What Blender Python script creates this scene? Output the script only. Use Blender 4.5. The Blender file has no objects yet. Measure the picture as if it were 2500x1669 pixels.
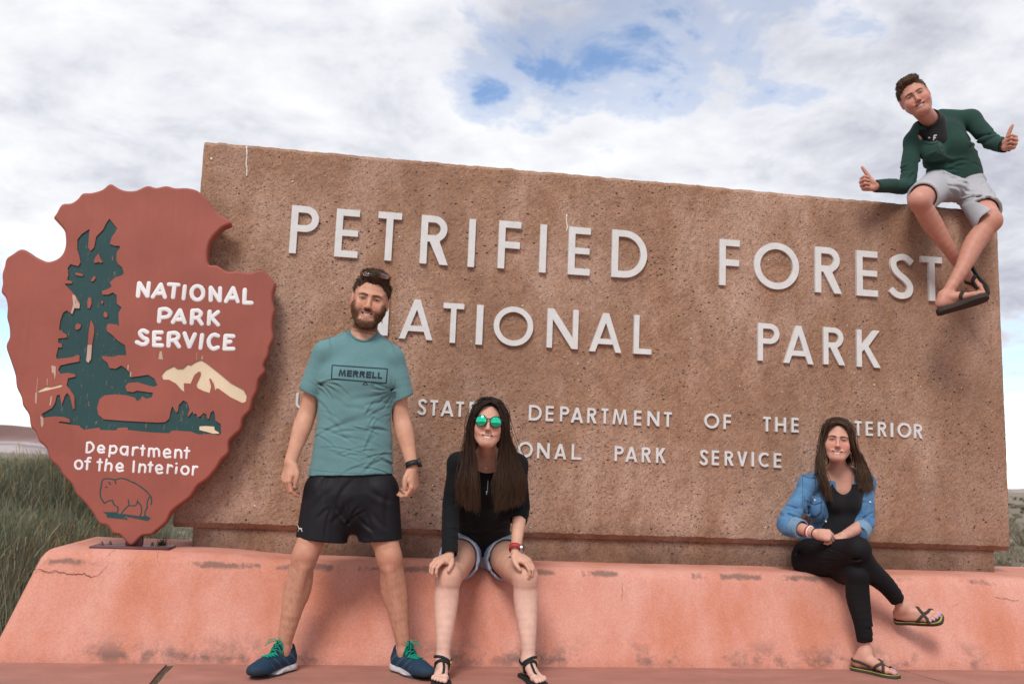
import bpy, bmesh, math, random
import numpy as np
from mathutils import Vector, Matrix, Euler
from mathutils.geometry import tessellate_polygon
from mathutils.bvhtree import BVHTree
from math import radians as R, sin, cos, pi

random.seed(7)
rng = np.random.default_rng(7)
S = bpy.context.scene
C = S.collection

# ------------------------------------------------------------------ camera
EYE = 0.925
FPX = 2299.9                      # focal length in pixels of a 2500 px wide frame
YAW, PITCH, ROLL = R(8.776), R(7.829), R(2.254)
fw = Vector((sin(YAW) * cos(PITCH), cos(YAW) * cos(PITCH), sin(PITCH)))
rt0 = Vector((cos(YAW), -sin(YAW), 0))
up0 = rt0.cross(fw)
rt = rt0 * cos(ROLL) + up0 * sin(ROLL)
up = -rt0 * sin(ROLL) + up0 * cos(ROLL)
cam = bpy.data.objects.new('camera', bpy.data.cameras.new('camera'))
C.objects.link(cam)
m = Matrix.Identity(4)
for i in range(3):
    m[i][0], m[i][1], m[i][2] = rt[i], up[i], -fw[i]
m[0][3], m[1][3], m[2][3] = 0, 0, EYE
cam.matrix_world = m
cam.data.sensor_width = 36
cam.data.lens = FPX / 2500 * 36
cam.data.clip_end = 20000
cam.data.dof.use_dof = True
cam.data.dof.focus_distance = 4.75
cam.data.dof.aperture_fstop = 3.2
S.camera = cam

def ray(px, py):
    return fw + rt * ((px - 1250) / FPX) - up * ((py - 834.5) / FPX)

def at(px, py, Y):
    """point of the place seen at a photo position, at depth Y"""
    d = ray(px, py)
    d = d * (Y / d.y)
    return Vector((d.x, d.y, d.z + EYE))

def atz(px, py, z):
    d = ray(px, py)
    d = d * ((z - EYE) / d.z)
    return Vector((d.x, d.y, z))

# ------------------------------------------------------------------ world and sun
SUN_EL, SUN_AZ = R(46), R(205)     # azimuth clockwise from +Y: behind the camera, a little left
world = bpy.data.worlds.new('World')
S.world = world
world.use_nodes = True
wn = world.node_tree
wn.nodes.clear()

class NT:
    def __init__(s, nt): s.nt = nt
    def n(s, t, **k):
        nd = s.nt.nodes.new(t)
        for a, v in k.items():
            if a.startswith('i_'):
                key = a[2:]
                key = int(key) if key.isdigit() else key
                nd.inputs[key].default_value = v
            else:
                setattr(nd, a, v)
        return nd
    def l(s, a, b): s.nt.links.new(a, b)
    def noise(s, vec, scale, detail=4, rough=.5, dist=0, dim='3D'):
        nd = s.n('ShaderNodeTexNoise'); nd.noise_dimensions = dim
        nd.inputs['Scale'].default_value = scale; nd.inputs['Detail'].default_value = detail
        nd.inputs['Roughness'].default_value = rough; nd.inputs['Distortion'].default_value = dist
        s.l(vec, nd.inputs['Vector']); return nd.outputs['Fac']
    def math(s, op, a, b=None, c=None, clamp=False):
        nd = s.n('ShaderNodeMath', operation=op); nd.use_clamp = clamp
        for i, v in enumerate((a, b, c)):
            if v is None: continue
            if isinstance(v, (int, float)): nd.inputs[i].default_value = v
            else: s.l(v, nd.inputs[i])
        return nd.outputs[0]
    def ramp(s, fac, stops, interp='LINEAR'):
        nd = s.n('ShaderNodeValToRGB'); cr = nd.color_ramp; cr.interpolation = interp
        while len(cr.elements) < len(stops): cr.elements.new(.5)
        for e, (p, c) in zip(cr.elements, stops):
            e.position = p; e.color = (c[0], c[1], c[2], 1) if not isinstance(c, (int, float)) else (c, c, c, 1)
        s.l(fac, nd.inputs[0]); return nd.outputs['Color']
    def mix(s, fac, a, b, mode='MIX'):
        nd = s.n('ShaderNodeMix', data_type='RGBA', blend_type=mode)
        for i, v in ((0, fac), (6, a), (7, b)):
            if isinstance(v, (int, float)): nd.inputs[i].default_value = v
            elif isinstance(v, tuple): nd.inputs[i].default_value = (v[0], v[1], v[2], 1)
            else: s.l(v, nd.inputs[i])
        return nd.outputs[2]
    def mapping(s, vec, scale=(1, 1, 1), loc=(0, 0, 0), rot=(0, 0, 0)):
        nd = s.n('ShaderNodeMapping'); nd.inputs['Scale'].default_value = scale
        nd.inputs['Location'].default_value = loc; nd.inputs['Rotation'].default_value = rot
        s.l(vec, nd.inputs['Vector']); return nd.outputs[0]

w = NT(wn)
sky = w.n('ShaderNodeTexSky', sky_type='NISHITA')
sky.sun_disc = False
sky.sun_elevation = SUN_EL
sky.sun_rotation = SUN_AZ
sky.altitude = 1700
sky.dust_density = 0.6
geo = w.n('ShaderNodeTexCoord')
D = geo.outputs['Generated']
sep = w.n('ShaderNodeSeparateXYZ'); w.l(D, sep.inputs[0])
# cloud deck: the direction is projected on a layer overhead, softened near the horizon
zc = w.math('ADD', w.math('MAXIMUM', sep.outputs['Z'], 0.0), 0.22)
comb = w.n('ShaderNodeCombineXYZ')
w.l(w.math('DIVIDE', sep.outputs['X'], zc), comb.inputs[0])
w.l(w.math('DIVIDE', sep.outputs['Y'], zc), comb.inputs[1])
deck = comb.outputs[0]
n1 = w.noise(w.mapping(deck, loc=(3.1, 1.7, 0)), 1.15, 8, .52, .25)
n2 = w.noise(w.mapping(deck, loc=(7.7, 4.2, 2)), 5.5, 9, .62, .3)
n3 = w.noise(w.mapping(deck, loc=(1.7, 9.2, 5)), 1.1, 7, .62, .3)
cov = w.math('ADD', w.math('MULTIPLY', n1, .5), w.math('MULTIPLY', n2, .5))
def hole(px, py, rad, amt):
    d = ray(px, py).normalized()
    vd = w.n('ShaderNodeVectorMath', operation='DISTANCE')
    w.l(D, vd.inputs[0]); vd.inputs[1].default_value = d
    g = w.math('SUBTRACT', 1, w.math('DIVIDE', vd.outputs['Value'], rad), clamp=True)
    return w.math('MULTIPLY', w.math('SMOOTH_MIN', g, 1.0, .3), amt)
for h in [(1240, 130, .11, .10), (1330, 250, .10, .10), (1500, 10, .12, .08), (1820, 190, .20, .09), (1120, 20, .10, .07), (1650, 300, .10, .05), (2300, 160, .12, .05), (-40, 880, .18, .36), (2500, 1020, .12, .36),
          (250, 120, .35, -.10), (1500, 520, .18, -.14), (400, 420, .3, -.10), (2100, 620, .3, -.08)]:
    cov = w.math('SUBTRACT', cov, hole(*h))
cmask = w.ramp(cov, [(0.30, 0.0), (0.385, .55), (0.45, 1)], 'EASE')
ccol = w.ramp(w.math('ADD', w.math('MULTIPLY', n3, .65), w.math('MULTIPLY', n2, .35)),
              [(0.36, (1.0, 1.0, 1.0)), (0.48, (.80, .81, .86)), (0.60, (.50, .52, .60))])
bg_sky = w.n('ShaderNodeBackground'); w.l(sky.outputs[0], bg_sky.inputs[0]); bg_sky.inputs[1].default_value = 0.12
bg_cl = w.n('ShaderNodeBackground'); w.l(ccol, bg_cl.inputs[0]); bg_cl.inputs[1].default_value = 0.66
mx = w.n('ShaderNodeMixShader'); w.l(cmask, mx.inputs[0]); w.l(bg_sky.outputs[0], mx.inputs[1]); w.l(bg_cl.outputs[0], mx.inputs[2])
out = w.n('ShaderNodeOutputWorld'); w.l(mx.outputs[0], out.inputs[0])

sun = bpy.data.objects.new('sun', bpy.data.lights.new('sun', 'SUN'))
C.objects.link(sun)
sun.data.energy = 1.5
sun.data.angle = R(18)
sun.data.color = (1, .95, .88)
sd = Vector((sin(SUN_AZ) * cos(SUN_EL), cos(SUN_AZ) * cos(SUN_EL), sin(SUN_EL)))
sun.rotation_euler = sd.to_track_quat('Z', 'Y').to_euler()

S.view_settings.view_transform = 'Standard'
S.view_settings.look = 'None'
S.view_settings.exposure = 0.72
S.view_settings.gamma = 1
S.view_settings.use_curve_mapping = False
S.cycles.max_bounces = 6

# ------------------------------------------------------------------ helpers
def tag(o, label=None, cat=None, group=None, kind=None):
    if label: o['label'] = label
    if cat: o['category'] = cat
    if group: o['group'] = group
    if kind: o['kind'] = kind
    return o

def empty(name, loc=(0, 0, 0)):
    o = bpy.data.objects.new(name, None); C.objects.link(o)
    o.location = loc; o.empty_display_size = .1
    return o

def obj(name, me, mat=None, parent=None):
    o = bpy.data.objects.new(name, me); C.objects.link(o)
    if mat is not None:
        me.materials.clear(); me.materials.append(mat)
    if parent is not None:
        o.parent = parent
        o.matrix_parent_inverse = Matrix.Translation(-Vector(parent.location))
    return o

def mesh(name, v, f, smooth=False):
    me = bpy.data.meshes.new(name)
    me.from_pydata([tuple(map(float, p)) for p in v], [], [tuple(int(i) for i in q) for q in f])
    me.update()
    if smooth: me.shade_smooth()
    return me

def np_mesh(name, V, F, smooth=True):
    """V (n,3), F (m,4) or (m,3) arrays"""
    me = bpy.data.meshes.new(name)
    V = np.asarray(V, np.float32); F = np.asarray(F, np.int32)
    k = F.shape[1]
    me.vertices.add(len(V)); me.vertices.foreach_set('co', V.ravel())
    me.loops.add(F.size); me.loops.foreach_set('vertex_index', F.ravel())
    me.polygons.add(len(F)); me.polygons.foreach_set('loop_start', np.arange(0, F.size, k, dtype=np.int32))
    me.update(calc_edges=True)
    me.validate()
    if smooth: me.shade_smooth()
    return me

def box(name, lo, hi, mat, parent=None, bevel=0, seg=2):
    bm = bmesh.new()
    bmesh.ops.create_cube(bm, size=1)
    lo, hi = Vector(lo), Vector(hi)
    for v in bm.verts:
        v.co = Vector([(lo[i] + hi[i]) / 2 + v.co[i] * (hi[i] - lo[i]) for i in range(3)])
    if bevel:
        bmesh.ops.bevel(bm, geom=bm.edges[:], offset=bevel, segments=seg, affect='EDGES', profile=.6)
    me = bpy.data.meshes.new(name); bm.to_mesh(me); bm.free()
    if bevel: me.shade_smooth()
    return obj(name, me, mat, parent)

def rgb(h):
    """sRGB 0-255 triple to linear"""
    return tuple(((c / 255) / 12.92 if c / 255 <= .04045 else ((c / 255 + .055) / 1.055) ** 2.4) for c in h)

def mat(name, col, rough=.8, spec=.3, bump=0, bscale=40, var=0, vscale=6, sheen=0, metal=0, attr=None, sss=0):
    ma = bpy.data.materials.new(name); ma.use_nodes = True
    nt = NT(ma.node_tree); b = ma.node_tree.nodes['Principled BSDF']
    b.inputs['Roughness'].default_value = rough
    b.inputs['Specular IOR Level'].default_value = spec
    b.inputs['Metallic'].default_value = metal
    if sheen: b.inputs['Sheen Weight'].default_value = sheen
    if sss:
        b.inputs['Subsurface Weight'].default_value = sss
        b.inputs['Subsurface Radius'].default_value = (1, .35, .2)
        b.inputs['Subsurface Scale'].default_value = .008
    tc = nt.n('ShaderNodeTexCoord'); P = tc.outputs['Object']
    if attr:
        a = nt.n('ShaderNodeVertexColor', layer_name=attr); c = a.outputs[0]
    else:
        c = nt.n('ShaderNodeRGB'); c.outputs[0].default_value = (*col, 1); c = c.outputs[0]
    if var:
        nz = nt.noise(P, vscale, 5, .6)
        c = nt.mix(1.0, c, nt.ramp(nz, [(.25, 1 - var), (.75, 1 + var * .6)]), 'MULTIPLY')
    nt.l(c, b.inputs['Base Color'])
    if bump:
        bp = nt.n('ShaderNodeBump'); bp.inputs['Strength'].default_value = bump; bp.inputs['Distance'].default_value = .004
        nt.l(nt.noise(P, bscale, 4, .6), bp.inputs['Height']); nt.l(bp.outputs[0], b.inputs['Normal'])
    ma['nt'] = 1
    return ma

def outline_fix(pts):
    return [Vector((p[0], p[1])) for p in pts]

def area(p):
    return sum(p[i][0] * p[(i + 1) % len(p)][1] - p[(i + 1) % len(p)][0] * p[i][1] for i in range(len(p))) / 2

def ccw(p): return list(p) if area(p) > 0 else list(reversed(p))

def tess(loops, y, V, F, flip=False):
    """fill XZ loops (outer first, then holes) at depth y"""
    base = len(V)
    L3 = [[Vector((p[0], p[1], 0)) for p in lp] for lp in loops]
    for lp in loops:
        for p in lp: V.append((p[0], y, p[1]))
    for t in tessellate_polygon(L3):
        a, b, c = (V[base + i] for i in t)
        ar = (b[0] - a[0]) * (c[2] - a[2]) - (c[0] - a[0]) * (b[2] - a[2])
        t = tuple(base + i for i in t)
        if ar < 0: t = t[::-1]         # now CCW in XZ seen from -Y
        F.append(t[::-1] if flip else t)

def wall_strip(lp, y0, y1, V, F, lp2=None, rev=False):
    lp2 = lp2 or lp
    b = len(V); n = len(lp)
    for p in lp: V.append((p[0], y0, p[1]))
    for p in lp2: V.append((p[0], y1, p[1]))
    for i in range(n):
        j = (i + 1) % n
        q = (b + i, b + n + i, b + n + j, b + j)
        F.append(q[::-1] if rev else q)

def prism(name, loops, y0, y1, ma, parent=None, chamfer=0):
    """solid standing in the XZ plane; front at y0 (towards the camera), back at y1"""
    V, F = [], []
    loops = [ccw(loops[0])] + [list(reversed(ccw(h))) for h in loops[1:]]
    if chamfer:
        ins = inset(loops[0], chamfer)
        tess([ins] + loops[1:], y0, V, F)
        wall_strip(ins, y0, y0 + chamfer, V, F, loops[0])
        wall_strip(loops[0], y0 + chamfer, y1, V, F)
    else:
        tess(loops, y0, V, F)
        for lp in loops[:1]: wall_strip(lp, y0, y1, V, F)
    for lp in loops[1:]: wall_strip(lp, y0, y1, V, F)
    tess(loops, y1, V, F, flip=True)
    me = mesh(name, V, F)
    return obj(name, me, ma, parent)

def inset(lp, d):
    lp = ccw(lp); n = len(lp); o = []
    for i in range(n):
        a, b, c = Vector(lp[i - 1]), Vector(lp[i]), Vector(lp[(i + 1) % n])
        t1 = (b - a).normalized(); t2 = (c - b).normalized()
        nrm = Vector((-(t1.y + t2.y), t1.x + t2.x))
        nrm = nrm.normalized() if nrm.length > 1e-6 else Vector((-t1.y, t1.x))
        k = max(.5, nrm.dot(Vector((-t1.y, t1.x))))
        o.append(b + nrm * d / k)
    return [tuple(p) for p in o]

def smooth_loop(pts, n=3):
    """closed Catmull-Rom through pts"""
    P = [Vector(p) for p in pts]; N = len(P); o = []
    for i in range(N):
        a, b, c, d = P[i - 1], P[i], P[(i + 1) % N], P[(i + 2) % N]
        for k in range(n):
            t = k / n
            o.append(.5 * ((2 * b) + (c - a) * t + (2 * a - 5 * b + 4 * c - d) * t * t + (3 * b - a - 3 * c + d) * t ** 3))
    return [tuple(p) for p in o]

def smooth_path(pts, n=5):
    P = [Vector(p) for p in pts]; P = [P[0] * 2 - P[1]] + P + [P[-1] * 2 - P[-2]]; o = []
    for i in range(1, len(P) - 2):
        a, b, c, d = P[i - 1:i + 3]
        for k in range(n):
            t = k / n
            o.append(.5 * ((2 * b) + (c - a) * t + (2 * a - 5 * b + 4 * c - d) * t * t + (3 * b - a - 3 * c + d) * t ** 3))
    o.append(P[-2]); return o

def stroke(pts, s):
    """outline of a thick open path with butt ends"""
    P = [Vector(p) for p in pts]; L, Rr = [], []
    for i, p in enumerate(P):
        a = P[max(i - 1, 0)]; b = P[min(i + 1, len(P) - 1)]
        t = (b - a).normalized(); nn = Vector((-t.y, t.x)) * s / 2
        L.append(p + nn); Rr.append(p - nn)
    return [tuple(p) for p in L + Rr[::-1]]

def tube(pts, rad, sides=6, flat=None, caps=True):
    """V,F of a tube through 3-D pts; rad number or list; flat=(axis vector, factor) squashes the section"""
    P = [Vector(p) for p in pts]; n = len(P)
    rad = [rad] * n if isinstance(rad, (int, float)) else rad
    V, F = [], []
    ref = Vector((0, 1, 0)) if abs((P[-1] - P[0]).normalized().y) < .8 else Vector((1, 0, 0))
    for i, p in enumerate(P):
        t = (P[min(i + 1, n - 1)] - P[max(i - 1, 0)]).normalized()
        u = t.cross(ref).normalized(); v = t.cross(u).normalized(); ref = -v if False else ref
        for k in range(sides):
            a = 2 * pi * k / sides
            o = u * cos(a) * rad[i] + v * sin(a) * rad[i]
            if flat: o = o - flat[0] * o.dot(flat[0]) * (1 - flat[1])
            V.append(p + o)
    for i in range(n - 1):
        for k in range(sides):
            a, b = i * sides + k, i * sides + (k + 1) % sides
            F.append((a, b, b + sides, a + sides))
    if caps:
        F.append(tuple(range(sides))[::-1]); F.append(tuple((n - 1) * sides + k for k in range(sides)))
    return V, F

def join(parts):
    V, F = [], []
    for v, f in parts:
        b = len(V); V += list(v); F += [tuple(i + b for i in q) for q in f]
    return V, F
# ------------------------------------------------------------------ materials of the setting
def aggregate_mat():
    ma = bpy.data.materials.new('exposed_aggregate'); ma.use_nodes = True
    nt = NT(ma.node_tree); b = ma.node_tree.nodes['Principled BSDF']
    P = nt.n('ShaderNodeTexCoord').outputs['Object']
    big = nt.noise(nt.mapping(P, scale=(1, 1, .55)), 1.3, 5, .6)
    wash = nt.noise(nt.mapping(P, scale=(2.2, 1, .9), loc=(3, 1, 1)), 1.6, 4, .6)
    base = nt.ramp(nt.noise(P, 9, 8, .75), [(.3, (.25, .133, .083)), (.55, (.365, .21, .138)), (.8, (.45, .27, .185))])
    base = nt.mix(nt.ramp(wash, [(.46, 0.0), (.64, .50)]), base, (.58, .40, .325))
    base = nt.mix(nt.ramp(big, [(.36, .45), (.52, 0.0)]), base, (.24, .135, .09))
    fine = nt.math('ADD', nt.math('MULTIPLY', nt.noise(P, 230, 3, .7), .55), nt.math('MULTIPLY', nt.noise(P, 85, 4, .75), .45))
    base = nt.mix(1.0, base, nt.ramp(fine, [(.3, .55), (.5, 1.0), (.72, 1.40)]), 'MULTIPLY')
    h = fine
    for sc, rad, seed, dens in ((130, .40, 0, .42), (62, .34, 5, .20), (34, .30, 9, .08)):
        vo = nt.n('ShaderNodeTexVoronoi', feature='F1'); vo.inputs['Scale'].default_value = sc
        vo.inputs['Randomness'].default_value = 1
        wob = nt.n('ShaderNodeVectorMath', operation='ADD')
        nz = nt.n('ShaderNodeTexNoise'); nz.inputs['Scale'].default_value = sc * 1.2
        nt.l(P, nz.inputs['Vector'])
        sc2 = nt.n('ShaderNodeVectorMath', operation='SCALE'); sc2.inputs['Scale'].default_value = .6 / sc
        nt.l(nz.outputs['Color'], sc2.inputs[0])
        nt.l(nt.mapping(P, scale=(1, 1, 1.25), loc=(seed, seed * .3, seed * .7)), wob.inputs[0]); nt.l(sc2.outputs[0], wob.inputs[1])
        nt.l(wob.outputs[0], vo.inputs['Vector'])
        wn_ = nt.n('ShaderNodeSeparateColor'); nt.l(vo.outputs['Color'], wn_.inputs[0])
        pick = nt.math('LESS_THAN', wn_.outputs[0], dens)
        inside = nt.ramp(vo.outputs['Distance'], [(rad - .06, 1.0), (rad, 0.0)])
        msk = nt.math('MULTIPLY', pick, inside)
        pc = nt.ramp(wn_.outputs[1], [(0, (.10, .085, .09)), (.12, (.20, .12, .09)), (.38, (.34, .20, .14)),
                                       (.54, (.17, .155, .165)), (.64, (.46, .25, .16)), (.76, (.27, .17, .16)), (.90, (.46, .38, .32)), (1, (.66, .60, .54))], 'CONSTANT')
        base = nt.mix(nt.math('MULTIPLY', msk, .85), base, pc)
        h = nt.math('ADD', h, nt.math('MULTIPLY', msk, .5))
    spz = nt.n('ShaderNodeSeparateXYZ'); nt.l(P, spz.inputs[0])
    dirt = nt.math('MULTIPLY', nt.ramp(nt.math('ADD', spz.outputs['Z'], nt.math('MULTIPLY', nt.noise(P, 7, 5, .7), .22)), [(.60, .75), (.80, 0.0)]), nt.ramp(nt.noise(nt.mapping(P, scale=(1, 1, .6), loc=(1, 4, 2)), 2.4, 7, .7), [(.36, .25), (.60, 1.0)]))
    base = nt.mix(dirt, base, (.085, .052, .038))
    # pits
    vo = nt.n('ShaderNodeTexVoronoi'); vo.inputs['Scale'].default_value = 26
    nt.l(nt.mapping(P, loc=(2, 9, 4), scale=(.7, 1, 1.3)), vo.inputs['Vector'])
    pitn = nt.noise(nt.mapping(P, loc=(5, 5, 5)), 3.0, 3, .6)
    pit = nt.math('MULTIPLY', nt.ramp(vo.outputs['Distance'], [(.10, 1.0), (.16, 0.0)]), nt.ramp(pitn, [(.48, 0.0), (.60, 1.0)]))
    base = nt.mix(pit, base, (.05, .028, .02))
    h = nt.math('SUBTRACT', h, nt.math('MULTIPLY', pit, 1.5))
    nt.l(base, b.inputs['Base Color']); b.inputs['Roughness'].default_value = .93; b.inputs['Specular IOR Level'].default_value = .2
    bp = nt.n('ShaderNodeBump'); bp.inputs['Strength'].default_value = .9; bp.inputs['Distance'].default_value = .0035
    nt.l(h, bp.inputs['Height']); nt.l(bp.outputs[0], b.inputs['Normal'])
    return ma

def stucco_mat():
    ma = bpy.data.materials.new('salmon_stucco'); ma.use_nodes = True
    nt = NT(ma.node_tree); b = ma.node_tree.nodes['Principled BSDF']
    P = nt.n('ShaderNodeTexCoord').outputs['Object']
    sp = nt.n('ShaderNodeSeparateXYZ'); nt.l(P, sp.inputs[0]); Z = sp.outputs['Z']
    blot = nt.noise(nt.mapping(P, scale=(1.6, 1, .75)), 2.6, 6, .62)
    col = nt.ramp(blot, [(.30, (.66, .335, .27)), (.5, (.60, .27, .205)), (.64, (.56, .225, .15)), (.8, (.50, .19, .125))])
    sm = nt.noise(P, 95, 3, .7)
    col = nt.mix(1.0, col, nt.ramp(sm, [(.3, .86), (.7, 1.10)]), 'MULTIPLY')
    # paint worn off along the top arris
    wobble = nt.noise(nt.mapping(P, scale=(1, 1, .4), loc=(4, 0, 0)), 3.5, 5, .65)
    zz = nt.math('ADD', Z, nt.math('MULTIPLY', nt.noise(P, 22, 6, .75), .045))
    band = nt.math('MULTIPLY', nt.ramp(zz, [(.430, 0.0), (.442, 1.0), (.456, 1.0), (.464, 0.0)]), nt.ramp(wobble, [(.515, 0.0), (.57, .85)]))
    col = nt.mix(band, col, (.20, .125, .105))
    # grey damp marks at the foot
    foot = nt.math('MULTIPLY', nt.ramp(Z, [(.0, .5), (.03, 1.0), (.07, .60), (.14, 0.0)]),
                   nt.ramp(nt.noise(nt.mapping(P, scale=(1, 1, 1.2), loc=(9, 3, 1)), 4.2, 8, .72), [(.49, 0.0), (.60, .80)]))
    col = nt.mix(foot, col, (.155, .105, .095))
    spots = nt.math('MULTIPLY', nt.ramp(nt.noise(nt.mapping(P, scale=(2.3, 1, .8), loc=(2, 7, 1)), 4.2, 7, .7), [(.70, 0.0), (.76, .5)]), nt.ramp(Z, [(.2, 1.0), (.4, .3)]))
    col = nt.mix(spots, col, (.26, .15, .13))
    nt.l(col, b.inputs['Base Color']); b.inputs['Roughness'].default_value = .9; b.inputs['Specular IOR Level'].default_value = .2
    bp = nt.n('ShaderNodeBump'); bp.inputs['Strength'].default_value = .5; bp.inputs['Distance'].default_value = .003
    nt.l(nt.math('ADD', sm, nt.noise(P, 260, 2, .6)), bp.inputs['Height']); nt.l(bp.outputs[0], b.inputs['Normal'])
    return ma

def pave_mat():
    ma = bpy.data.materials.new('red_concrete'); ma.use_nodes = True
    nt = NT(ma.node_tree); b = ma.node_tree.nodes['Principled BSDF']
    P = nt.n('ShaderNodeTexCoord').outputs['Object']
    col = nt.ramp(nt.noise(nt.mapping(P, scale=(1, 2, 1)), 3.5, 7, .65), [(.3, (.30, .135, .105)), (.5, (.36, .16, .125)), (.7, (.43, .20, .155))])
    col = nt.mix(nt.ramp(nt.noise(P, 11, 6, .7), [(.60, 0.0), (.8, .35)]), col, (.20, .10, .085))
    col = nt.mix(nt.ramp(nt.noise(P, 17, 4, .7), [(.70, 0.0), (.74, .5)]), col, (.52, .36, .32))
    nt.l(col, b.inputs['Base Color']); b.inputs['Roughness'].default_value = .68
    bp = nt.n('ShaderNodeBump'); bp.inputs['Strength'].default_value = .3; bp.inputs['Distance'].default_value = .002
    nt.l(nt.noise(P, 180, 4, .7), bp.inputs['Height']); nt.l(bp.outputs[0], b.inputs['Normal'])
    return ma

def signpaint(name, col, chips=(.60, .48, .36), amt=.06, grain=1):
    """paint on routed board: vertical wood grain, small flakes showing bare wood"""
    ma = bpy.data.materials.new(name); ma.use_nodes = True
    nt = NT(ma.node_tree); b = ma.node_tree.nodes['Principled BSDF']
    P = nt.n('ShaderNodeTexCoord').outputs['Object']
    g = nt.noise(nt.mapping(P, scale=(30, 30, 1.2)), 3, 5, .6)
    f = nt.noise(nt.mapping(P, scale=(26, 26, 6), loc=(3, 1, 7)), 3.2, 5, .75)
    big = nt.noise(P, 3, 4, .6)
    c = nt.mix(1.0, col, nt.ramp(big, [(.3, .88), (.7, 1.12)]), 'MULTIPLY')
    c = nt.mix(1.0, c, nt.ramp(g, [(.25, 1 - .14 * grain), (.5, 1.0), (.8, 1 + .06 * grain)]), 'MULTIPLY')
    t = .80 - amt
    c = nt.mix(nt.ramp(f, [(t, 0.0), (t + .015, 1.0)]), c, chips)
    nt.l(c, b.inputs['Base Color']); b.inputs['Roughness'].default_value = .62; b.inputs['Specular IOR Level'].default_value = .3
    bp = nt.n('ShaderNodeBump'); bp.inputs['Strength'].default_value = .35 * grain; bp.inputs['Distance'].default_value = .002
    nt.l(g, bp.inputs['Height']); nt.l(bp.outputs[0], b.inputs['Normal'])
    return ma

M_AGG = aggregate_mat()
M_STUCCO = stucco_mat()
M_PAVE = pave_mat()
M_LET = mat('brushed_cast_letter', (.66, .655, .655), .55, .4, bump=.25, bscale=160, var=.10, vscale=22)
M_RED = signpaint('arrowhead_red_paint', (.325, .094, .070), amt=.04, grain=.4)
M_TEAL = signpaint('dark_teal_paint', (.022, .068, .072), chips=(.22, .15, .09), amt=.17)
M_CREAM = signpaint('cream_paint', (.74, .60, .43), chips=(.5, .38, .26), amt=.05, grain=.3)
M_WHITE = signpaint('white_sign_paint', (.80, .80, .82), chips=(.22, .09, .07), amt=.14, grain=.2)
M_STEEL = mat('purple_brown_steel', (.11, .035, .04), .45, .5, var=.2)
M_BOLT = mat('rusty_bolt', (.14, .10, .08), .6, .5, var=.4, vscale=60)
M_CRACK = mat('dark_crack', (.10, .035, .025), .95, .1)  # dark brown of the crack lines

# ------------------------------------------------------------------ ground, hills
YW = 5.10                                  # face of the sign wall
def ground_mat():
    ma = bpy.data.materials.new('dry_scrub_ground'); ma.use_nodes = True
    nt = NT(ma.node_tree); b = ma.node_tree.nodes['Principled BSDF']
    P = nt.n('ShaderNodeTexCoord').outputs['Object']
    c = nt.ramp(nt.noise(nt.mapping(P, scale=(1, .5, 1)), .35, 8, .7), [(.3, (.13, .105, .08)), (.5, (.24, .20, .15)), (.7, (.34, .28, .20))])
    c = nt.mix(nt.ramp(nt.noise(P, 6, 6, .7), [(.45, 0.0), (.62, .7)]), c, (.085, .075, .06))
    c = nt.mix(nt.ramp(nt.noise(nt.mapping(P, scale=(.02, .05, 1)), 1, 4, .6), [(.4, 0.0), (.6, .5)]), c, (.30, .25, .17))
    nt.l(c, b.inputs['Base Color']); b.inputs['Roughness'].default_value = .95
    bp = nt.n('ShaderNodeBump'); bp.inputs['Strength'].default_value = 1; bp.inputs['Distance'].default_value = .03
    nt.l(nt.noise(P, 22, 6, .7), bp.inputs['Height']); nt.l(bp.outputs[0], b.inputs['Normal'])
    return ma
def terrain():
    # polar sheet, finer near the camera
    rad = np.concatenate([[0.0], np.geomspace(3, 9000, 90)])
    ang = np.linspace(0, 2 * pi, 121)[:-1]
    V = []
    for r in rad:
        for a in ang:
            x, y = r * sin(a), r * cos(a)
            z = -0.03
            if r > 9:
                z += min(.12, (r - 9) * .01) * sin(x * .7 + 1.3 * cos(y * .4)) * cos(y * .5 + 2)
            if r > 60: z += -.3 * min(1, (r - 60) / 300) * (1 + sin(a * 5 + r * .004))
            V.append((x, y, z))
    n = len(ang); F = []
    for i in range(len(rad) - 1):
        for k in range(n):
            a, b_ = i * n + k, i * n + (k + 1) % n
            F.append((a, a + n, b_ + n, b_))
    me = mesh('ground', V, F, True)
    return tag(obj('ground', me, ground_mat()), 'dry scrub plain reaching to the horizon', kind='structure')
terrain()

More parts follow.
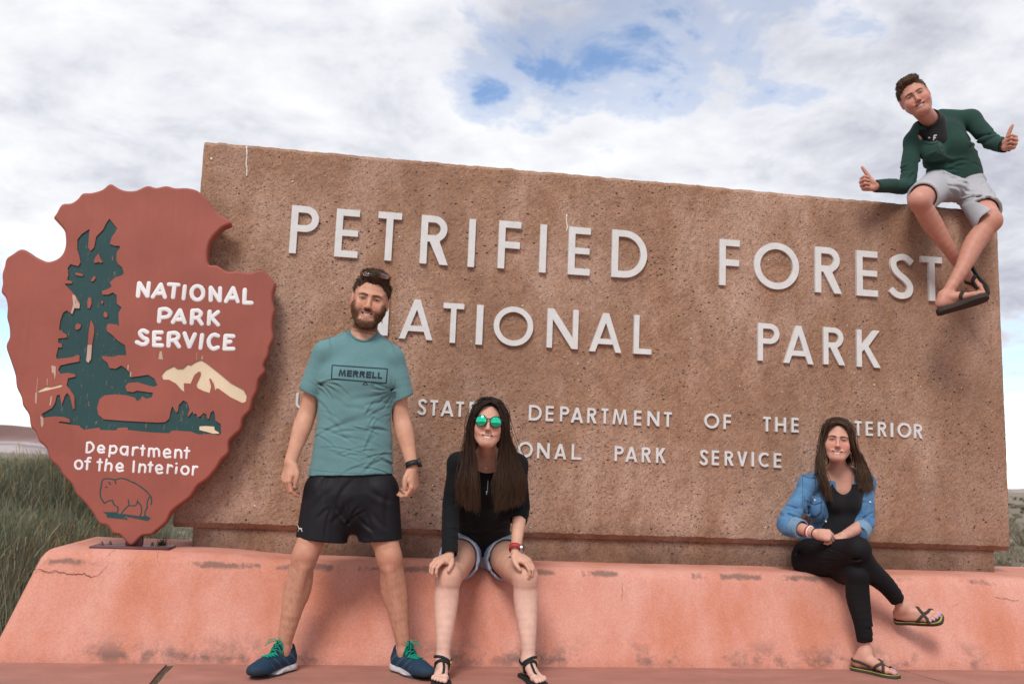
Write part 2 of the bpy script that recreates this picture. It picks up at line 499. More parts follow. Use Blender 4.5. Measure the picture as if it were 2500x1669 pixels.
def hill_mat():
    ma = bpy.data.materials.new('banded_badland'); ma.use_nodes = True
    nt = NT(ma.node_tree); b = ma.node_tree.nodes['Principled BSDF']
    P = nt.n('ShaderNodeTexCoord').outputs['Object']
    sp = nt.n('ShaderNodeSeparateXYZ'); nt.l(P, sp.inputs[0])
    zz = nt.math('ADD', nt.math('DIVIDE', sp.outputs['Z'], 50), nt.math('MULTIPLY', nt.noise(nt.mapping(P, scale=(.006, .006, .02)), 1, 6, .6), .9))
    c = nt.ramp(zz, [(.25, (.33, .26, .26)), (.45, (.42, .37, .37)), (.58, (.22, .17, .17)), (.68, (.44, .38, .38)), (.8, (.24, .16, .15)), (1.0, (.17, .095, .085))])
    nt.l(c, b.inputs['Base Color']); b.inputs['Roughness'].default_value = .95
    return ma
M_HILL = hill_mat()
def hills(name, x0, x1, ybase, hfun, label):
    nx, ny = 160, 14
    V = []
    for j in range(ny):
        t = j / (ny - 1)
        for i in range(nx):
            x = x0 + (x1 - x0) * i / (nx - 1)
            h = hfun(x)
            gully = (math.sin(x * .05 + 2 * math.sin(x * .013)) + .6 * math.sin(x * .13 + 1)) * (1 - t) * t * 60
            prof = min(1, (t / .55)) ** 1.3
            V.append((x, ybase + t * 420 + gully, -2 + h * prof + 2.0 * math.sin(x * .07 + t * 9) * t * (1 if t < .6 else .3)))
    F = [(j * nx + i, j * nx + i + 1, (j + 1) * nx + i + 1, (j + 1) * nx + i) for j in range(ny - 1) for i in range(nx - 1)]
    b = len(V)
    for i in range(nx):
        V.append((x0 + (x1 - x0) * i / (nx - 1), ybase + 500, -6))
    F += [((ny - 1) * nx + i, (ny - 1) * nx + i + 1, b + i + 1, b + i) for i in range(nx - 1)]
    return tag(obj(name, mesh(name, V, F, True), M_HILL), label, kind='structure')
hills('hill', -1600, 500, 1500, lambda x: 52 + 5 * sin(x * .004 + 1) + 2.5 * sin(x * .017), 'banded lavender and brown badland hills on the left horizon')
hills('hill', 900, 3600, 2600, lambda x: 22 + 12 * sin(x * .0022 + .6) + 3 * sin(x * .011), 'low brown and grey hills on the right horizon')

# ------------------------------------------------------------------ pavement
def rough_edge(a, b, n=14, j=.006):
    o = []
    for i in range(n):
        t = i / (n - 1)
        o.append((a[0] + (b[0] - a[0]) * t + random.uniform(-j, j), a[1] + (b[1] - a[1]) * t))
    return o
YB = 4.63
pave = tag(empty('pavement', (0, 0, 0)), 'red concrete pavement in front of the bench', kind='structure')
g0 = atz(412, 1624, 0); g1 = atz(372, 1669, 0)
j0 = atz(2172, 1627, 0); j1 = atz(2322, 1669, 0)
def line_x(a, b, y): return a.x + (b.x - a.x) * (y - a.y) / (b.y - a.y)
def slab(left, right):
    """left/right: functions giving x at a depth"""
    ys = np.linspace(1.0, 4.80, 40)
    L = [(left(y) + random.uniform(-.004, .004), y) for y in ys]; Rr = [(right(y) + random.uniform(-.003, .003), y) for y in ys]
    V = [(x, y, 0) for x, y in L] + [(x, y, 0) for x, y in Rr] + [(x, y, -.1) for x, y in L] + [(x, y, -.1) for x, y in Rr]
    n = len(ys); F = []
    for i in range(n - 1):
        F.append((i, n + i, n + i + 1, i + 1))
        F.append((i + 1, 2 * n + i + 1, 2 * n + i, i)); F.append((n + i, 3 * n + i, 3 * n + i + 1, n + i + 1))
    F.append((0, 2 * n, 3 * n, n))
    obj('slab', mesh('slab', V, F), M_PAVE, pave)
gl = lambda y: line_x(g0, g1, y)
jl = lambda y: line_x(j0, j1, y)
slab(lambda y: -7.0, lambda y: gl(y) - .018)
slab(lambda y: gl(y) + .018, lambda y: jl(y) - .003)
slab(lambda y: jl(y) + .003, lambda y: 9.0)
M_GRAV = mat('joint_gravel', (.13, .09, .07), .95, .2, bump=1, bscale=90, var=.5, vscale=70)
parts = []
for i in range(900):
    y = random.uniform(3.9, 4.66); x = gl(y) + random.uniform(-.017, .017); r = random.uniform(.003, .008)
    v = [(x + r * a, y + r * b, -.012 + r * c) for a, b, c in ((1, 0, 0), (0, 1, 0), (-1, 0, 0), (0, -1, 0), (0, 0, 1), (0, 0, -1))]
    parts.append((v, [(0, 1, 4), (1, 2, 4), (2, 3, 4), (3, 0, 4), (1, 0, 5), (2, 1, 5), (3, 2, 5), (0, 3, 5)]))
o = obj('joint_gravel', mesh('joint_gravel', *join(parts)), M_GRAV, pave); o['kind'] = 'stuff'
obj('joint_bed', mesh('joint_bed', [(-7, 1, -.02), (9, 1, -.02), (9, 4.8, -.02), (-7, 4.8, -.02)], [(0, 1, 2, 3)]), M_GRAV, pave)

# ------------------------------------------------------------------ bench (stuccoed low wall with battered sides)
HB = 0.452
BAT = 0.40                                     # batter of the front, metres back per metre up
def front_y(z): return YB + BAT * z
tl = at(86, 1380, front_y(.40)); bl_ = at(0, 1545, front_y(.14))
BATL = (tl.x - bl_.x) / (tl.z - bl_.z)
XL = tl.x - BATL * tl.z
XR, YBACK = 7.2, 5.62
bench = tag(empty('bench', (2, 5.2, 0)), 'long salmon stucco bench wall under the stone sign', 'low wall')
def build_bench():
    bm = bmesh.new()
    def c(x, y, z): return bm.verts.new((x, y, z))
    zt = HB; zb = -.12
    lo = [c(XL + BATL * zb, YB + BAT * zb, zb), c(XR, YB + BAT * zb, zb), c(XR, YBACK, zb), c(XL + BATL * zb, YBACK + .4, zb)]
    hi = [c(XL + BATL * zt, YB + BAT * zt, zt), c(XR, YB + BAT * zt, zt), c(XR, YBACK, zt), c(XL + BATL * zt, YBACK, zt)]
    bm.faces.new(lo[::-1]); top = bm.faces.new(hi)
    for i in range(4):
        j = (i + 1) % 4
        bm.faces.new((lo[i], lo[j], hi[j], hi[i]))
    e = [ed for ed in bm.edges if (ed.verts[0].co.z > zt - .01 and ed.verts[1].co.z > zt - .01) or
         (abs(ed.verts[0].co.z - ed.verts[1].co.z) > .1 and ed.verts[0].co.x < 0 and ed.verts[1].co.x < 0)]
    bmesh.ops.bevel(bm, geom=e, offset=.055, segments=6, affect='EDGES', profile=.5, clamp_overlap=True)
    # cut lengthwise and shake slightly so that the plaster is not dead straight
    for x in np.arange(-1.8, 7.0, .12):
        bmesh.ops.bisect_plane(bm, geom=bm.verts[:] + bm.edges[:] + bm.faces[:], plane_co=(x, 0, 0), plane_no=(1, 0, 0))
    for z in (.06, .14, .22, .30, .37):
        bmesh.ops.bisect_plane(bm, geom=bm.verts[:] + bm.edges[:] + bm.faces[:], plane_co=(0, 0, z), plane_no=(0, 0, 1))
    for v in bm.verts:
        p = v.co
        d = .004 * sin(p.x * 5.1 + p.z * 7) + .003 * sin(p.x * 13.7 + p.z * 19 + 1) + .002 * sin(p.x * 31 + p.z * 3)
        e_ = min(1, max(0, (-.25 - p.x) / .55)); dz = .030 * e_ * e_ * (3 - 2 * e_) * max(0, p.z) / HB
        v.co.z += dz; v.co.y += BAT * dz if p.y < 5.2 else 0
        if p.z > 0: v.co.y += d if p.y < 5.5 else 0; v.co.z += .25 * d if p.z > .4 else 0
    me = bpy.data.meshes.new('stucco_body'); bm.to_mesh(me); bm.free(); me.shade_smooth()
    return obj('stucco_body', me, M_STUCCO, bench)
body_b = build_bench()
def crack(pix, wd=.0022):
    wd *= .6
    P = []
    for px, py in pix:
        d = ray(px, py)
        t = (YB + BAT * EYE) / (d.y - BAT * d.z)      # meets the battered front
        p = Vector((d.x * t, d.y * t, EYE + d.z * t))
        if p.z > HB - .02: p = at(px, py, YB + BAT * HB + .01)
        P.append(p)
    Q = []
    for a, b in zip(P[:-1], P[1:]):
        for k in range(4):
            q = a.lerp(b, k / 4); q += Vector((random.uniform(-.004, .004), -.0005, random.uniform(-.004, .004))); Q.append(q)
    Q.append(P[-1])
    V, F = tube(Q, [wd * random.uniform(.5, 1.2) for _ in Q], 5)
    return obj('crack', mesh('crack', V, F), M_CRACK, bench)
crack([(76, 1386), (105, 1392), (118, 1396), (132, 1393), (155, 1396), (175, 1402), (190, 1401), (205, 1398), (216, 1405), (224, 1408)], .0026)
crack([(224, 1408), (240, 1404), (252, 1392), (260, 1382), (260, 1366), (268, 1352), (280, 1340)], .0014)
crack([(386, 1346), (384, 1358), (386, 1372), (390, 1382)], .0012)
crack([(2312, 1474), (2322, 1478), (2330, 1480), (2338, 1474)], .0013)
crack([(2432, 1456), (2444, 1461), (2462, 1461), (2474, 1465), (2488, 1464)], .0015)
crack([(2290, 1474), (2300, 1471), (2311, 1472)], .001)
crack([(1517, 1418), (1519, 1440), (1518, 1465)], .0012)

# ------------------------------------------------------------------ stone sign wall
sign = tag(empty('sign_wall', (1.4, YW + .1, HB)), 'big brown pebbled concrete sign wall with raised pale letters', 'sign')
c_tl, c_tr = at(498, 344, YW), at(2436, 517, YW)
c_bl, c_br = at(420, 1286, YW), at(2469, 1345, YW)
X0 = (c_tl.x + c_bl.x) / 2; X1 = (c_tr.x + c_br.x) / 2
Z1 = (c_tl.z + c_tr.z) / 2; Z0 = (c_bl.z + c_br.z) / 2
THK = .42
def build_panel():
    """wall slab as a fine front grid with broken arrises"""
    nx, nz = 300, 130
    fx = np.linspace(0, 1, nx); fz = np.linspace(0, 1, nz)
    ch = .022
    rr = np.random.default_rng(3)
    V = []; F = []
    def corner(fx_, fz_):
        a = c_bl.lerp(c_br, fx_); b = c_tl.lerp(c_tr, fx_)
        return a.lerp(b, fz_)
    topj = np.convolve(rr.normal(0, .006, nx + 6), np.ones(3) / 3, 'same')[3:-3]
    sidej = np.convolve(rr.normal(0, .003, nz + 6), np.ones(3) / 3, 'same')[3:-3]
    for j in range(nz):
        for i in range(nx):
            p = corner(fx[i], fz[j])
            x, z = p.x, p.z
            d = rr.normal(0, .0008) + .0025 * sin(x * 2.1 + z * 3)
            if j == nz - 1: d += .014; z += topj[i] * .5
            if j == nz - 2: z = corner(fx[i], 1).z - .020 + topj[i]
            if j == 0: d += .03; z += 0
            if j == 1: z = corner(fx[i], 0).z + .028 + topj[i] * .5
            if i == 0: d += .012; x += sidej[j] * .4
            if i == nx - 1: d += .012; x += sidej[j] * .4
            if i == 1: x = corner(0, fz[j]).x + .014
            if i == nx - 2: x = corner(1, fz[j]).x - .014
            V.append((x, YW + d, z))
    for j in range(nz - 1):
        for i in range(nx - 1):
            a = j * nx + i
            F.append((a, a + 1, a + nx + 1, a + nx))
    # rim to the back
    rim = [i for i in range(nx)] + [j * nx + nx - 1 for j in range(1, nz)] + [(nz - 1) * nx + i for i in range(nx - 2, -1, -1)] + [j * nx for j in range(nz - 2, 0, -1)]
    prev = rim
    for k, dy in enumerate((.10, .24, THK)):
        b = len(V)
        for r_ in rim:
            x, y, z = V[r_]
            jz = rr.normal(0, .003) if z > 2 else 0
            V.append((x, YW + dy, z + jz + (.006 if z > 2 and k < 2 else 0)))
        cur = list(range(b, b + len(rim)))
        for q in range(len(rim)):
            q2 = (q + 1) % len(rim)
            F.append((prev[q], cur[q], cur[q2], prev[q2]))
        prev = cur
    F.append(tuple(prev))
    me = mesh('panel', V, F, False)
    return obj('panel', me, M_AGG, sign)
build_panel()
pl, pr = at(469, 1318, YW + .045), at(2428, 1370, YW + .045)
box('plinth', (pl.x, YW + .045, HB - .06), (pr.x, YW + THK - .05, (c_bl.z + c_br.z) / 2 + .02), M_AGG, sign, bevel=.006)

# protruding pebbles on the face, as one mass
def pebbles(n=5200):
    ico = [(0, 0, 1), (.894, 0, .447), (.276, .851, .447), (-.724, .526, .447), (-.724, -.526, .447), (.276, -.851, .447),
           (.724, .526, -.447), (-.276, .851, -.447), (-.894, 0, -.447), (-.276, -.851, -.447), (.724, -.526, -.447), (0, 0, -1)]
    fi = [(0, 1, 2), (0, 2, 3), (0, 3, 4), (0, 4, 5), (0, 5, 1), (1, 6, 2), (2, 7, 3), (3, 8, 4), (4, 9, 5), (5, 10, 1),
          (6, 7, 2), (7, 8, 3), (8, 9, 4), (9, 10, 5), (10, 6, 1), (11, 7, 6), (11, 8, 7), (11, 9, 8), (11, 10, 9), (11, 6, 10)]
    ico = np.array(ico); fi = np.array(fi)
    rr = np.random.default_rng(11)
    cols = np.array([(.06, .055, .06), (.085, .075, .085), (.16, .085, .07), (.30, .17, .11), (.38, .20, .13), (.12, .075, .075),
                     (.20, .13, .10), (.48, .40, .33), (.60, .54, .48), (.42, .30, .22), (.11, .115, .14), (.40, .22, .11)])
    wts = np.array([1.0, 1.0, 2.2, 4, 3.5, 2, 3, 2.0, 1.1, 3, 1.2, 1.6]); wts /= wts.sum()
    V = []; F = []; CC = []
    for k in range(n):
        u, v = rr.random(2); u = .006 + .986 * u
        a = c_bl.lerp(c_br, u); b = c_tl.lerp(c_tr, u); p = a.lerp(b, .015 + .975 * v)
        r = .0018 + .0040 * rr.random() ** 2.5 + (.003 if rr.random() < .03 else 0)
        q = ico * np.array([r * rr.uniform(.7, 1.3), r * .55, r * rr.uniform(.7, 1.2)]) * rr.uniform(.8, 1.2, (12, 1))
        th = rr.uniform(0, pi); cth, sth = cos(th), sin(th)
        q = q @ np.array([[cth, 0, sth], [0, 1, 0], [-sth, 0, cth]])
        V.append(q + np.array([p.x, YW + .0022 * sin(p.x * 2.1 + p.z * 3) - r * .05, p.z])); F.append(fi + 12 * k)
        c = cols[rr.choice(len(cols), p=wts)] * rr.uniform(.8, 1.15)
        CC.append(np.tile(np.append(c, 1), (12, 1)))
    me = np_mesh('aggregate_pebbles', np.vstack(V), np.vstack(F), False)
    ca = me.color_attributes.new('Col', 'FLOAT_COLOR', 'POINT'); ca.data.foreach_set('color', np.vstack(CC).astype(np.float32).ravel())
    o = obj('aggregate_pebbles', me, mat('pebble', None, .7, .35, attr='Col'), sign); o['kind'] = 'stuff'
pebbles()

# white drips of caulk on the face
for pts in ([(602, 357), (603, 380), (601, 400), (603, 412), (602, 431)], [(1384, 524), (1383, 540), (1385, 552), (1383, 566)]):
    P = [at(x, y, YW - .001) for x, y in pts]
    P = smooth_path(P, 4)
    V, F = tube(P, [.0035 * random.uniform(.6, 1.3) for _ in P], 6)
    obj('caulk_drip', mesh('caulk_drip', V, F, True), mat('white_caulk', (.75, .74, .72), .6), sign)

# ------------------------------------------------------------------ letters
def glyph(ch, wd, h, s):
    """loops in a wd x h cell; s stroke width"""
    c = lambda *p: list(p)
    arc = lambda cx, cy, rx, ry, a0, a1, n=18: [(cx + rx * cos(R(a0 + (a1 - a0) * i / n)), cy + ry * sin(R(a0 + (a1 - a0) * i / n))) for i in range(n + 1)]
    m_ = h * .5
    if ch == 'I': return [[(0, 0), (wd, 0), (wd, h), (0, h)]]
    if ch == 'L': return [[(0, 0), (wd, 0), (wd, s), (s, s), (s, h), (0, h)]]
    if ch == 'T': return [[((wd - s) / 2, 0), ((wd + s) / 2, 0), ((wd + s) / 2, h - s), (wd, h - s), (wd, h), (0, h), (0, h - s), ((wd - s) / 2, h - s)]]
    if ch == 'E': return [[(0, 0), (wd, 0), (wd, s), (s, s), (s, m_ - s * .42), (wd * .97, m_ - s * .42), (wd * .97, m_ + s * .5), (s, m_ + s * .5), (s, h - s), (wd, h - s), (wd, h), (0, h)]]
    if ch == 'F': return [[(0, 0), (s, 0), (s, m_ - s * .5), (wd * .97, m_ - s * .5), (wd * .97, m_ + s * .5), (s, m_ + s * .5), (s, h - s), (wd, h - s), (wd, h), (0, h)]]
    if ch == 'H': return [[(0, 0), (s, 0), (s, m_ - s * .5), (wd - s, m_ - s * .5), (wd - s, 0), (wd, 0), (wd, h), (wd - s, h), (wd - s, m_ + s * .5), (s, m_ + s * .5), (s, h), (0, h)]]
    if ch == 'N':
        k = s * 1.15
        return [[(0, 0), (s, 0), (s, h - s * 2.0), (wd - k, 0), (wd, 0), (wd, h), (wd - s, h), (wd - s, s * 2.0), (k, h), (0, h)]]
    if ch == 'M':
        k = s * 1.05; a = wd * .13
        return [[(0, 0), (s, 0), (a + s * .75, h * .72), (wd / 2 - s * .3, 0), (wd / 2 + s * .3, 0), (wd - a - s * .75, h * .72), (wd - s, 0), (wd, 0), (wd - a, h), (wd - a - k * .9, h), (wd / 2, s * 1.7), (a + k * .9, h), (a, h)]]
    if ch == 'V': return [[(wd / 2 - s * .5, 0), (wd / 2 + s * .5, 0), (wd, h), (wd - s * 1.08, h), (wd / 2, s * 1.8), (s * 1.08, h), (0, h)]]
    if ch == 'A':
        k = s * 1.1; y0, y1 = h * .20, h * .20 + s
        def xi(y): return (k + (wd / 2 - k) * (y / (h - s * 1.8)))        # inner edge
        return [[(0, 0), (k, 0), (xi(y0), y0), (wd - xi(y0), y0), (wd - k, 0), (wd, 0), (wd / 2 + s * .55, h), (wd / 2 - s * .55, h)],
                [(xi(y1), y1), (wd - xi(y1), y1), (wd / 2, h - s * 1.8)]]
    if ch == 'K':
        k = s * 1.35
        return [[(0, 0), (s, 0), (s, h * .40), (s * 1.5, h * .40 + s * .55), (wd - k, 0), (wd, 0), (s * 1.9 + wd * .10, h * .56), (wd * .97, h), (wd * .97 - k, h), (s, h * .60), (s, h), (0, h)]]
    if ch in 'PR':
        r = h * .27; cy = h - r; cx = wd - r if ch == 'P' else max(wd * .93 - r, s)
        outer = arc(cx, cy, r, r, -90, 90)
        hole_ = [(s, h - 2 * r + s)] + arc(cx, cy, r - s, r - s, -90, 90) + [(s, h - s)]
        if ch == 'P': return [[(0, 0), (s, 0), (s, h - 2 * r)] + outer + [(0, h)], hole_]
        k = s * 1.22; yb = h - 2 * r
        return [[(0, 0), (s, 0), (s, yb), (s * 1.35, yb), (wd - k, 0), (wd, 0), (s * 1.35 + k + .06 * wd, yb)] + [p for p in outer if p[0] > s * 1.35 + k + .07 * wd or p[1] > cy] + [(0, h)], hole_]
    if ch == 'D':
        r = h / 2; rx = min(wd - s * .5, r * .98); cx = wd - rx
        return [[(0, 0)] + arc(cx, r, rx, r, -90, 90, 26) + [(0, h)], [(s, s)] + arc(max(cx, s * 1.01), r, rx - s if cx > s else wd - s - s * 1.01, r - s, -90, 90, 26) + [(s, h - s)]]
    if ch == 'O': return [arc(wd / 2, h / 2, wd / 2, h / 2, 0, 360, 47)[:-1], arc(wd / 2, h / 2, wd / 2 - s, h / 2 - s, 0, 360, 47)[:-1]]
    if ch == 'C': return [stroke(arc(wd * .56, h / 2, wd * .56 - s / 2, h / 2 - s / 2, 50, 310, 30), s)]
    if ch == 'U':
        r = wd / 2 - s / 2
        return [stroke([(s / 2, h), (s / 2, h * .6)] + arc(wd / 2, r * 1.15 + s / 2, r, r * 1.15, 180, 360, 16) + [(wd - s / 2, h * .6), (wd - s / 2, h)], s)]
    if ch == 'S':
        w2, q = wd / 2, s / 2
        p = [(wd - q * .2, h - s * 1.35), (w2 + w2 * .42, h - q * 1.15), (w2 * .95, h - q), (q * 1.5, h * .86), (q * 1.2, h * .72), (w2 * .62, h * .58),
             (w2 * 1.35, h * .43), (wd - q * 1.05, h * .29), (wd - q * 1.5, h * .13), (w2 * 1.05, q), (w2 * .5, q * 1.4), (q * .2, s * 1.45)]
        return [stroke(smooth_path([Vector((a, b)) for a, b in p], 4), s)]
ROWS = [
 [('P', 709, 777, 503, 620), ('E', 819, 876, 511, 628), ('T', 921, 979, 518, 636), ('R', 1027, 1096, 527, 645), ('I', 1144, 1160, 534.5, 651.5), ('F', 1217, 1271, 540, 656),
  ('I', 1318, 1334, 548, 665), ('E', 1388, 1441, 555, 671), ('D', 1494, 1580, 563, 678.5), ('F', 1757, 1806, 585, 697), ('O', 1841, 1951, 592.5, 706), ('R', 1990.5, 2055, 604, 715),
  ('E', 2092, 2143, 612.5, 722.5), ('S', 2174, 2229, 620, 729), ('T', 2250.5, 2301, 626.5, 734)],
 [('N', 873, 949, 718, 817), ('A', 976, 1058, 731, 828), ('T', 1081, 1132, 740, 836.5), ('I', 1163, 1179, 744, 841), ('O', 1205.5, 1302, 748, 844), ('N', 1336, 1412, 754, 850),
  ('A', 1440, 1518, 764, 859), ('L', 1548, 1591, 769.5, 864), ('P', 1851, 1903, 789.5, 881), ('A', 1914, 1986, 795, 887), ('R', 2011, 2063, 799.5, 890), ('K', 2092.5, 2150, 805.5, 896)],
 [('U', 722, 748, 959, 997), ('N', 762, 790, 962, 1000), ('I', 803, 810, 964, 1002), ('T', 822, 841, 966, 1003), ('E', 853, 871, 967, 1005), ('D', 885, 914, 969, 1006),
  ('S', 1020.5, 1041, 973.5, 1012.5), ('T', 1050, 1069, 976, 1014), ('A', 1076, 1108, 978, 1016), ('T', 1113.5, 1132.5, 980, 1017), ('E', 1146, 1165, 981, 1018.5), ('S', 1179, 1199, 983, 1020.5),
  ('D', 1291.5, 1322.5, 988.5, 1026), ('E', 1332.5, 1351.5, 990.5, 1027.5), ('P', 1367.5, 1389.5, 992, 1028.5), ('A', 1394, 1424, 994.5, 1031.5), ('R', 1434, 1457, 995.5, 1032.5), ('T', 1468.7, 1485, 996.5, 1033.5),
  ('M', 1496, 1532, 998.5, 1035.5), ('E', 1548.5, 1566, 1002, 1038), ('N', 1581, 1610, 1003.5, 1039.5), ('T', 1621.3, 1640, 1005.5, 1041.5), ('O', 1720, 1756, 1008.6, 1045), ('F', 1767, 1784.7, 1011.3, 1047),
  ('T', 1864, 1882, 1017, 1052.5), ('H', 1893.3, 1919.5, 1018, 1054), ('E', 1932.8, 1950, 1019.3, 1054.8), ('I', 2030, 2036, 1024.5, 1060), ('N', 2047, 2076, 1026, 1061.5),
  ('T', 2087, 2103.8, 1027.2, 1062.4), ('E', 2114.3, 2131, 1028.5, 1063), ('R', 2144, 2165, 1030, 1065), ('I', 2175, 2181, 1031.5, 1066), ('O', 2192, 2225, 1031.8, 1067.5), ('R', 2232, 2252.8, 1035, 1069.5)],
 [('N', 1135, 1165, 1073, 1111), ('A', 1176, 1207, 1074.5, 1112.5), ('T', 1214, 1233, 1076, 1114), ('I', 1243, 1249, 1077, 1115), ('O', 1264.6, 1301, 1078, 1116), ('N', 1311.4, 1342, 1081, 1118.5), ('A', 1353.7, 1383, 1083, 1120.6), ('L', 1396, 1419.7, 1084, 1121.2),
  ('P', 1501, 1522.4, 1088.7, 1125), ('A', 1527, 1556.5, 1090.5, 1127), ('R', 1567.3, 1589.6, 1091.4, 1128), ('K', 1602, 1625.2, 1092.6, 1129.5),
  ('S', 1709.7, 1728.2, 1097.7, 1135), ('E', 1738.6, 1755.6, 1099, 1134.8), ('R', 1769.9, 1791, 1100.7, 1136), ('V', 1800, 1824.8, 1101.3, 1137.6), ('I', 1835.4, 1841.2, 1103, 1138), ('C', 1852.7, 1879.4, 1104, 1139.5), ('E', 1890, 1907.6, 1105.5, 1141.2)]]
for ri, row in enumerate(ROWS):
    depth = .019 if ri < 2 else .011
    yf = YW - depth
    for ch, xl, xr, yt, yb in row:
        ym = (yt + yb) / 2; xm = (xl + xr) / 2
        a, b = at(xl, ym, yf), at(xr, ym, yf)
        t, bo = at(xm, yt, yf), at(xm, yb, yf)
        h = t.z - bo.z; wd = b.x - a.x
        s = h * (.137 if ri < 2 else .155)
        if ch == 'I': s = wd
        loops = [[(a.x + p[0], bo.z + p[1]) for p in lp] for lp in glyph(ch, wd, h, s)]
        o = prism('letter', loops, yf, YW + .004, M_LET, sign)
# ------------------------------------------------------------------ arrowhead sign
YA = 4.95
arrow = tag(empty('arrowhead_sign', tuple(at(320, 1330, YA + .03))), 'red arrowhead shaped board with green tree and white lettering, standing on its tip', 'sign')
def axz(px, py, y=YA):
    p = at(px, py, y); return (p.x, p.z)
OUT = [(14.3,630.5),(30,619),(47.8,608),(63.8,611),(83,624),(105,635),(118,637.8),(137,632),(151.5,619),(158.8,598.6),(158.8,576),(154.7,560),(137,539.6),(130,530),(137,519),(150,498),
 (172,495),(188,485),(201,471),(223,469.5),(249,461.5),(268,448),(287,458),(306,464.6),(331.6,463.7),(358.7,452.5),(379.5,457.3),(405,452.8),(427,458),(454.4,457.6),(478.3,463),(491,472.6),
 (510,491.7),(523,512.5),(542,526.8),(558,534.8),(562.8,546),(542,556),(519.8,578),(509,598.6),(506,624),(510,645),(529,647),(554.8,662),(580,660.7),(609,665),(637.8,657.5),(657,672),(670,688),(672,697),
 (666,716.5),(666,735.7),(671,758),(666,777),(665,802.6),(667.5,825),(658,847),(655,866),(644,890),(647,907.5),(632,926),(627,953.5),(617,975),(610,1002),(593,1021),(588,1047),(571,1063.7),(559,1079),
 (557.6,1105),(540.7,1121.8),(528,1143),(504,1171),(482,1186),(464,1213.6),(439,1232),(418,1250),(405,1275),(379,1298),(368,1305.5),(347,1308.5),(334,1320.8),(321.4,1331),(312,1327.5),(300,1314.7),
 (291,1305.5),(275.5,1302.4),(261.7,1284),(242,1278),(228,1256.5),(214,1236.6),(199,1219.8),(183.7,1204.5),(174.5,1183),(153,1160),(140.8,1140),(121,1121.8),(111.7,1094),(93.4,1076),(85.7,1054.5),(72.9,1039),
 (68.9,1011.6),(54.5,990),(50.5,968.8),(39,944),(36,916.7),(27.5,889),(22,873),(13.4,844),(21.7,822),(20.7,796),(15.3,774),(16.6,748),(12,726),(1.6,711.8),(4.8,691),(3.8,668.7),(9.6,649.6)]
TREE = [(266.9,533.6),(275,543.4),(286,557.5),(281.6,567),(273,578),(268,595.4),(279.5,600),(292,600),(292.5,606),(285,615),(283.8,634.4),(288,644),(298,652.9),(303.3,667),(296.8,672.4),(281.6,676.7),(268,688.6),
 (272.5,699.5),(262,706),(249,710),(250,719),(264,719),(276,713.6),(285,721),(285,740.7),(296.8,750.4),(289,764.5),(290.3,795),(281.6,791.6),(264,789.5),(260,797),(261,808),(275,818.5),(288,831.7),(305.5,843),
 (308.6,866.7),(288.8,866.7),(274.5,871),(248,868),(250.7,876),(262.6,885.8),(267.4,897.7),(281.7,900),(296,891.8),(308,900),(318.6,912),(318.6,920.4),(339,918),(361.5,914.4),(377,924),(384.7,940.6),(374.7,944),
 (353,938),(336.5,932.3),(312.7,934.7),(306,943),(310,955),(324.6,956.9),(334,953),(348.4,955),(373.5,958.5),(371,969),(358,972.8),(346,966.9),(342.5,977.6),(334,977.6),(329.4,970.4),(310,964.5),(281.7,962),
 (255.5,964.5),(242.4,974),(236.9,995.5),(240,1012),(253,1023),(298.4,1026.5),(381.8,1031),(403,1030),(412.8,1021.7),(416.4,1002.6),(421,990.7),(429.5,1006),(434,1005),(436.6,988),(447.4,976.4),(457,982.4),
 (463,997.9),(457.6,1014.5),(460.5,1015.7),(470,1003.8),(472,1009.8),(479.5,1009.8),(482,1018),(489,1015.7),(497,1007.4),(503.9,1011),(505.8,1021.7),(510.5,1021.7),(514,1007.4),(521,1001.4),(524.8,1009.8),
 (526,1026.5),(539,1034.8),(540,1057.4),(534.4,1062),(513,1058.6),(484,1059.8),(465,1052.7),(420,1050.3),(412.8,1057),(389,1056),(358,1053.9),(312.7,1049),(311.5,1042.7),(287.6,1044),(284,1050),(244.7,1049),
 (242.4,1043),(205.4,1048.6),(196,1042),(194,1038.4),(169.7,1036),(142,1031),(145.8,1028),(170.8,1031),(169.7,1023),(155.4,1017.4),(133.9,1015.7),(105.3,1019),(101.7,1009.8),(126.7,995.5),(133.9,983.6),(138.7,964.5),
 (145.8,963),(150.6,988),(157.7,966.9),(163.7,958.5),(170.8,966.9),(178,997.9),(182,997.9),(181.6,966.9),(172,952.6),(162.5,940.6),(166,922.8),(184,919),(182.8,913),(164.9,909.7),(148,912),(142,902.5),(147,891.8),
 (167,887),(193.5,882),(194.7,868),(188.7,865.6),(176.8,871.5),(138.7,876),(136.8,869),(142,847.7),(151.8,847.7),(150.6,839),(142,835.8),(142,826),(163.7,823.8),(162.5,816.7),(150.6,809.5),(144,803.6),(147,782),
 (153.7,763.4),(162.4,757),(175.4,766.7),(180.8,752.6),(192.7,753.7),(195,740.7),(186,723.3),(160,696),(158,692),(175.4,692),(175.4,686.5),(163.5,683),(166.7,671.3),(165,654),(172,644.8),(190.6,649.6),(196.6,641),
 (193.8,625.8),(188.4,608.4),(188.8,584.6),(199,571.5),(218.8,558.5),(217,576),(214.9,604),(221,612.7),(229.6,604),(234.4,578),(251.3,560.7),(260,543.4)]
U_ = lambda pts: [(80 + x / 4.612, 500 + y / 4.612) for x, y in pts]
L_ = lambda pts: [(60 + x / 4.195, 800 + y / 4.195) for x, y in pts]
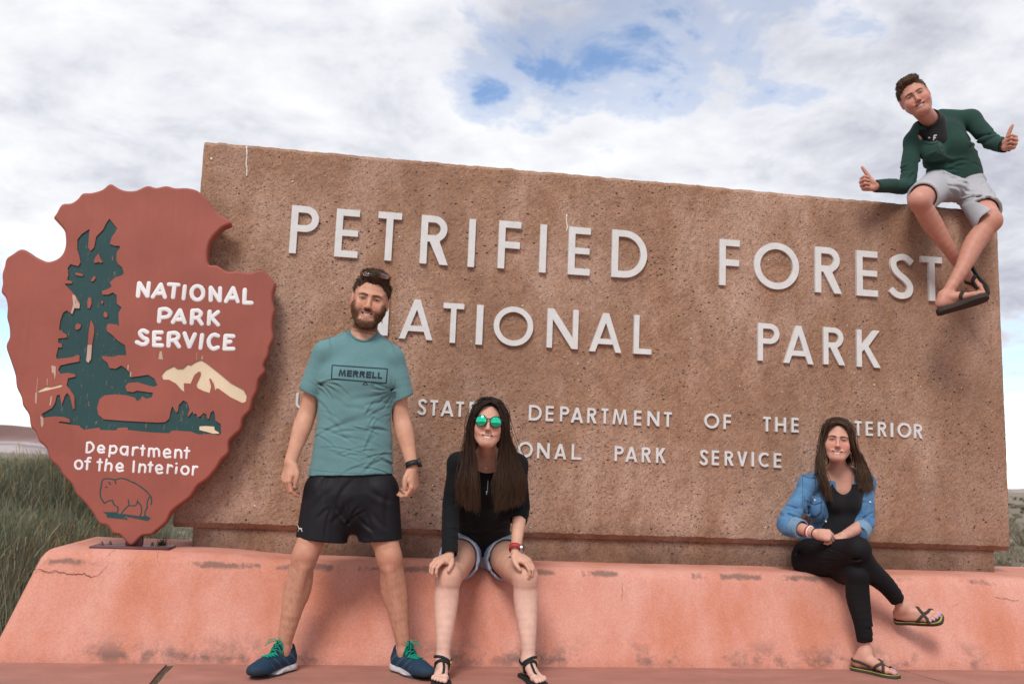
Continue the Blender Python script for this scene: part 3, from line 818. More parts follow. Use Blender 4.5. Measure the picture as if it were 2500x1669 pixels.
ISL = [U_([(740, 545), (760, 600), (788, 640), (770, 655), (738, 645), (690, 656), (692, 620), (712, 580)]),
       U_([(480, 762), (520, 768), (568, 785), (560, 803), (520, 798), (482, 788)]),
       U_([(695, 798), (708, 820), (685, 858), (655, 862), (662, 835), (680, 810)]),
       U_([(635, 1038), (658, 1050), (662, 1110), (640, 1165), (618, 1160), (612, 1100), (620, 1060)]),
       U_([(785, 1075), (795, 1095), (782, 1118), (768, 1105), (770, 1085)]),
       U_([(810, 1200), (838, 1215), (842, 1250), (825, 1272), (800, 1260), (796, 1225)]),
       U_([(510, 1332), (545, 1352), (530, 1392), (490, 1408), (478, 1390), (480, 1350)]),
       [(222, 779.7), (229.6, 797), (229.7, 812), (224.5, 843), (222, 876), (216, 885.8), (210.7, 882), (213.8, 847.7), (216.9, 804.8)],
       L_([(1790, 1008), (1850, 1004), (1940, 1010), (1945, 1045), (1985, 1068), (1992, 1082), (1930, 1082), (1850, 1060), (1790, 1045)])]
MOUNT = L_([(1805, 325), (1850, 350), (1990, 460), (2110, 560), (2240, 630), (2275, 700), (2265, 755), (2230, 768), (2110, 710), (1985, 620), (1965, 620), (1950, 645), (1935, 570), (1905, 518), (1890, 520), (1910, 600),
            (1895, 665), (1830, 645), (1770, 615), (1755, 575), (1800, 480), (1800, 450), (1780, 448), (1740, 480), (1700, 570), (1630, 565), (1635, 655), (1600, 630), (1550, 570), (1480, 530), (1420, 530), (1400, 480), (1440, 430),
            (1525, 388), (1560, 415), (1620, 415), (1665, 370), (1700, 378), (1750, 345)])
PEAK = L_([(100, 655), (215, 595), (270, 600), (370, 572), (395, 585), (370, 605), (260, 632), (160, 657)])
def xz(l): return [axz(*p) for p in l]
DEP = .006                                     # depth of the routed pockets
def build_arrow():
    outl = ccw(smooth_loop(xz(OUT), 3))
    ins = inset(outl, .011)
    mid = inset(outl, .004)
    pockets = [ccw(xz(TREE)), ccw(xz(MOUNT)), ccw(xz(PEAK))]
    V, F = [], []
    tess([ins] + [list(reversed(p)) for p in pockets], YA, V, F)
    wall_strip(ins, YA, YA + .004, V, F, mid)
    wall_strip(mid, YA + .004, YA + .013, V, F, outl)
    wall_strip(outl, YA + .013, YA + .072, V, F)
    tess([outl], YA + .072, V, F, flip=True)
    for p in pockets: wall_strip(list(reversed(p)), YA, YA + DEP + .001, V, F)
    isl = [ccw(xz(i)) for i in ISL[:-1]]
    obj('panel', mesh('panel', V, F), M_RED, arrow)
    # floor of the tree pocket
    V, F = [], []
    tess([pockets[0]], YA + DEP, V, F)
    te = obj('tree_emblem', mesh('tree_emblem', V, F), M_TEAL, arrow)
    V, F = [], []
    for i in isl:
        V, F = [], []
        tess([i], YA + .0002, V, F); wall_strip(i, YA + .0002, YA + DEP, V, F)
        obj('bark_gap', mesh('bark_gap', V, F), M_RED, te)
    V, F = [], []
    tess([pockets[1]], YA + DEP, V, F)
    obj('mountain_emblem', mesh('mountain_emblem', V, F), M_CREAM, arrow)
    V, F = [], []
    tess([pockets[2]], YA + DEP, V, F)
    obj('snow_patch', mesh('snow_patch', V, F), M_CREAM, arrow); V, F = [], []
    i = ccw(xz(ISL[-1])); tess([i], YA + DEP - .002, V, F); wall_strip(i, YA + DEP - .002, YA + DEP, V, F)
    obj('snow_patch', mesh('snow_patch', V, F), M_CREAM, arrow)
build_arrow()
# bare wood flakes on the paint
M_WOOD = signpaint('bare_weathered_wood', (.50, .37, .30), chips=(.2, .12, .1), amt=.2)
for fl in (U_([(445, 1010), (475, 1020), (500, 1080), (530, 1120), (525, 1165), (470, 1160), (445, 1230), (430, 1215), (455, 1120)]),
           L_([(645, 175), (690, 175), (680, 320), (655, 358), (632, 340)]), L_([(275, 385), (320, 395), (318, 470), (310, 530), (298, 460), (280, 460)]),
           L_([(160, 900), (192, 920), (195, 980), (182, 1020), (168, 1000), (165, 940)]), L_([(1385, 240), (1405, 240), (1418, 325), (1370, 318)]),
           L_([(112, 660), (128, 660), (122, 780), (108, 760)]), L_([(268, 700), (282, 700), (270, 790), (255, 795)]), L_([(1055, 380), (1070, 380), (1062, 430), (1052, 430)]),
           L_([(1082, 450), (1095, 455), (1090, 500), (1078, 495)]), L_([(1818, 285), (1828, 290), (1820, 325), (1808, 320)]), L_([(1765, 250), (1768, 250), (1760, 330), (1756, 330)]),
           L_([(132, 510), (136, 510), (124, 650), (120, 650)]), L_([(230, 520), (236, 520), (234, 590), (229, 590)])):
    V, F = [], []
    tess([ccw(xz(fl))], YA - .0006, V, F)
    obj('bare_wood_flake', mesh('bare_wood_flake', V, F), M_WOOD, arrow)

def brush(strokes, conv, r, y=YA, flat=.24, ma=None, name='letter', parent=None, closed=()):
    parts = []
    for k, st in enumerate(strokes):
        P = [Vector((*[a for a in conv(*p)][:1], y, conv(*p)[1])) for p in st]
        if len(P) == 1: P = [P[0], P[0] + Vector((.0005, 0, 0))]
        if len(P) > 2: P = smooth_path(P, 4)
        a, b = P[0], P[-1]
        ta = (P[0] - P[1]).normalized(); tb = (P[-1] - P[-2]).normalized()
        P = [a + ta * r * .92, a + ta * r * .62] + P + [b + tb * r * .62, b + tb * r * .92]
        n = len(P); rd = [r * .38, r * .78] + [r * random.uniform(.92, 1.06) for _ in range(n - 4)] + [r * .78, r * .38]
        parts.append(tube(P, rd, 10, flat=(Vector((0, 1, 0)), flat)))
    v, f = join(parts)
    return obj(name, mesh(name, v, f, True), ma or M_WHITE, parent or arrow)
def ell(cx, cy, rx, ry, n=16): return [(cx + rx * cos(2 * pi * i / n), cy + ry * sin(2 * pi * i / n)) for i in range(n + 1)]
def conv1(x, y): return axz(180 + x / 4.894, 640 + y / 4.894)
def conv2(x, y): return axz(160 + x / 6.525, 1050 + y / 6.525)
BIG = [[[(768, 405), (782, 252)], [(785, 252), (880, 405)], [(882, 405), (898, 252)]],
 [[(945, 415), (1042, 268)], [(1042, 268), (1090, 418)], [(1000, 372), (1068, 372)]],
 [[(1138, 265), (1252, 272)], [(1205, 272), (1187, 420)]], [[(1328, 290), (1312, 435)]], [ell(1478, 368, 70, 82)],
 [[(1637, 455), (1638, 305)], [(1640, 305), (1742, 460)], [(1746, 460), (1750, 312)]], [[(1820, 468), (1905, 310)], [(1905, 310), (1960, 470)], [(1862, 427), (1938, 427)]],
 [[(2045, 330), (2038, 482)], [(2038, 485), (2125, 487)]],
 [[(1020, 708), (1030, 568)], [(1030, 568), (1100, 560), (1155, 598), (1125, 650), (1040, 662)]], [[(1185, 718), (1270, 575)], [(1270, 575), (1325, 722)], [(1225, 685), (1302, 685)]],
 [[(1410, 732), (1420, 580)], [(1420, 580), (1485, 578), (1520, 615), (1488, 660), (1430, 668)], [(1482, 665), (1530, 738)]], [[(1613, 738), (1625, 590)], [(1725, 595), (1645, 660)], [(1645, 660), (1725, 748)]],
 [[(878, 838), (825, 815), (792, 848), (825, 898), (880, 930), (862, 972), (815, 982), (755, 955)]], [[(1050, 840), (962, 838)], [(962, 838), (960, 992)], [(960, 992), (1055, 995)], [(965, 915), (1028, 915)]],
 [[(1133, 1000), (1140, 850)], [(1140, 850), (1215, 845), (1252, 882), (1220, 925), (1150, 935)], [(1205, 932), (1258, 1008)]], [[(1325, 850), (1382, 1010)], [(1382, 1010), (1448, 862)]], [[(1535, 870), (1515, 1025)]],
 [[(1725, 880), (1668, 868), (1618, 920), (1622, 995), (1668, 1035), (1722, 1018)]], [[(1908, 885), (1815, 880)], [(1815, 882), (1802, 1035)], [(1802, 1035), (1908, 1035)], [(1812, 957), (1872, 950)]]]
for st in BIG: brush(st, conv1, .0112)
SMALL = [[[(335, 348), (345, 200)], [(345, 200), (400, 195), (445, 250), (435, 310), (380, 350), (335, 350)]],
 [[(520, 305), (615, 303), (590, 250), (545, 250), (518, 300), (545, 352), (612, 348)]], [[(697, 415), (715, 250)], [(715, 265), (780, 250), (815, 300), (780, 360), (710, 358)]],
 [[(985, 268), (910, 265), (878, 312), (900, 370), (950, 385), (985, 330)], [(990, 265), (985, 395)]], [[(1070, 395), (1080, 275)], [(1080, 310), (1115, 275), (1152, 278)]], [[(1235, 245), (1225, 395)], [(1200, 290), (1258, 290)]],
 [[(1325, 412), (1335, 290)], [(1335, 315), (1370, 290), (1403, 315), (1410, 418)], [(1410, 315), (1450, 290), (1488, 325), (1492, 408)]], [[(1570, 367), (1668, 365), (1645, 310), (1595, 310), (1566, 362), (1595, 428), (1670, 422)]],
 [[(1745, 435), (1755, 312)], [(1755, 335), (1800, 312), (1840, 340), (1845, 435)]], [[(1937, 278), (1925, 440)], [(1900, 325), (1970, 330)]],
 [ell(210, 548, 57, 67)], [[(400, 442), (358, 455), (340, 620)], [(318, 495), (390, 500)]], [[(552, 462), (538, 638)], [(512, 505), (580, 510)]], [[(655, 467), (632, 638)], [(650, 545), (700, 525), (735, 560), (725, 638)]],
 [[(815, 595), (912, 590), (885, 532), (842, 535), (812, 590), (842, 648), (912, 640)]], [[(1090, 495), (1080, 660)]], [[(1172, 665), (1187, 540)], [(1187, 570), (1235, 545), (1270, 580), (1265, 665)]],
 [[(1358, 510), (1345, 660)], [(1325, 550), (1385, 555)]], [[(1445, 620), (1538, 618), (1515, 562), (1465, 562), (1442, 615), (1475, 682), (1540, 675)]], [[(1622, 680), (1635, 547)], [(1635, 585), (1668, 558), (1700, 575)]],
 [[(1770, 590), (1758, 680)], [(1768, 530)]], [ell(1905, 637, 57, 62)], [[(2025, 705), (2035, 577)], [(2035, 615), (2065, 580), (2100, 583)]]]
for st in SMALL: brush(st, conv2, .0058)
bison = brush([[(620, 1160), (560, 1065), (555, 960), (572, 870), (582, 805), (625, 768), (700, 768), (790, 782), (870, 762), (950, 772), (1040, 812), (1120, 845), (1250, 935), (1325, 1010), (1365, 1070), (1370, 1130), (1362, 1178)],
       [(625, 1155), (680, 1125), (745, 1108)], [(740, 1110), (780, 1185), (832, 1225), (832, 1280), (805, 1325)], [(1000, 1105), (1005, 1190), (940, 1255), (880, 1335)], [(1005, 1195), (1120, 1190), (1148, 1115)],
       [(1148, 1130), (1200, 1195), (1212, 1280), (1188, 1365)], [(1332, 1060), (1300, 1150), (1300, 1230), (1268, 1290), (1268, 1375)], [(782, 790), (802, 845)], [(692, 825), (712, 855)], [(640, 902), (658, 902)]],
      conv2, .0034, flat=.3, ma=M_TEAL, name='bison_emblem')
gp = [conv2(*p) for p in [(600, 1300), (660, 1298), (790, 1300), (870, 1330), (935, 1330), (1150, 1360), (1240, 1365), (1290, 1360), (1355, 1390), (1310, 1440), (1210, 1420), (1060, 1388), (950, 1372), (1000, 1422), (870, 1405), (660, 1385), (650, 1335)]]
prism('bison_ground', [gp], YA - .0015, YA + .001, M_TEAL, arrow)
# steel foot plate and its bolts
q0, q1 = at(226, 1333, YA), at(418, 1343, YA)
tipx = (q0.x + q1.x) / 2
zpl = .4815
box('base_plate', (q0.x, YA - .065, zpl), (q1.x, YA + .115, zpl + .010), M_STEEL, arrow, bevel=.002, seg=1)
tip = at(321, 1331, YA)
box('foot_bracket', (tip.x - .035, YA + .02, zpl + .010), (tip.x + .045, YA + .05, tip.z + .05), M_STEEL, arrow, bevel=.003, seg=1)
for bx, by in ((.10, .02), (.17, .07), (.72, .06), (.80, .02)):
    x = q0.x + (q1.x - q0.x) * bx; y = YA + by
    V = []; F = []
    for (r_, z_) in ((.009, 0), (.009, .008), (.005, .008), (.005, .018)):
        V += [(x + r_ * cos(pi / 3 * k), y + r_ * sin(pi / 3 * k), zpl + .009 + z_) for k in range(6)]
    for j in range(3):
        F += [(j * 6 + k, j * 6 + (k + 1) % 6, (j + 1) * 6 + (k + 1) % 6, (j + 1) * 6 + k) for k in range(6)]
    F.append(tuple(range(18, 24)))
    obj('bolt', mesh('bolt', V, F), M_BOLT, arrow)

# ------------------------------------------------------------------ shrubs and grass
def blade_batch(n, fx, fy, hmin, hmax, lean, wd, cols, seed, zb=-.03, tips=None, clump=None):
    rr = np.random.default_rng(seed)
    V = np.zeros((n, 8, 3), np.float32); Cc = np.zeros((n, 8, 4), np.float32); Cc[..., 3] = 1
    x = fx(rr, n); y = fy(rr, n)
    if clump:
        k = clump; cx = x[:k]; cy = y[:k]; idx = rr.integers(0, k, n)
        a = rr.uniform(0, 2 * pi, n); d = rr.uniform(0, 1, n) ** .6 * .10
        x = cx[idx] + d * np.cos(a); y = cy[idx] + d * np.sin(a)
        la = a; ll = lean * (.3 + d / .10) * rr.uniform(.5, 1.2, n)
        mx, my = cx.mean(), cy.mean(); q_ = np.sqrt(((cx - mx) / (cx.std() + 1e-6)) ** 2 + ((cy - my) / (cy.std() + 1e-6)) ** 2)
        hh = ((hmin + (hmax - hmin) * rr.random(k)) * (1 - .10 * np.minimum(q_, 3)))[idx] * rr.uniform(.45, 1.05, n)
    else:
        la = rr.uniform(0, 2 * pi, n); ll = lean * rr.random(n); hh = rr.uniform(hmin, hmax, n)
    col = np.array(cols)[rr.integers(0, len(cols), n)] * rr.uniform(.7, 1.25, (n, 1))
    th = rr.uniform(0, pi, n); w_ = wd * rr.uniform(.6, 1.3, n)
    bend = rr.normal(0, .05, (n, 2))
    for i, t in enumerate((0, .4, .75, 1.0)):
        cxx = x + np.cos(la) * ll * hh * t ** 1.5 + bend[:, 0] * hh * sin(t * 3)
        cyy = y + np.sin(la) * ll * hh * t ** 1.5 + bend[:, 1] * hh * sin(t * 3)
        wz = w_ * (1 - .8 * t)
        for s_, sg in ((0, -1), (1, 1)):
            V[:, i * 2 + s_, 0] = cxx + sg * np.cos(th) * wz; V[:, i * 2 + s_, 1] = cyy + sg * np.sin(th) * wz
            V[:, i * 2 + s_, 2] = zb + hh * t * (1 - .15 * ll * t)
            Cc[:, i * 2 + s_, :3] = col
    if tips is not None:
        tm = rr.random(n) < tips[0]
        Cc[tm, 6:, :3] = tips[1]; Cc[tm, 4:6, :3] = (np.array(tips[1]) * .5 + col[tm][:, None, :] * .5)
        V[tm, 6] += np.array([-.0022, 0, 0]); V[tm, 7] += np.array([.0022, 0, 0])
    base = (np.arange(n) * 8)[:, None]
    F = np.concatenate([base + np.array([0, 1, 3, 2]), base + np.array([2, 3, 5, 4]), base + np.array([4, 5, 7, 6])], 0)
    return V.reshape(-1, 3), F, Cc.reshape(-1, 4)
def blade_obj(name, data, ma, parent=None):
    me = np_mesh(name, data[0], data[1], False)
    ca = me.color_attributes.new('Col', 'FLOAT_COLOR', 'POINT'); ca.data.foreach_set('color', data[2].astype(np.float32).ravel())
    return obj(name, me, ma, parent)
M_BLADE = mat('grass_blade', None, .8, .15, attr='Col')
GREEN = [(.17, .20, .12), (.22, .25, .17), (.12, .16, .085), (.32, .32, .24), (.20, .23, .165)]
TAN = [(.30, .25, .17), (.25, .21, .15), (.34, .28, .19), (.20, .17, .12)]
def shrub(px, Y, rx, ry, h, n, lab, seed, tan=.3):
    c = at(px, 1200, Y); root = tag(empty('rabbitbrush', (c.x, c.y, 0)), lab, 'shrub', 'shrubs behind the bench end')
    fx = lambda rr, n: c.x + rr.normal(0, .5, n) * rx; fy = lambda rr, n: c.y + rr.normal(0, .5, n) * ry
    o = blade_obj('stems', blade_batch(n, fx, fy, h * .35, h, .26, .0015, GREEN, seed, clump=90), M_BLADE, root); o['kind'] = 'stuff'
    tw = blade_batch(int(n * 1.3), lambda rr, m: c.x + rr.normal(0, .42, m) * rx, lambda rr, m: c.y + rr.normal(0, .42, m) * ry, .05, .17, 1.3, .0013, GREEN + TAN[:2], seed + 90)
    rr_ = np.random.default_rng(seed + 91); m_ = len(tw[0]) // 8; off = h * .86 * rr_.random(m_) ** .8
    cx_ = tw[0].reshape(-1, 8, 3)[:, 0, :2]; rad_ = np.hypot((cx_[:, 0] - c.x) / (rx * .9), (cx_[:, 1] - c.y) / (ry * .9)); off *= np.sqrt(np.clip(1 - .35 * rad_ ** 2, .1, 1))
    tw[0].reshape(-1, 8, 3)[:, :, 2] += off[:, None]
    o = blade_obj('twigs', tw, M_BLADE, root); o['kind'] = 'stuff'
    o = blade_obj('dry_stalks', blade_batch(int(n * tan * .5), fx, fy, h * .6, h * 1.10, .32, .0013, TAN, seed + 50, tips=(.18, (.40, .28, .13)), clump=40), M_BLADE, root); o['kind'] = 'stuff'
shrub(20, 6.6, .60, .45, .98, 38000, 'tall green rabbitbrush with yellow tips behind the left end of the bench', 1)
shrub(170, 6.8, .50, .45, 1.04, 42000, 'green rabbitbrush right behind the arrowhead board, tallest of the brush', 2)
shrub(-60, 5.6, .45, .40, .72, 9000, 'dark dense brush in the lower left corner beside the bench end', 4)
shrub(130, 6.1, .40, .22, .62, 8000, 'short brush between the bench back and the tall green rabbitbrush', 5, .5)
# open grass and scrub of the plain
def field():
    parts = []
    rr = np.random.default_rng(21)
    for k, (y0, y1, n, hm, wd) in enumerate(((7.0, 14, 34000, .16, .004), (14, 40, 34000, .26, .010), (40, 160, 28000, .42, .04))):
        fy = lambda r, n, a=y0, b=y1: a + (b - a) * r.random(n) ** 1.4
        d = None
        def mk(lo, hi, seed, hm=hm, wd=wd, n=n, y0=y0, y1=y1):
            r = np.random.default_rng(seed); y = y0 + (y1 - y0) * r.random(n) ** 1.3
            x = y * r.uniform(lo, hi, n)
            return blade_batch(n, lambda q, m: x, lambda q, m: y, hm * .3, hm, .8, wd, TAN + [(.16, .16, .12), (.22, .20, .15), (.11, .11, .08), (.26, .25, .20)], seed, clump=max(60, n // 90) if True else None)
        parts.append(mk(-.62, -.15, 100 + k)); parts.append(mk(.50, 1.05, 200 + k))
    V = []; F = []; Cc = []; b = 0
    for v, f, c in parts:
        V.append(v); F.append(f + b); Cc.append(c); b += len(v)
    o = blade_obj('grass', (np.vstack(V), np.vstack(F), np.vstack(Cc)), M_BLADE)
    tag(o, 'dry bunch grass over the plain behind the sign', 'grass', kind='stuff')
field()
# weed growing by the foot plate
wc = at(396, 1325, YA + .09)
weed = tag(empty('weed', (wc.x, wc.y, .482)), 'tiny dark weed growing beside the steel foot plate', 'plant')
blade_obj('leaves', blade_batch(90, lambda r, n: wc.x + r.normal(0, .012, n), lambda r, n: wc.y + r.normal(0, .012, n), .02, .06, .9, .0022, [(.05, .06, .035), (.07, .08, .05)], 9, zb=.480), M_BLADE, weed)
# ------------------------------------------------------------------ figures: implicit surfaces meshed as one skin
A3 = lambda p: np.array(p, float)
def unit(v): v = A3(v); return v / np.linalg.norm(v)

class Field:
    def __init__(s, lo, hi, res):
        s.lo = A3(lo); s.res = res
        s.n = np.maximum(3, np.ceil((A3(hi) - s.lo) / res).astype(int) + 1)
        s.D = np.full(tuple(s.n), .5, np.float32)
        s.ax = [(s.lo[i] + res * np.arange(s.n[i])).astype(np.float32) for i in range(3)]
    def win(s, lo, hi):
        lo, hi = np.minimum(A3(lo), A3(hi)), np.maximum(A3(lo), A3(hi))
        a = np.maximum(0, np.floor((A3(lo) - s.lo) / s.res).astype(int)); b = np.minimum(s.n, np.ceil((A3(hi) - s.lo) / s.res).astype(int) + 1)
        if (b <= a).any(): return None
        sl = tuple(slice(a[i], b[i]) for i in range(3))
        X = s.ax[0][sl[0]][:, None, None]; Y = s.ax[1][sl[1]][None, :, None]; Z = s.ax[2][sl[2]][None, None, :]
        return sl, X, Y, Z
    def put(s, sl, d, k, op):
        D = s.D[sl]
        if op == 'u':
            if k > 0:
                h = np.maximum(k - np.abs(D - d), 0) / k
                s.D[sl] = np.minimum(D, d) - h * h * k * .25
            else: s.D[sl] = np.minimum(D, d)
        elif op == 's':
            d = -d
            if k > 0:
                h = np.maximum(k - np.abs(D - d), 0) / k
                s.D[sl] = np.maximum(D, d) + h * h * k * .25
            else: s.D[sl] = np.maximum(D, d)
    def cap(s, a, b, ra, rb, k=.02, n=None, q=1., op='u'):
        a, b = A3(a), A3(b); m_ = max(ra, rb) * max(1, q) + k + 3 * s.res
        w_ = s.win(np.minimum(a, b) - m_, np.maximum(a, b) + m_)
        if w_ is None: return
        sl, X, Y, Z = w_
        ab = (b - a).astype(np.float32); L = float(ab @ ab) + 1e-12
        px, py, pz = X - np.float32(a[0]), Y - np.float32(a[1]), Z - np.float32(a[2])
        t = np.clip((px * ab[0] + py * ab[1] + pz * ab[2]) / L, 0, 1)
        dx, dy, dz = px - t * ab[0], py - t * ab[1], pz - t * ab[2]
        d2 = dx * dx + dy * dy + dz * dz
        r = ra + (rb - ra) * t
        if n is not None:
            n = unit(n); c = dx * np.float32(n[0]) + dy * np.float32(n[1]) + dz * np.float32(n[2])
            d2 = d2 + c * c * np.float32(1 / q ** 2 - 1)
        d = np.sqrt(np.maximum(d2, 1e-12)) - r
        if n is not None and q < 1: d = d * np.float32((1 + q) / 2)
        s.put(sl, d.astype(np.float32), k, op)
    def ell(s, c, r, Rm=None, k=.02, op='u'):
        c = A3(c); r = A3(r); m_ = max(r) + k + 3 * s.res
        w_ = s.win(c - m_, c + m_)
        if w_ is None: return
        sl, X, Y, Z = w_
        px, py, pz = X - np.float32(c[0]), Y - np.float32(c[1]), Z - np.float32(c[2])
        if Rm is None: Rm = np.eye(3)
        Rm = np.array(Rm)                       # columns: local axes in world
        q = [(px * np.float32(Rm[0, i]) + py * np.float32(Rm[1, i]) + pz * np.float32(Rm[2, i])) for i in range(3)]
        k0 = np.sqrt(sum((q[i] / np.float32(r[i])) ** 2 for i in range(3)) + 1e-12)
        k1 = np.sqrt(sum((q[i] / np.float32(r[i] ** 2)) ** 2 for i in range(3)) + 1e-12)
        s.put(sl, (k0 * (k0 - 1) / k1).astype(np.float32), k, op)
    def cut(s, p, n, lo=None, hi=None, k=0):
        """remove what lies on the side n points to, inside the window"""
        n = unit(n); p = A3(p)
        w_ = s.win(lo if lo is not None else s.lo, hi if hi is not None else s.lo + s.res * s.n)
        if w_ is None: return
        sl, X, Y, Z = w_
        d = -((X - p[0]) * n[0] + (Y - p[1]) * n[1] + (Z - p[2]) * n[2])
        s.put(sl, d.astype(np.float32), k, 's')
    def run(s, prims):
        for pr in prims:
            kind = pr[0]
            getattr(s, kind)(*pr[1], **pr[2])
    def displace(s, fn, band=.035):
        ii = np.nonzero(np.abs(s.D) < band)
        P = np.stack([s.ax[i][ii[i]] for i in range(3)], 1)
        s.D[ii] += fn(P).astype(np.float32)
    def mesh(s):
        D = s.D; ins = D < 0
        c = [D[i:D.shape[0] - 1 + i, j:D.shape[1] - 1 + j, k:D.shape[2] - 1 + k] for i in (0, 1) for j in (0, 1) for k in (0, 1)]
        cnt = sum((ci < 0).astype(np.int8) for ci in c)
        act = (cnt > 0) & (cnt < 8)
        idx = np.nonzero(act); n = len(idx[0])
        vals = np.stack([ci[idx] for ci in c], 1)
        corners = np.array([(i, j, k) for i in (0, 1) for j in (0, 1) for k in (0, 1)], float)
        acc = np.zeros((n, 3)); num = np.zeros(n)
        for a in range(8):
            for b in range(a + 1, 8):
                if np.abs(corners[a] - corners[b]).sum() != 1: continue
                va, vb = vals[:, a], vals[:, b]; m_ = (va < 0) != (vb < 0)
                t = va[m_] / (va[m_] - vb[m_])
                acc[m_] += corners[a] + t[:, None] * (corners[b] - corners[a]); num[m_] += 1
        V = s.lo + s.res * (np.stack(idx, 1) + acc / num[:, None])
        vid = np.full(act.shape, -1, np.int32); vid[idx] = np.arange(n)
        F = []
        nx, ny, nz = act.shape
        def quads(m_, o1, o2, flip):
            """edges between grid nodes; cells around them"""
            p = np.stack(np.nonzero(m_), 1)
            return p
        # x edges
        for axis in range(3):
            sa = [slice(None)] * 3; sb = [slice(None)] * 3
            sa[axis] = slice(0, -1); sb[axis] = slice(1, None)
            ia, ib = ins[tuple(sa)], ins[tuple(sb)]
            ch = ia != ib
            p = np.stack(np.nonzero(ch), 1)
            u, v = [(1, 2), (2, 0), (0, 1)][axis]
            ok = (p[:, u] > 0) & (p[:, v] > 0) & (p[:, u] < D.shape[u] - 1) & (p[:, v] < D.shape[v] - 1)
            p = p[ok]
            fl = ia[tuple(p.T)]
            def cell(du, dv):
                q = p.copy(); q[:, u] += du; q[:, v] += dv
                return vid[tuple(q.T)]
            q = np.stack([cell(-1, -1), cell(0, -1), cell(0, 0), cell(-1, 0)], 1)
            q[~fl] = q[~fl][:, ::-1]
            F.append(q)
        F = np.concatenate(F); F = F[(F >= 0).all(1)]
        return V, F

def relax(V, F, it=2, lam=.5):
    """light Laplacian smoothing"""
    n = len(V)
    e = np.concatenate([F[:, [0, 1]], F[:, [1, 2]], F[:, [2, 3]], F[:, [3, 0]]])
    for _ in range(it):
        acc = np.zeros_like(V); cnt = np.bincount(e[:, 0], minlength=n) + np.bincount(e[:, 1], minlength=n)
        for i in range(3):
            acc[:, i] = np.bincount(e[:, 0], weights=V[e[:, 1], i], minlength=n) + np.bincount(e[:, 1], weights=V[e[:, 0], i], minlength=n)
        V = V + lam * (acc / np.maximum(cnt, 1)[:, None] - V)
    return V

def meshed(prims, boxes, disp=None, smooth=1):
    """boxes: (lo, hi, res), coarse first; later boxes replace earlier ones inside them"""
    VV, FF, b = [], [], 0
    for i, (lo, hi, res) in enumerate(boxes):
        f = Field(lo, hi, res); f.run(prims)
        if disp is not None: f.displace(disp)
        V, F = f.mesh()
        V = relax(V, F, smooth, .5)
        cen = V[F].mean(1)
        for lo2, hi2, res2 in boxes[i + 1:]:
            m_ = ((cen > A3(lo2) + res2 * 3) & (cen < A3(hi2) - res2 * 3)).all(1)
            F = F[~m_]; cen = cen[~m_]
        used = np.unique(F); mp = np.full(len(V), -1); mp[used] = np.arange(len(used))
        V = V[used]; F = mp[F]
        VV.append(V); FF.append(F + b); b += len(V)
    return np.vstack(VV), np.vstack(FF)

def cap(a, b, ra, rb=None, k=.02, **kw): return ('cap', (a, b, ra, ra if rb is None else rb, k), kw)
def ellp(c, r, Rm=None, k=.02, **kw): return ('ell', (c, r, Rm, k), kw)
def chain(pts, rad, k=.02, **kw):
    """limb through pts: splined so that joints swell smoothly"""
    P = np.array([list(map(float, p)) for p in pts]); Rr = np.array(rad, float); n = len(P)
    if n > 2:
        Q = np.hstack([P, Rr[:, None]]); E_ = np.vstack([2 * Q[0] - Q[1], Q, 2 * Q[-1] - Q[-2]]); o = []
        for i in range(n - 1):
            a, b, c, d = E_[i:i + 4]
            for t in (0, .25, .5, .75): o.append(.5 * (2 * b + (c - a) * t + (2 * a - 5 * b + 4 * c - d) * t * t + (3 * b - a - 3 * c + d) * t ** 3))
        o.append(Q[-1]); o = np.array(o); P = o[:, :3]; Rr = o[:, 3]
    return [cap(P[i], P[i + 1], Rr[i], Rr[i + 1], k if i == 0 else .003, **kw) for i in range(len(P) - 1)]
def cutp(p, n, lo=None, hi=None, k=0): return ('cut', (p, n, lo, hi, k), {})
def bounds(pts, pad):
    P = np.array([list(p) for p in pts]); return P.min(0) - pad, P.max(0) + pad
def ball(c, r): return (A3(c) - r, A3(c) + r)

class Frame:
    """local axes: x across, y back, z up (columns)"""
    def __init__(s, o, ex, ey, ez, sc=1.0):
        s.o = A3(o); s.M = np.stack([unit(ex), unit(ey), unit(ez)], 1); s.s = sc
    def p(s, *q): return s.o + s.M @ (A3(q) * s.s)
    def d(s, *q): return s.M @ A3(q)
    def loc(s, P): return ((P - s.o) @ s.M) / s.s
def head_frame(o, yaw=0, pitch=0, roll=0, sc=1.0):
    """yaw>0 turns the face to image right, pitch>0 lifts the chin, roll>0 tips the crown to image right"""
    m_ = Euler((0, 0, R(yaw))).to_matrix() @ Euler((R(-pitch), 0, 0)).to_matrix() @ Euler((0, R(roll), 0)).to_matrix()
    m_ = np.array(m_)
    return Frame(o, m_[:, 0], m_[:, 1], m_[:, 2], sc)

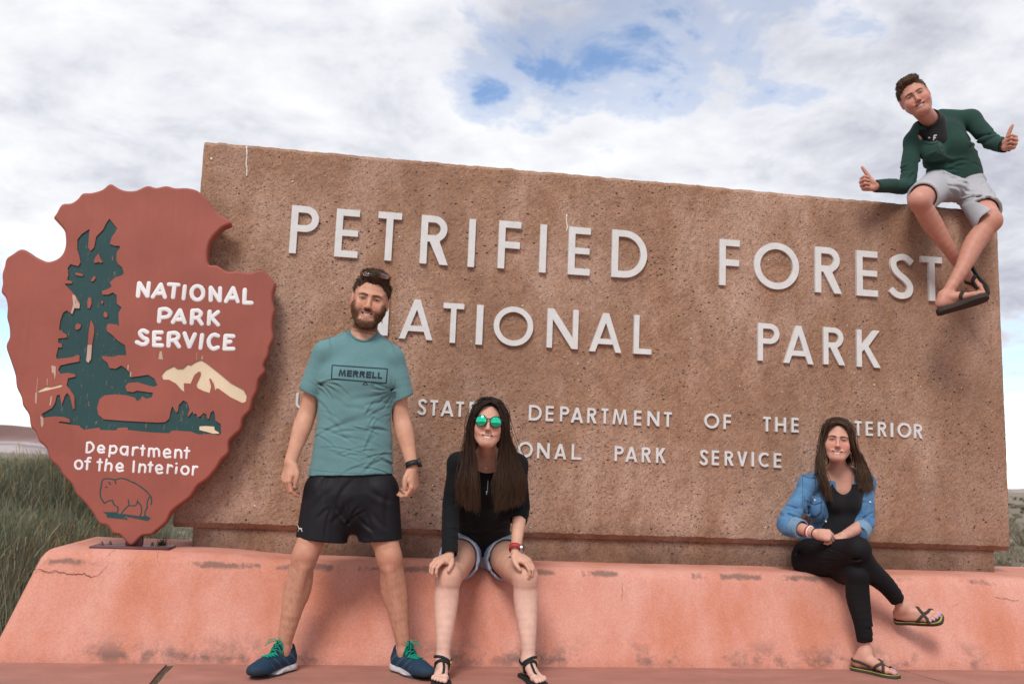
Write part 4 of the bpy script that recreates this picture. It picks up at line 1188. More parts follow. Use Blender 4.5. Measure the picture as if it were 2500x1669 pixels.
def head_prims(H, fem=False, smile=1.0, open_=.006, ears=True, jaw=1.0, glasses=False):
    p, s = H.p, H.s; Rm = H.M; j = jaw * (.92 if fem else 1.0)
    E_ = lambda c, r, k=.02, op='u': ellp(p(*c), A3(r) * s, Rm, k * s, op=op)
    Cp = lambda a, b, ra, rb, k=.012, op='u': cap(p(*a), p(*b), ra * s, rb * s, k * s, op=op)
    L = [E_((0, .018, .040), (.0765, .095, .083)), E_((0, -.022, -.010), (.0685 if not fem else .0670, .066, .085 if not fem else .078), .03),
         E_((0, -.036, -.058), (.0515 * j, .045, .052), .03)]
    for q in (-1, 1):
        L += [Cp((q * .057 * j, -.002, -.046), (q * .022 * j, -.064, -.102), .014, .014, .045),
              E_((q * .041, -.064, -.026), (.021, .018, .018), .022),
              Cp((q * .010, -.087, .020), (q * .043, -.071, .021), .0085, .008, .016)]
    mz = getattr(H, 'mz', 0.0)
    L += [E_((0, -.078, -.098), (.022 if not fem else .018, .018, .016), .022)]
    # eye hollows and lids
    for q in (-1, 1):
        L += [E_((q * .0315, -.098, .0005), (.019, .016, .0105), .010, 's'), E_((q * .0315, -.0745, -.001), (.0145, .0125, .0115), .006)]
    # nose
    L += [Cp((0, -.086, .010), (0, -.106, -.030), .0075, .0098, .010), E_((0, -.1085, -.034), (.0105, .0095, .0085), .008)]
    for q in (-1, 1): L += [E_((q * .0125, -.0985, -.037), (.0072, .0090, .0062), .006)]
    L += [E_((0, -.096, -.0445), (.012, .012, .0045), .005, 's')]
    # mouth: raised lips round a slot
    mw = .0295 + .003 * smile
    up_l = [(-mw, -.077, -.0605 + .0045 * smile), (-.014, -.0905, -.0655), (0, -.0935, -.0665), (.014, -.0905, -.0655), (mw, -.077, -.0605 + .0045 * smile)]
    lo_l = [(-mw, -.077, -.0605 + .0045 * smile), (-.013, -.0885, -.0765 - open_ * .5), (0, -.0905, -.0785 - open_ * .6), (.013, -.0885, -.0765 - open_ * .5), (mw, -.077, -.0605 + .0045 * smile)]
    up_l = [(a, b, c + mz) for a, b, c in up_l]; lo_l = [(a, b, c + mz) for a, b, c in lo_l]
    for ln, rr_ in ((up_l, .0036), (lo_l, .0040)):
        for a, b in zip(ln[:-1], ln[1:]): L.append(Cp(a, b, rr_, rr_, .009))
    md = [(-mw + .004, -.079, -.0635 + .003 * smile), (-.013, -.092, -.0712), (0, -.095, -.0725), (.013, -.092, -.0712), (mw - .004, -.079, -.0635 + .003 * smile)]
    md = [(a, b, c + mz) for a, b, c in md]
    hs = [.0034, .0056 + open_ * .1, .0060 + open_ * .1, .0056 + open_ * .1, .0034]
    for i in range(4): L.append(('cap', (p(*md[i]), p(*md[i + 1]), hs[i] * s, hs[i + 1] * s, .002 * s), dict(op='s')))
    # smile folds
    for q in (-1, 1):
        L.append(Cp((q * .021, -.0945, -.040 + mz * .5), (q * .036, -.0805, -.056 + mz), .0024, .0018, .010, 's'))
        L.append(E_((q * .042, -.062, -.044 + mz), (.016, .015, .018), .035 if not fem else .022))
    if ears:
        for q in (-1, 1):
            L += [E_((q * .080, .012, -.004), (.0075, .019, .031), .008), E_((q * .0875, .004, -.002), (.004, .009, .015), .004, 's')]
    return L

M_SCL = mat('eye_white', (.62, .55, .52), .35, .4)
M_IRIS = mat('dark_iris', (.030, .018, .012), .2, .5)
M_LASH = mat('lash_line', (.016, .010, .008), .8, .1)
def eyes(H, bv, parent, up_=.0030, lo_=.0024, zc=.0008, lash=.0011):
    dn = Vector(H.d(0, 1, 0))
    def on(x, z, lift):
        o_ = Vector(H.p(x, -.14, z)); h_ = bv.ray_cast(o_, dn)
        return (h_[0] if h_[0] else Vector(H.p(x, -.085, z))) - dn * lift * H.s
    for q in (-1, 1):
        cx = q * .0315; hw = .0138; xs = np.linspace(-1, 1, 13)
        cant = .0012
        U = [(cx + q * t * hw, zc + cant * t + up_ * (1 - t * t)) for t in xs]; D_ = [(cx + q * t * hw, zc + cant * t - lo_ * (1 - t * t)) for t in xs]
        V = [on(x, z, .0006) for x, z in U] + [on(x, z, .0006) for x, z in D_]; n = len(xs)
        e = obj('eye', mesh('eye', V, [(i, i + 1, n + i + 1, n + i) for i in range(n - 1)], True), M_SCL, parent)
        ir = .0050; pts = []
        for k_ in range(16):
            a = 2 * pi * k_ / 16; x = ir * cos(a); z = ir * sin(a); t = x / hw
            pts.append(on(cx + x, zc + max(-lo_ * (1 - t * t) , min(up_ * (1 - t * t), z)), .0013))
        obj('iris', mesh('iris', pts + [on(cx, zc, .0015)], [(k_, (k_ + 1) % 16, 16) for k_ in range(16)]), M_IRIS, e)
        P = [on(x, z + .0003, .0012) for x, z in U]; v, f = tube(P, [lash * H.s * (.7 + .5 * (1 - abs(t))) for t in xs], 6); v2, f2 = tube([on(x, z - .0002, .0009) for x, z in D_], .0006 * H.s, 5)
        obj('eyelash', mesh('eyelash', v, f, True), M_LASH, e); obj('eyelid', mesh('eyelid', v2, f2, True), M_LASH, e)

def smask(x, a, b): return np.clip((x - a) / (b - a), 0, 1)
def noise3(P, f, seed=0):
    r = np.random.default_rng(seed); o = 0
    for i in range(5):
        d = r.normal(0, 1, 3); d /= np.linalg.norm(d); o = o + np.sin(P @ d * f * r.uniform(.6, 1.6) + r.uniform(0, 6.28))
    return o / 5
def head_paint(P, col, H, skin, brow, beard=None, lips=(.50, .20, .17), squint=.0024, blush=.25, bw=1.0, cap_=None, glasses=False):
    Q = H.loc(P); x, y, z = Q[:, 0], Q[:, 1], Q[:, 2]; ax = np.abs(x)
    inh = (ax < .1) & (np.abs(y) < .13) & (z > -.15) & (z < .15)
    front = inh & (y < -.02)
    def lay(m_, c, a=1.0):
        m_ = np.clip(m_, 0, 1)[:, None] * a; col[:] = col * (1 - m_) + A3(c) * m_
    # blush on cheeks, nose, ears
    bl = np.exp(-(((ax - .040) / .020) ** 2 + ((z + .028) / .020) ** 2)) * front + .7 * np.exp(-((ax / .014) ** 2 + ((z + .032) / .014) ** 2)) * front + .8 * ((ax > .078) & inh)
    lay(bl * blush, np.array(skin) * [1.12, .62, .58])
    # brows
    by = .0150 + .0045 * np.sin(np.clip((ax - .010) / .040, 0, 1) * pi)
    bm_ = front * (ax > .0095) * (ax < .050) * (1 - smask(np.abs(z - by), .0026 * bw, .0052 * bw)) * (1 - .5 * smask(ax, .036, .05))
    if not glasses: lay(bm_, brow, .92)
    # eye slit, lid folds and painted socket shade
    if not glasses:
        ez = -.001 - .35 * (ax - .0315) ** 2 * 20
        em = front * (np.abs(ax - .0315) < .0150) * (1 - smask(np.abs(z - ez), squint, squint + .0022)) * (1 - smask(np.abs(ax - .0315), .0125, .0155))
        lay(em, np.array(skin) * [.55, .40, .36], .6)
        lid = front * (np.abs(ax - .0315) < .0165) * (np.abs(z - ez - squint - .0042) < .0014)
        lay(lid, np.array(skin) * [.50, .36, .33], .7)
        bag = front * (np.abs(ax - .030) < .0135) * (np.abs(z - ez + squint + .0052) < .0014)
        lay(bag, np.array(skin) * [.70, .55, .52], .6)
        sh = front * np.exp(-(((ax - .031) / .016) ** 2 + ((z - .002) / .0085) ** 2))  # eye-socket shade painted into the skin colour
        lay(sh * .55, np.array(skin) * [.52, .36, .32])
    # nostrils
    nm = front * (np.abs(ax - .006) < .0038) * (np.abs(z + .0435) < .0022) * (y < -.085)
    lay(nm * 1.0, (.10, .03, .025), .8)
    # beard
    if beard is not None:
        low = smask(-z, .036, .058)
        side = smask(ax, .050, .060) * (ax < .074) * smask(-z, -.005, .02)
        z_m = z - getattr(H, 'mz', 0.0); lipz = (ax < .036) * smask(-z_m, .048, .053)
        bm_ = np.maximum(np.maximum(low * smask(ax, .026, .038), side), lipz * (z_m > -.063))
        bm_ = np.maximum(bm_, (smask(-z, .089, .096)))
        bm_ = np.maximum(bm_, .6 * (ax < .010) * (z < -.083))
        bm_ = bm_ * inh * (y < .022) * (z > -.135)
        n_ = .5 + .5 * noise3(P, 260, 4)
        lay(bm_ * (.78 + .22 * n_), beard)
        neckb = inh * (z < -.10) * (y > -.075) * smask(y, .02, -.02)
        lay(neckb * .6, beard)
    # lips
    z = z - getattr(H, 'mz', 0.0)
    mz = -.0660 + .0045 * (ax / .028) ** 2
    lm = front * (ax < .0295) * ((np.abs(z - mz - .0004) < .0026) | (np.abs(z + .0806 - .019 * (ax / .029) ** 2) < .0034)) * (y < -.072)
    lay(lm * 1.0, lips, .75)
    mo = front * (ax < .0275) * (z < -.0665 + .0050 * (ax / .028) ** 2) * (z > -.0762 + .0105 * (ax / .028) ** 2) * (y < -.070)
    lay(mo, (.07, .015, .015), .9)
    return col

def hand_prims(w, F_, N_, T_, curls, thumb, sc=1.0, spread=.05, k=.006):
    """w wrist; F_ along the fingers, N_ out of the palm, T_ to the thumb side. curls: per finger (a,b,c) degrees; thumb: points in (F,N,T) metres"""
    F_, T_ = unit(F_), unit(A3(T_) - unit(F_) * (A3(T_) @ unit(F_))); N_ = unit(A3(N_) - F_ * (A3(N_) @ F_) - T_ * (A3(N_) @ T_))
    w = A3(w); g = lambda f, n, t: w + (F_ * f + N_ * n + T_ * t) * sc
    L = []; tips = []
    base = [(.092, .0, .030), (.095, -.002, .010), (.090, -.001, -.011), (.080, .002, -.030)]
    ln = [(.042, .026, .021), (.046, .029, .022), (.042, .027, .021), (.033, .021, .019)]
    rd = [(.0095, .0088, .0078, .0066), (.0098, .009, .008, .0068), (.0093, .0086, .0076, .0064), (.0082, .0076, .0068, .0058)]
    for i in range(4):
        b = base[i]; L.append(cap(g(.010, .002, b[2] * .45), g(b[0] * .95, b[1], b[2]), .0165 * sc, .0125 * sc, .012 * sc))
        a = 0; p0 = g(*b); d = spread * (1.5 - i)
        for q in range(3):
            a += R(curls[i][q])
            v = F_ * (cos(a) * cos(d)) + N_ * sin(a) + T_ * (cos(a) * sin(d)); v = unit(v)
            p1 = p0 + v * ln[i][q] * sc
            L.append(cap(p0, p1, rd[i][q] * sc, rd[i][q + 1] * sc, .0035 * sc)); p0 = p1
        tips.append(p0)
    L.append(cap(g(.020, .012, .020), g(.055, .010, .034), .017 * sc, .013 * sc, .014 * sc))
    L.append(cap(g(.020, .010, -.018), g(.060, .008, -.026), .014 * sc, .012 * sc, .014 * sc))
    P = [g(*t) for t in thumb]
    L += chain(P, [.0135 * sc, .0115 * sc, .0105 * sc, .0080 * sc][:len(P)], .006 * sc)
    return L, tips, P[-1], g

def paint_obj(name, V, F, col, ma, parent, smooth=True):
    me = np_mesh(name, V, F, smooth)
    ca = me.color_attributes.new('Col', 'FLOAT_COLOR', 'POINT')
    ca.data.foreach_set('color', np.hstack([col, np.ones((len(V), 1))]).astype(np.float32).ravel())
    return obj(name, me, ma, parent)
def simple(name, prims, boxes, ma, parent, disp=None, smooth=1):
    V, F = meshed(prims, boxes, disp, smooth); return obj(name, np_mesh(name, V, F), ma, parent)
def lerp3(a, b, t): return A3(a) * (1 - t) + A3(b) * t

def skin_mat(name, hair=False):
    ma = bpy.data.materials.new(name); ma.use_nodes = True
    nt = NT(ma.node_tree); b = ma.node_tree.nodes['Principled BSDF']
    P = nt.n('ShaderNodeTexCoord').outputs['Object']
    a = nt.n('ShaderNodeVertexColor', layer_name='Col')
    c = nt.mix(1.0, a.outputs[0], nt.ramp(nt.noise(P, 28, 5, .65), [(.3, (.90, .86, .86)), (.7, (1.08, 1.06, 1.05))]), 'MULTIPLY')
    nt.l(c, b.inputs['Base Color']); b.inputs['Roughness'].default_value = .52; b.inputs['Specular IOR Level'].default_value = .32
    b.inputs['Subsurface Weight'].default_value = .12; b.inputs['Subsurface Radius'].default_value = (1, .3, .15); b.inputs['Subsurface Scale'].default_value = .008
    bp = nt.n('ShaderNodeBump'); bp.inputs['Strength'].default_value = .25; bp.inputs['Distance'].default_value = .002
    nt.l(nt.noise(P, 160, 4, .6), bp.inputs['Height']); nt.l(bp.outputs[0], b.inputs['Normal'])
    return ma
M_SKIN = skin_mat('skin')
def cloth_mat(name, col, rough=.9, weave=420, bump=.35, var=.10, sheen=.15, spec=.2, vscale=9):
    ma = bpy.data.materials.new(name); ma.use_nodes = True
    nt = NT(ma.node_tree); b = ma.node_tree.nodes['Principled BSDF']
    P = nt.n('ShaderNodeTexCoord').outputs['Object']
    c = nt.mix(1.0, col, nt.ramp(nt.noise(P, vscale, 5, .6), [(.3, 1 - var), (.7, 1 + var)]), 'MULTIPLY')
    c = nt.mix(1.0, c, nt.ramp(nt.noise(nt.mapping(P, scale=(1, 1, 3)), 130, 3, .6), [(.3, 1 - var * .8), (.7, 1 + var * .8)]), 'MULTIPLY')
    nt.l(c, b.inputs['Base Color']); b.inputs['Roughness'].default_value = rough
    b.inputs['Sheen Weight'].default_value = sheen; b.inputs['Specular IOR Level'].default_value = spec
    bp = nt.n('ShaderNodeBump'); bp.inputs['Strength'].default_value = bump; bp.inputs['Distance'].default_value = .0015
    nt.l(nt.noise(P, weave, 2, .5), bp.inputs['Height']); nt.l(bp.outputs[0], b.inputs['Normal'])
    return ma
def hair_mat(name):
    m_ = mat(name, None, .55, .18, attr='Col'); return m_
M_HAIR = hair_mat('hair_strands')
M_TEETH = mat('teeth', (.88, .86, .80), .3, .5)

def teeth(H, parent, open_=.006):
    s = H.s; mz = getattr(H, 'mz', 0.0); pts = [(-.0232, -.0765, -.0625), (-.014, -.0860, -.0682), (0, -.0892, -.0704), (.014, -.0860, -.0682), (.0232, -.0765, -.0625)]
    P = smooth_path([Vector(H.p(q[0], q[1], q[2] + mz)) for q in pts], 4)
    zz = Vector(H.d(0, 0, 1)); V, F = [], []
    n = len(P)
    for i, q in enumerate(P):
        hh = (.0062 - .0032 * abs(2 * i / (n - 1) - 1) ** 2) * s
        back = Vector(H.d(0, .004 * s, 0))
        V += [q + zz * hh, q - zz * hh, q + back - zz * hh, q + back + zz * hh]
    for i in range(n - 1):
        for k_ in range(4):
            a, b = i * 4 + k_, i * 4 + (k_ + 1) % 4
            F.append((a, b, b + 4, a + 4))
    return obj('teeth', mesh('teeth', V, F), M_TEETH, parent)

def strands(name, roots, dirs, parent, length, wd, cols, seed, seg=5, gravity=None, paths=None, curl=.0, tipcol=None, taper=.85):
    """flat ribbons; roots (n,3), dirs (n,3) or explicit paths (n,k,3)"""
    rr = np.random.default_rng(seed)
    if paths is None:
        n = len(roots); P = np.zeros((n, seg + 1, 3)); P[:, 0] = roots
        d = dirs / np.linalg.norm(dirs, axis=1, keepdims=True)
        L = length * rr.uniform(.6, 1.15, n) / seg
        for i in range(seg):
            d = d + (gravity if gravity is not None else 0) + rr.normal(0, curl, (n, 3)); d /= np.linalg.norm(d, axis=1, keepdims=True)
            P[:, i + 1] = P[:, i] + d * L[:, None]
    else: P = paths; n = len(P); seg = P.shape[1] - 1
    T = np.gradient(P, axis=1); T /= np.linalg.norm(T, axis=2, keepdims=True) + 1e-9
    side = np.cross(T, rr.normal(0, 1, (n, 1, 3)) * .5 + np.array([0, -1, 0])); side /= np.linalg.norm(side, axis=2, keepdims=True) + 1e-9
    w_ = wd * rr.uniform(.6, 1.3, (n, 1, 1)) * (1 - taper * (np.linspace(0, 1, seg + 1) ** 3))[None, :, None]
    V = np.stack([P - side * w_, P + side * w_], 2).reshape(-1, 3)
    c = np.array(cols)[rr.integers(0, len(cols), n)] * rr.uniform(.75, 1.25, (n, 1))
    Cc = np.repeat(c[:, None, :], (seg + 1), 1)
    if tipcol is not None:
        t = np.linspace(0, 1, seg + 1)[None, :, None] ** 2.0 * rr.uniform(.1, 1, (n, 1, 1)) * tipcol[0]; Cc = Cc * (1 - t) + A3(tipcol[1]) * t
    Cc = np.repeat(Cc[:, :, None, :], 2, 2).reshape(-1, 3)
    base = (np.arange(n) * (seg + 1) * 2)[:, None, None] + (np.arange(seg) * 2)[None, :, None] + np.array([0, 1, 3, 2])[None, None, :]
    o = paint_obj(name, V, base.reshape(-1, 4), Cc, M_HAIR, parent)
    return o

def hair_cap(H, face=((0, -.112, .010), (.0665, .078, .078)), grow=.008, low=-.035, wide=None, extra=(), res=.0028, seed=2, amp=.004):
    p, s_ = H.p, H.s
    L = [ellp(p(0, .018, .042), A3((.0765 + grow, .095 + grow, .083 + grow)) * s_, H.M, 0)]
    L += list(extra)
    if wide: L += [ellp(p(q * wide[0], -.112, wide[1]), A3((wide[2], .078, wide[3])) * s_, H.M, .006 * s_, op='s') for q in (-1, 1)]
    else: L += [ellp(p(*face[0]), A3(face[1]) * s_, H.M, .006 * s_, op='s')]
    L += [ellp(p(q * .088, .004, -.026), A3((.024, .026, .034)) * s_, H.M, .004 * s_, op='s') for q in (-1, 1)]
    L += [cutp(p(0, .05, low), H.d(0, -.45, -1)), cutp(p(0, .0, low + .004), H.d(0, 0, -1))]
    return meshed(L, [(*ball(p(0, .02, .03), .15 * s_), res)], lambda P: amp * noise3(P, 90, seed) + amp * .6 * noise3(P, 210, seed + 1))
def vnormals(V, F):
    n = np.cross(V[F[:, 2]] - V[F[:, 0]], V[F[:, 3]] - V[F[:, 1]]); N = np.zeros_like(V)
    for i in range(4):
        for a in range(3): N[:, a] += np.bincount(F[:, i], weights=n[:, a], minlength=len(V))
    return N / (np.linalg.norm(N, axis=1, keepdims=True) + 1e-12)
def short_hair(H, parent, cols, n=9000, length=.022, flow=(0, -.4, .3), lift=.35, seed=1, capargs={}, wd=.0012):
    rr = np.random.default_rng(seed)
    V, F = hair_cap(H, **capargs); N = vnormals(V, F)
    if ((V - H.o) * N).sum(1).mean() < 0: N = -N
    c = np.array(cols)[0] * (1 + .25 * noise3(V, 150, 3))[:, None]
    root = paint_obj('hair', V, F, c * .8, M_HAIR, parent)
    idx = rr.integers(0, len(V), n); P = V[idx]; Nn = N[idx]
    Q = H.loc(P); ins = (np.abs(Q[:, 0]) < .2) & (Q[:, 1] > -.12)
    fl = np.array([flow(q) for q in Q]) if callable(flow) else np.tile(A3(flow), (n, 1))
    fl = fl @ H.M.T; fl = fl - Nn * (fl * Nn).sum(1, keepdims=True); fl /= np.linalg.norm(fl, axis=1, keepdims=True) + 1e-9
    d = fl + Nn * (lift * rr.uniform(.2, 1.3, (n, 1))) + rr.normal(0, .22, (n, 3))
    o = strands('hair_lock', P - Nn * .002, d, root, length, wd, cols, seed, seg=3, curl=.08); o['kind'] = 'stuff'
    return root

def frame_pts(pts):  # convenience: list of pixel+depth triples
    return [np.array(at(*p)) for p in pts]
J = lambda px, py, Y: np.array(at(px, py, Y))

def shoe(toe_dir, heel, parent, ma_up, sc=1.0, hand=1):
    """running shoe: frame x across, y towards the heel, z up; returns frame"""
    td = unit([toe_dir[0], toe_dir[1], 0]); ex = unit(np.cross([0, 0, 1], td))
    return Frame(heel, ex, -td, (0, 0, 1), sc)
def folds(P, d, f, seed, warp=.35, wf=9, sharp=1.6):
    """creased waves running across direction d"""
    ph = P @ unit(d) * f + warp * f / 10 * noise3(P, wf, seed) + 1.7 * noise3(P, wf * .45, seed + 9)
    return (1 - np.abs(np.sin(ph)) ** (1 / sharp)) * (.35 + .65 * smask(noise3(P, wf * .6, seed + 3), -.3, .4))

def creases(P, specs):
    """sum of soft grooves and ridges: each spec (cx, cz, dx, dz, half length, width, depth)"""
    out = np.zeros(len(P)); x, z = P[:, 0], P[:, 2]
    for cx, cz, dx, dz, hl_, wd, amp in specs:
        L = math.hypot(dx, dz); dx, dz = dx / L, dz / L
        u = (x - cx) * dx + (z - cz) * dz; v = -(x - cx) * dz + (z - cz) * dx
        v = v + .12 * u * u / hl_
        g = np.exp(-np.abs(v / wd) ** 1.5) * np.exp(-(u / hl_) ** 4)
        g2 = np.exp(-((v - 1.7 * wd) / (1.3 * wd)) ** 2) * np.exp(-(u / hl_) ** 4)
        out += amp * (g - .6 * g2)
    return out
def rand_creases(n, seed, lo, hi, ang, spread, length=(.02, .07), wd=(.003, .008), amp=(.002, .006)):
    r = np.random.default_rng(seed); o = []
    for _ in range(n):
        a = R(ang + r.normal(0, spread)); o.append((r.uniform(lo[0], hi[0]), r.uniform(lo[1], hi[1]), cos(a), sin(a), r.uniform(*length), r.uniform(*wd), r.uniform(*amp)))
    return o
def fan(cx, cz, angs, length, wd, amp):
    """creases radiating from a pull point"""
    return [(cx + cos(R(a)) * length * .8, cz + sin(R(a)) * length * .8, cos(R(a)), sin(R(a)), length, wd, amp) for a in angs]

def running_shoe(parent, ankle, td, cols_up, lace_col, sock_top):
    a = A3(ankle); H = shoe(td, (a[0], a[1], 0), None, None); p = H.p
    e = lambda c, r, k=.02, **kw: ellp(p(*c), r, H.M, k, **kw)
    up_ = [e((0, .040, .052), (.037, .046, .048)), cap(p(0, .030, .060), p(0, -.115, .045), .040, .037, .03, n=H.d(1, 0, 0), q=.95),
           e((0, -.150, .036), (.0465, .066, .034), .03), cap(p(0, .025, .085), p(0, .034, .100), .0355, .034, .02),
           cap(p(0, -.045, .085), p(0, -.016, .128), .024, .020, .012, n=H.d(0, 1, .4), q=.55),
           ('cap', (p(0, .030, .098), p(0, .034, .17), .0275, .030, .006), dict(op='s')), cutp(p(0, 0, .020), (0, 0, -1))]
    lo, hi = bounds([p(-.06, -.23, 0), p(.06, .10, .15), p(.06, -.23, 0), p(-.06, .1, .15)], .02)
    V, F = meshed(up_, [(lo, hi, .003)])
    Q = H.loc(V); col = np.tile(A3(cols_up[0]), (len(V), 1))
    stripe = (np.abs(np.sin(Q[:, 1] * 60 + Q[:, 2] * 70)) < .35) & (np.abs(Q[:, 0]) > .024) & (Q[:, 2] > .03) & (Q[:, 1] > -.12)
    col[stripe] = cols_up[1]
    col[(Q[:, 1] < -.17) & (Q[:, 2] < .045)] = (.02, .03, .045)
    col[(Q[:, 2] > .095) | ((np.abs(Q[:, 0]) < .012) & (Q[:, 1] > -.12) & (Q[:, 2] > .06))] = (.008, .018, .045)
    root = paint_obj('shoe', V, F, col, M_SHOE, parent)
    sole = [cap(p(0, .035, .014), p(0, -.060, .014), .043, .040, .02, n=(0, 0, 1), q=.55), cap(p(0, -.060, .014), p(0, -.165, .017), .042, .047, .02, n=(0, 0, 1), q=.5),
            e((0, .045, .025), (.041, .045, .022)), cutp(p(0, 0, .002), (0, 0, -1)), cutp(p(0, 0, .034), (0, -.25, 1))]
    V, F = meshed(sole, [(lo - A3((0, 0, .01)), hi, .003)])
    Q = H.loc(V); col = np.tile(A3((.50, .48, .50)), (len(V), 1)); col[Q[:, 2] < .010] = (.06, .06, .06)
    col[(Q[:, 1] < -.175)] = (.05, .05, .055)
    sp = noise3(V, 300, 8) > .5; col[sp & (Q[:, 2] > .010)] *= .6
    o = paint_obj('sole', V, F, col, M_SHOE, root)
    # laces lie on the upper
    bv = BVHTree.FromObject(root, bpy.context.evaluated_depsgraph_get()) if False else BVHTree.FromPolygons([Vector(v) for v in root.data.vertices and [w_.co for w_ in root.data.vertices]], [tuple(q.vertices) for q in root.data.polygons])
    def on(x, y, lift=.0025):
        o_ = Vector(p(x, y, .3)); h_ = bv.ray_cast(o_, Vector((0, 0, -1)))
        return (h_[0] + h_[1] * lift) if h_[0] else Vector(p(x, y, .1))
    parts = []
    ys = [-.118, -.100, -.082, -.064, -.046, -.030]
    for i, y in enumerate(ys):
        wd = .017 + .002 * i
        parts.append(tube([on(x, y + .004 * sin(x * 90), .003) for x in np.linspace(-wd, wd, 7)], .0026, 6))
        if i: parts.append(tube([on(x, ys[i - 1] + (y - ys[i - 1]) * (x + wd) / (2 * wd), .005) for x in np.linspace(-wd, wd, 7)], .0022, 6)); parts.append(tube([on(-x, ys[i - 1] + (y - ys[i - 1]) * (x + wd) / (2 * wd), .005) for x in np.linspace(-wd, wd, 7)], .0022, 6))
    k0 = on(0, -.030, .008)
    for sx in (-1, 1):
        loop = [k0, k0 + Vector(H.d(sx * .016, -.006, .010)), k0 + Vector(H.d(sx * .034, -.016, .002)), k0 + Vector(H.d(sx * .030, -.026, -.006)), k0 + Vector(H.d(sx * .012, -.010, .002)), k0]
        parts.append(tube(smooth_path(loop, 4), .0022, 6))
        parts.append(tube(smooth_path([k0, k0 + Vector(H.d(sx * .010, -.020, .002)), k0 + Vector(H.d(sx * .022, -.040, -.006)), k0 + Vector(H.d(sx * .03, -.05, -.018))], 4), .0020, 6))
    obj('laces', mesh('laces', *join(parts), True), mat('green_lace', lace_col, .7), root)
    # sock
    V, F = meshed([cap(p(0, .030, .07), sock_top, .034, .032, .0), cutp(A3(sock_top) - unit(A3(sock_top) - a) * .002, unit(A3(sock_top) - p(0, .03, .07)))], [(*ball(p(0, .03, .10), .075), .003)])
    obj('sock', np_mesh('sock', V, F), M_SOCK, parent)
    return H
M_SHOE = mat('shoe_material', None, .75, .25, attr='Col', bump=.3, bscale=300)
M_SOCK = cloth_mat('sock_knit', (.42, .40, .50), .95)

def watch(parent, c, ax, face, r, band, bezel, dial, wd=.022, face_r=.021, dialcol=None):
    """strap round a wrist (centre c, axis ax) with a round face on the side `face`"""
    ax = Vector(unit(ax)); f_ = Vector(unit(face)); f_ = (f_ - ax * f_.dot(ax)).normalized(); g_ = ax.cross(f_)
    root = None; V, F = [], []
    n = 28; prof = [(-wd / 2, .0005), (-wd / 2, .0035), (wd / 2, .0035), (wd / 2, .0005)]
    for i in range(n):
        a = 2 * pi * i / n; rr_ = r * (1 + .18 * abs(sin(a)))
        for z_, t_ in prof: V.append(Vector(c) + ax * z_ + (f_ * cos(a) + g_ * sin(a)) * (rr_ + t_))
    for i in range(n):
        for k_ in range(4):
            a, b = i * 4 + k_, i * 4 + (k_ + 1) % 4; c2, d2 = ((i + 1) % n) * 4 + k_, ((i + 1) % n) * 4 + (k_ + 1) % 4
            F.append((a, b, d2, c2))
    root = obj('watch', mesh('watch', V, F, True), band, parent)
    o = Vector(c) + f_ * (r + .002)
    for nm, r0, h0, h1, ma in (('bezel', face_r, 0, .010, bezel), ('dial', face_r * .80, .0098, .0112, dial)):
        V, F = [], []
        for h_ in (h0, h1):
            V += [o + f_ * h_ + (ax * cos(2 * pi * k_ / 28) + g_ * sin(2 * pi * k_ / 28)) * r0 for k_ in range(28)]
        F = [(k_, (k_ + 1) % 28, 28 + (k_ + 1) % 28, 28 + k_) for k_ in range(28)] + [tuple(range(28, 56)), tuple(range(27, -1, -1))]
        obj(nm, mesh(nm, V, F), ma, root)
    return root
M_BLACKRUB = mat('black_rubber', (.015, .015, .017), .55, .4)
M_GLASSD = mat('dark_glass', (.01, .012, .016), .08, .6)
M_BLACKPL = mat('black_plastic', (.012, .012, .014), .3, .5)

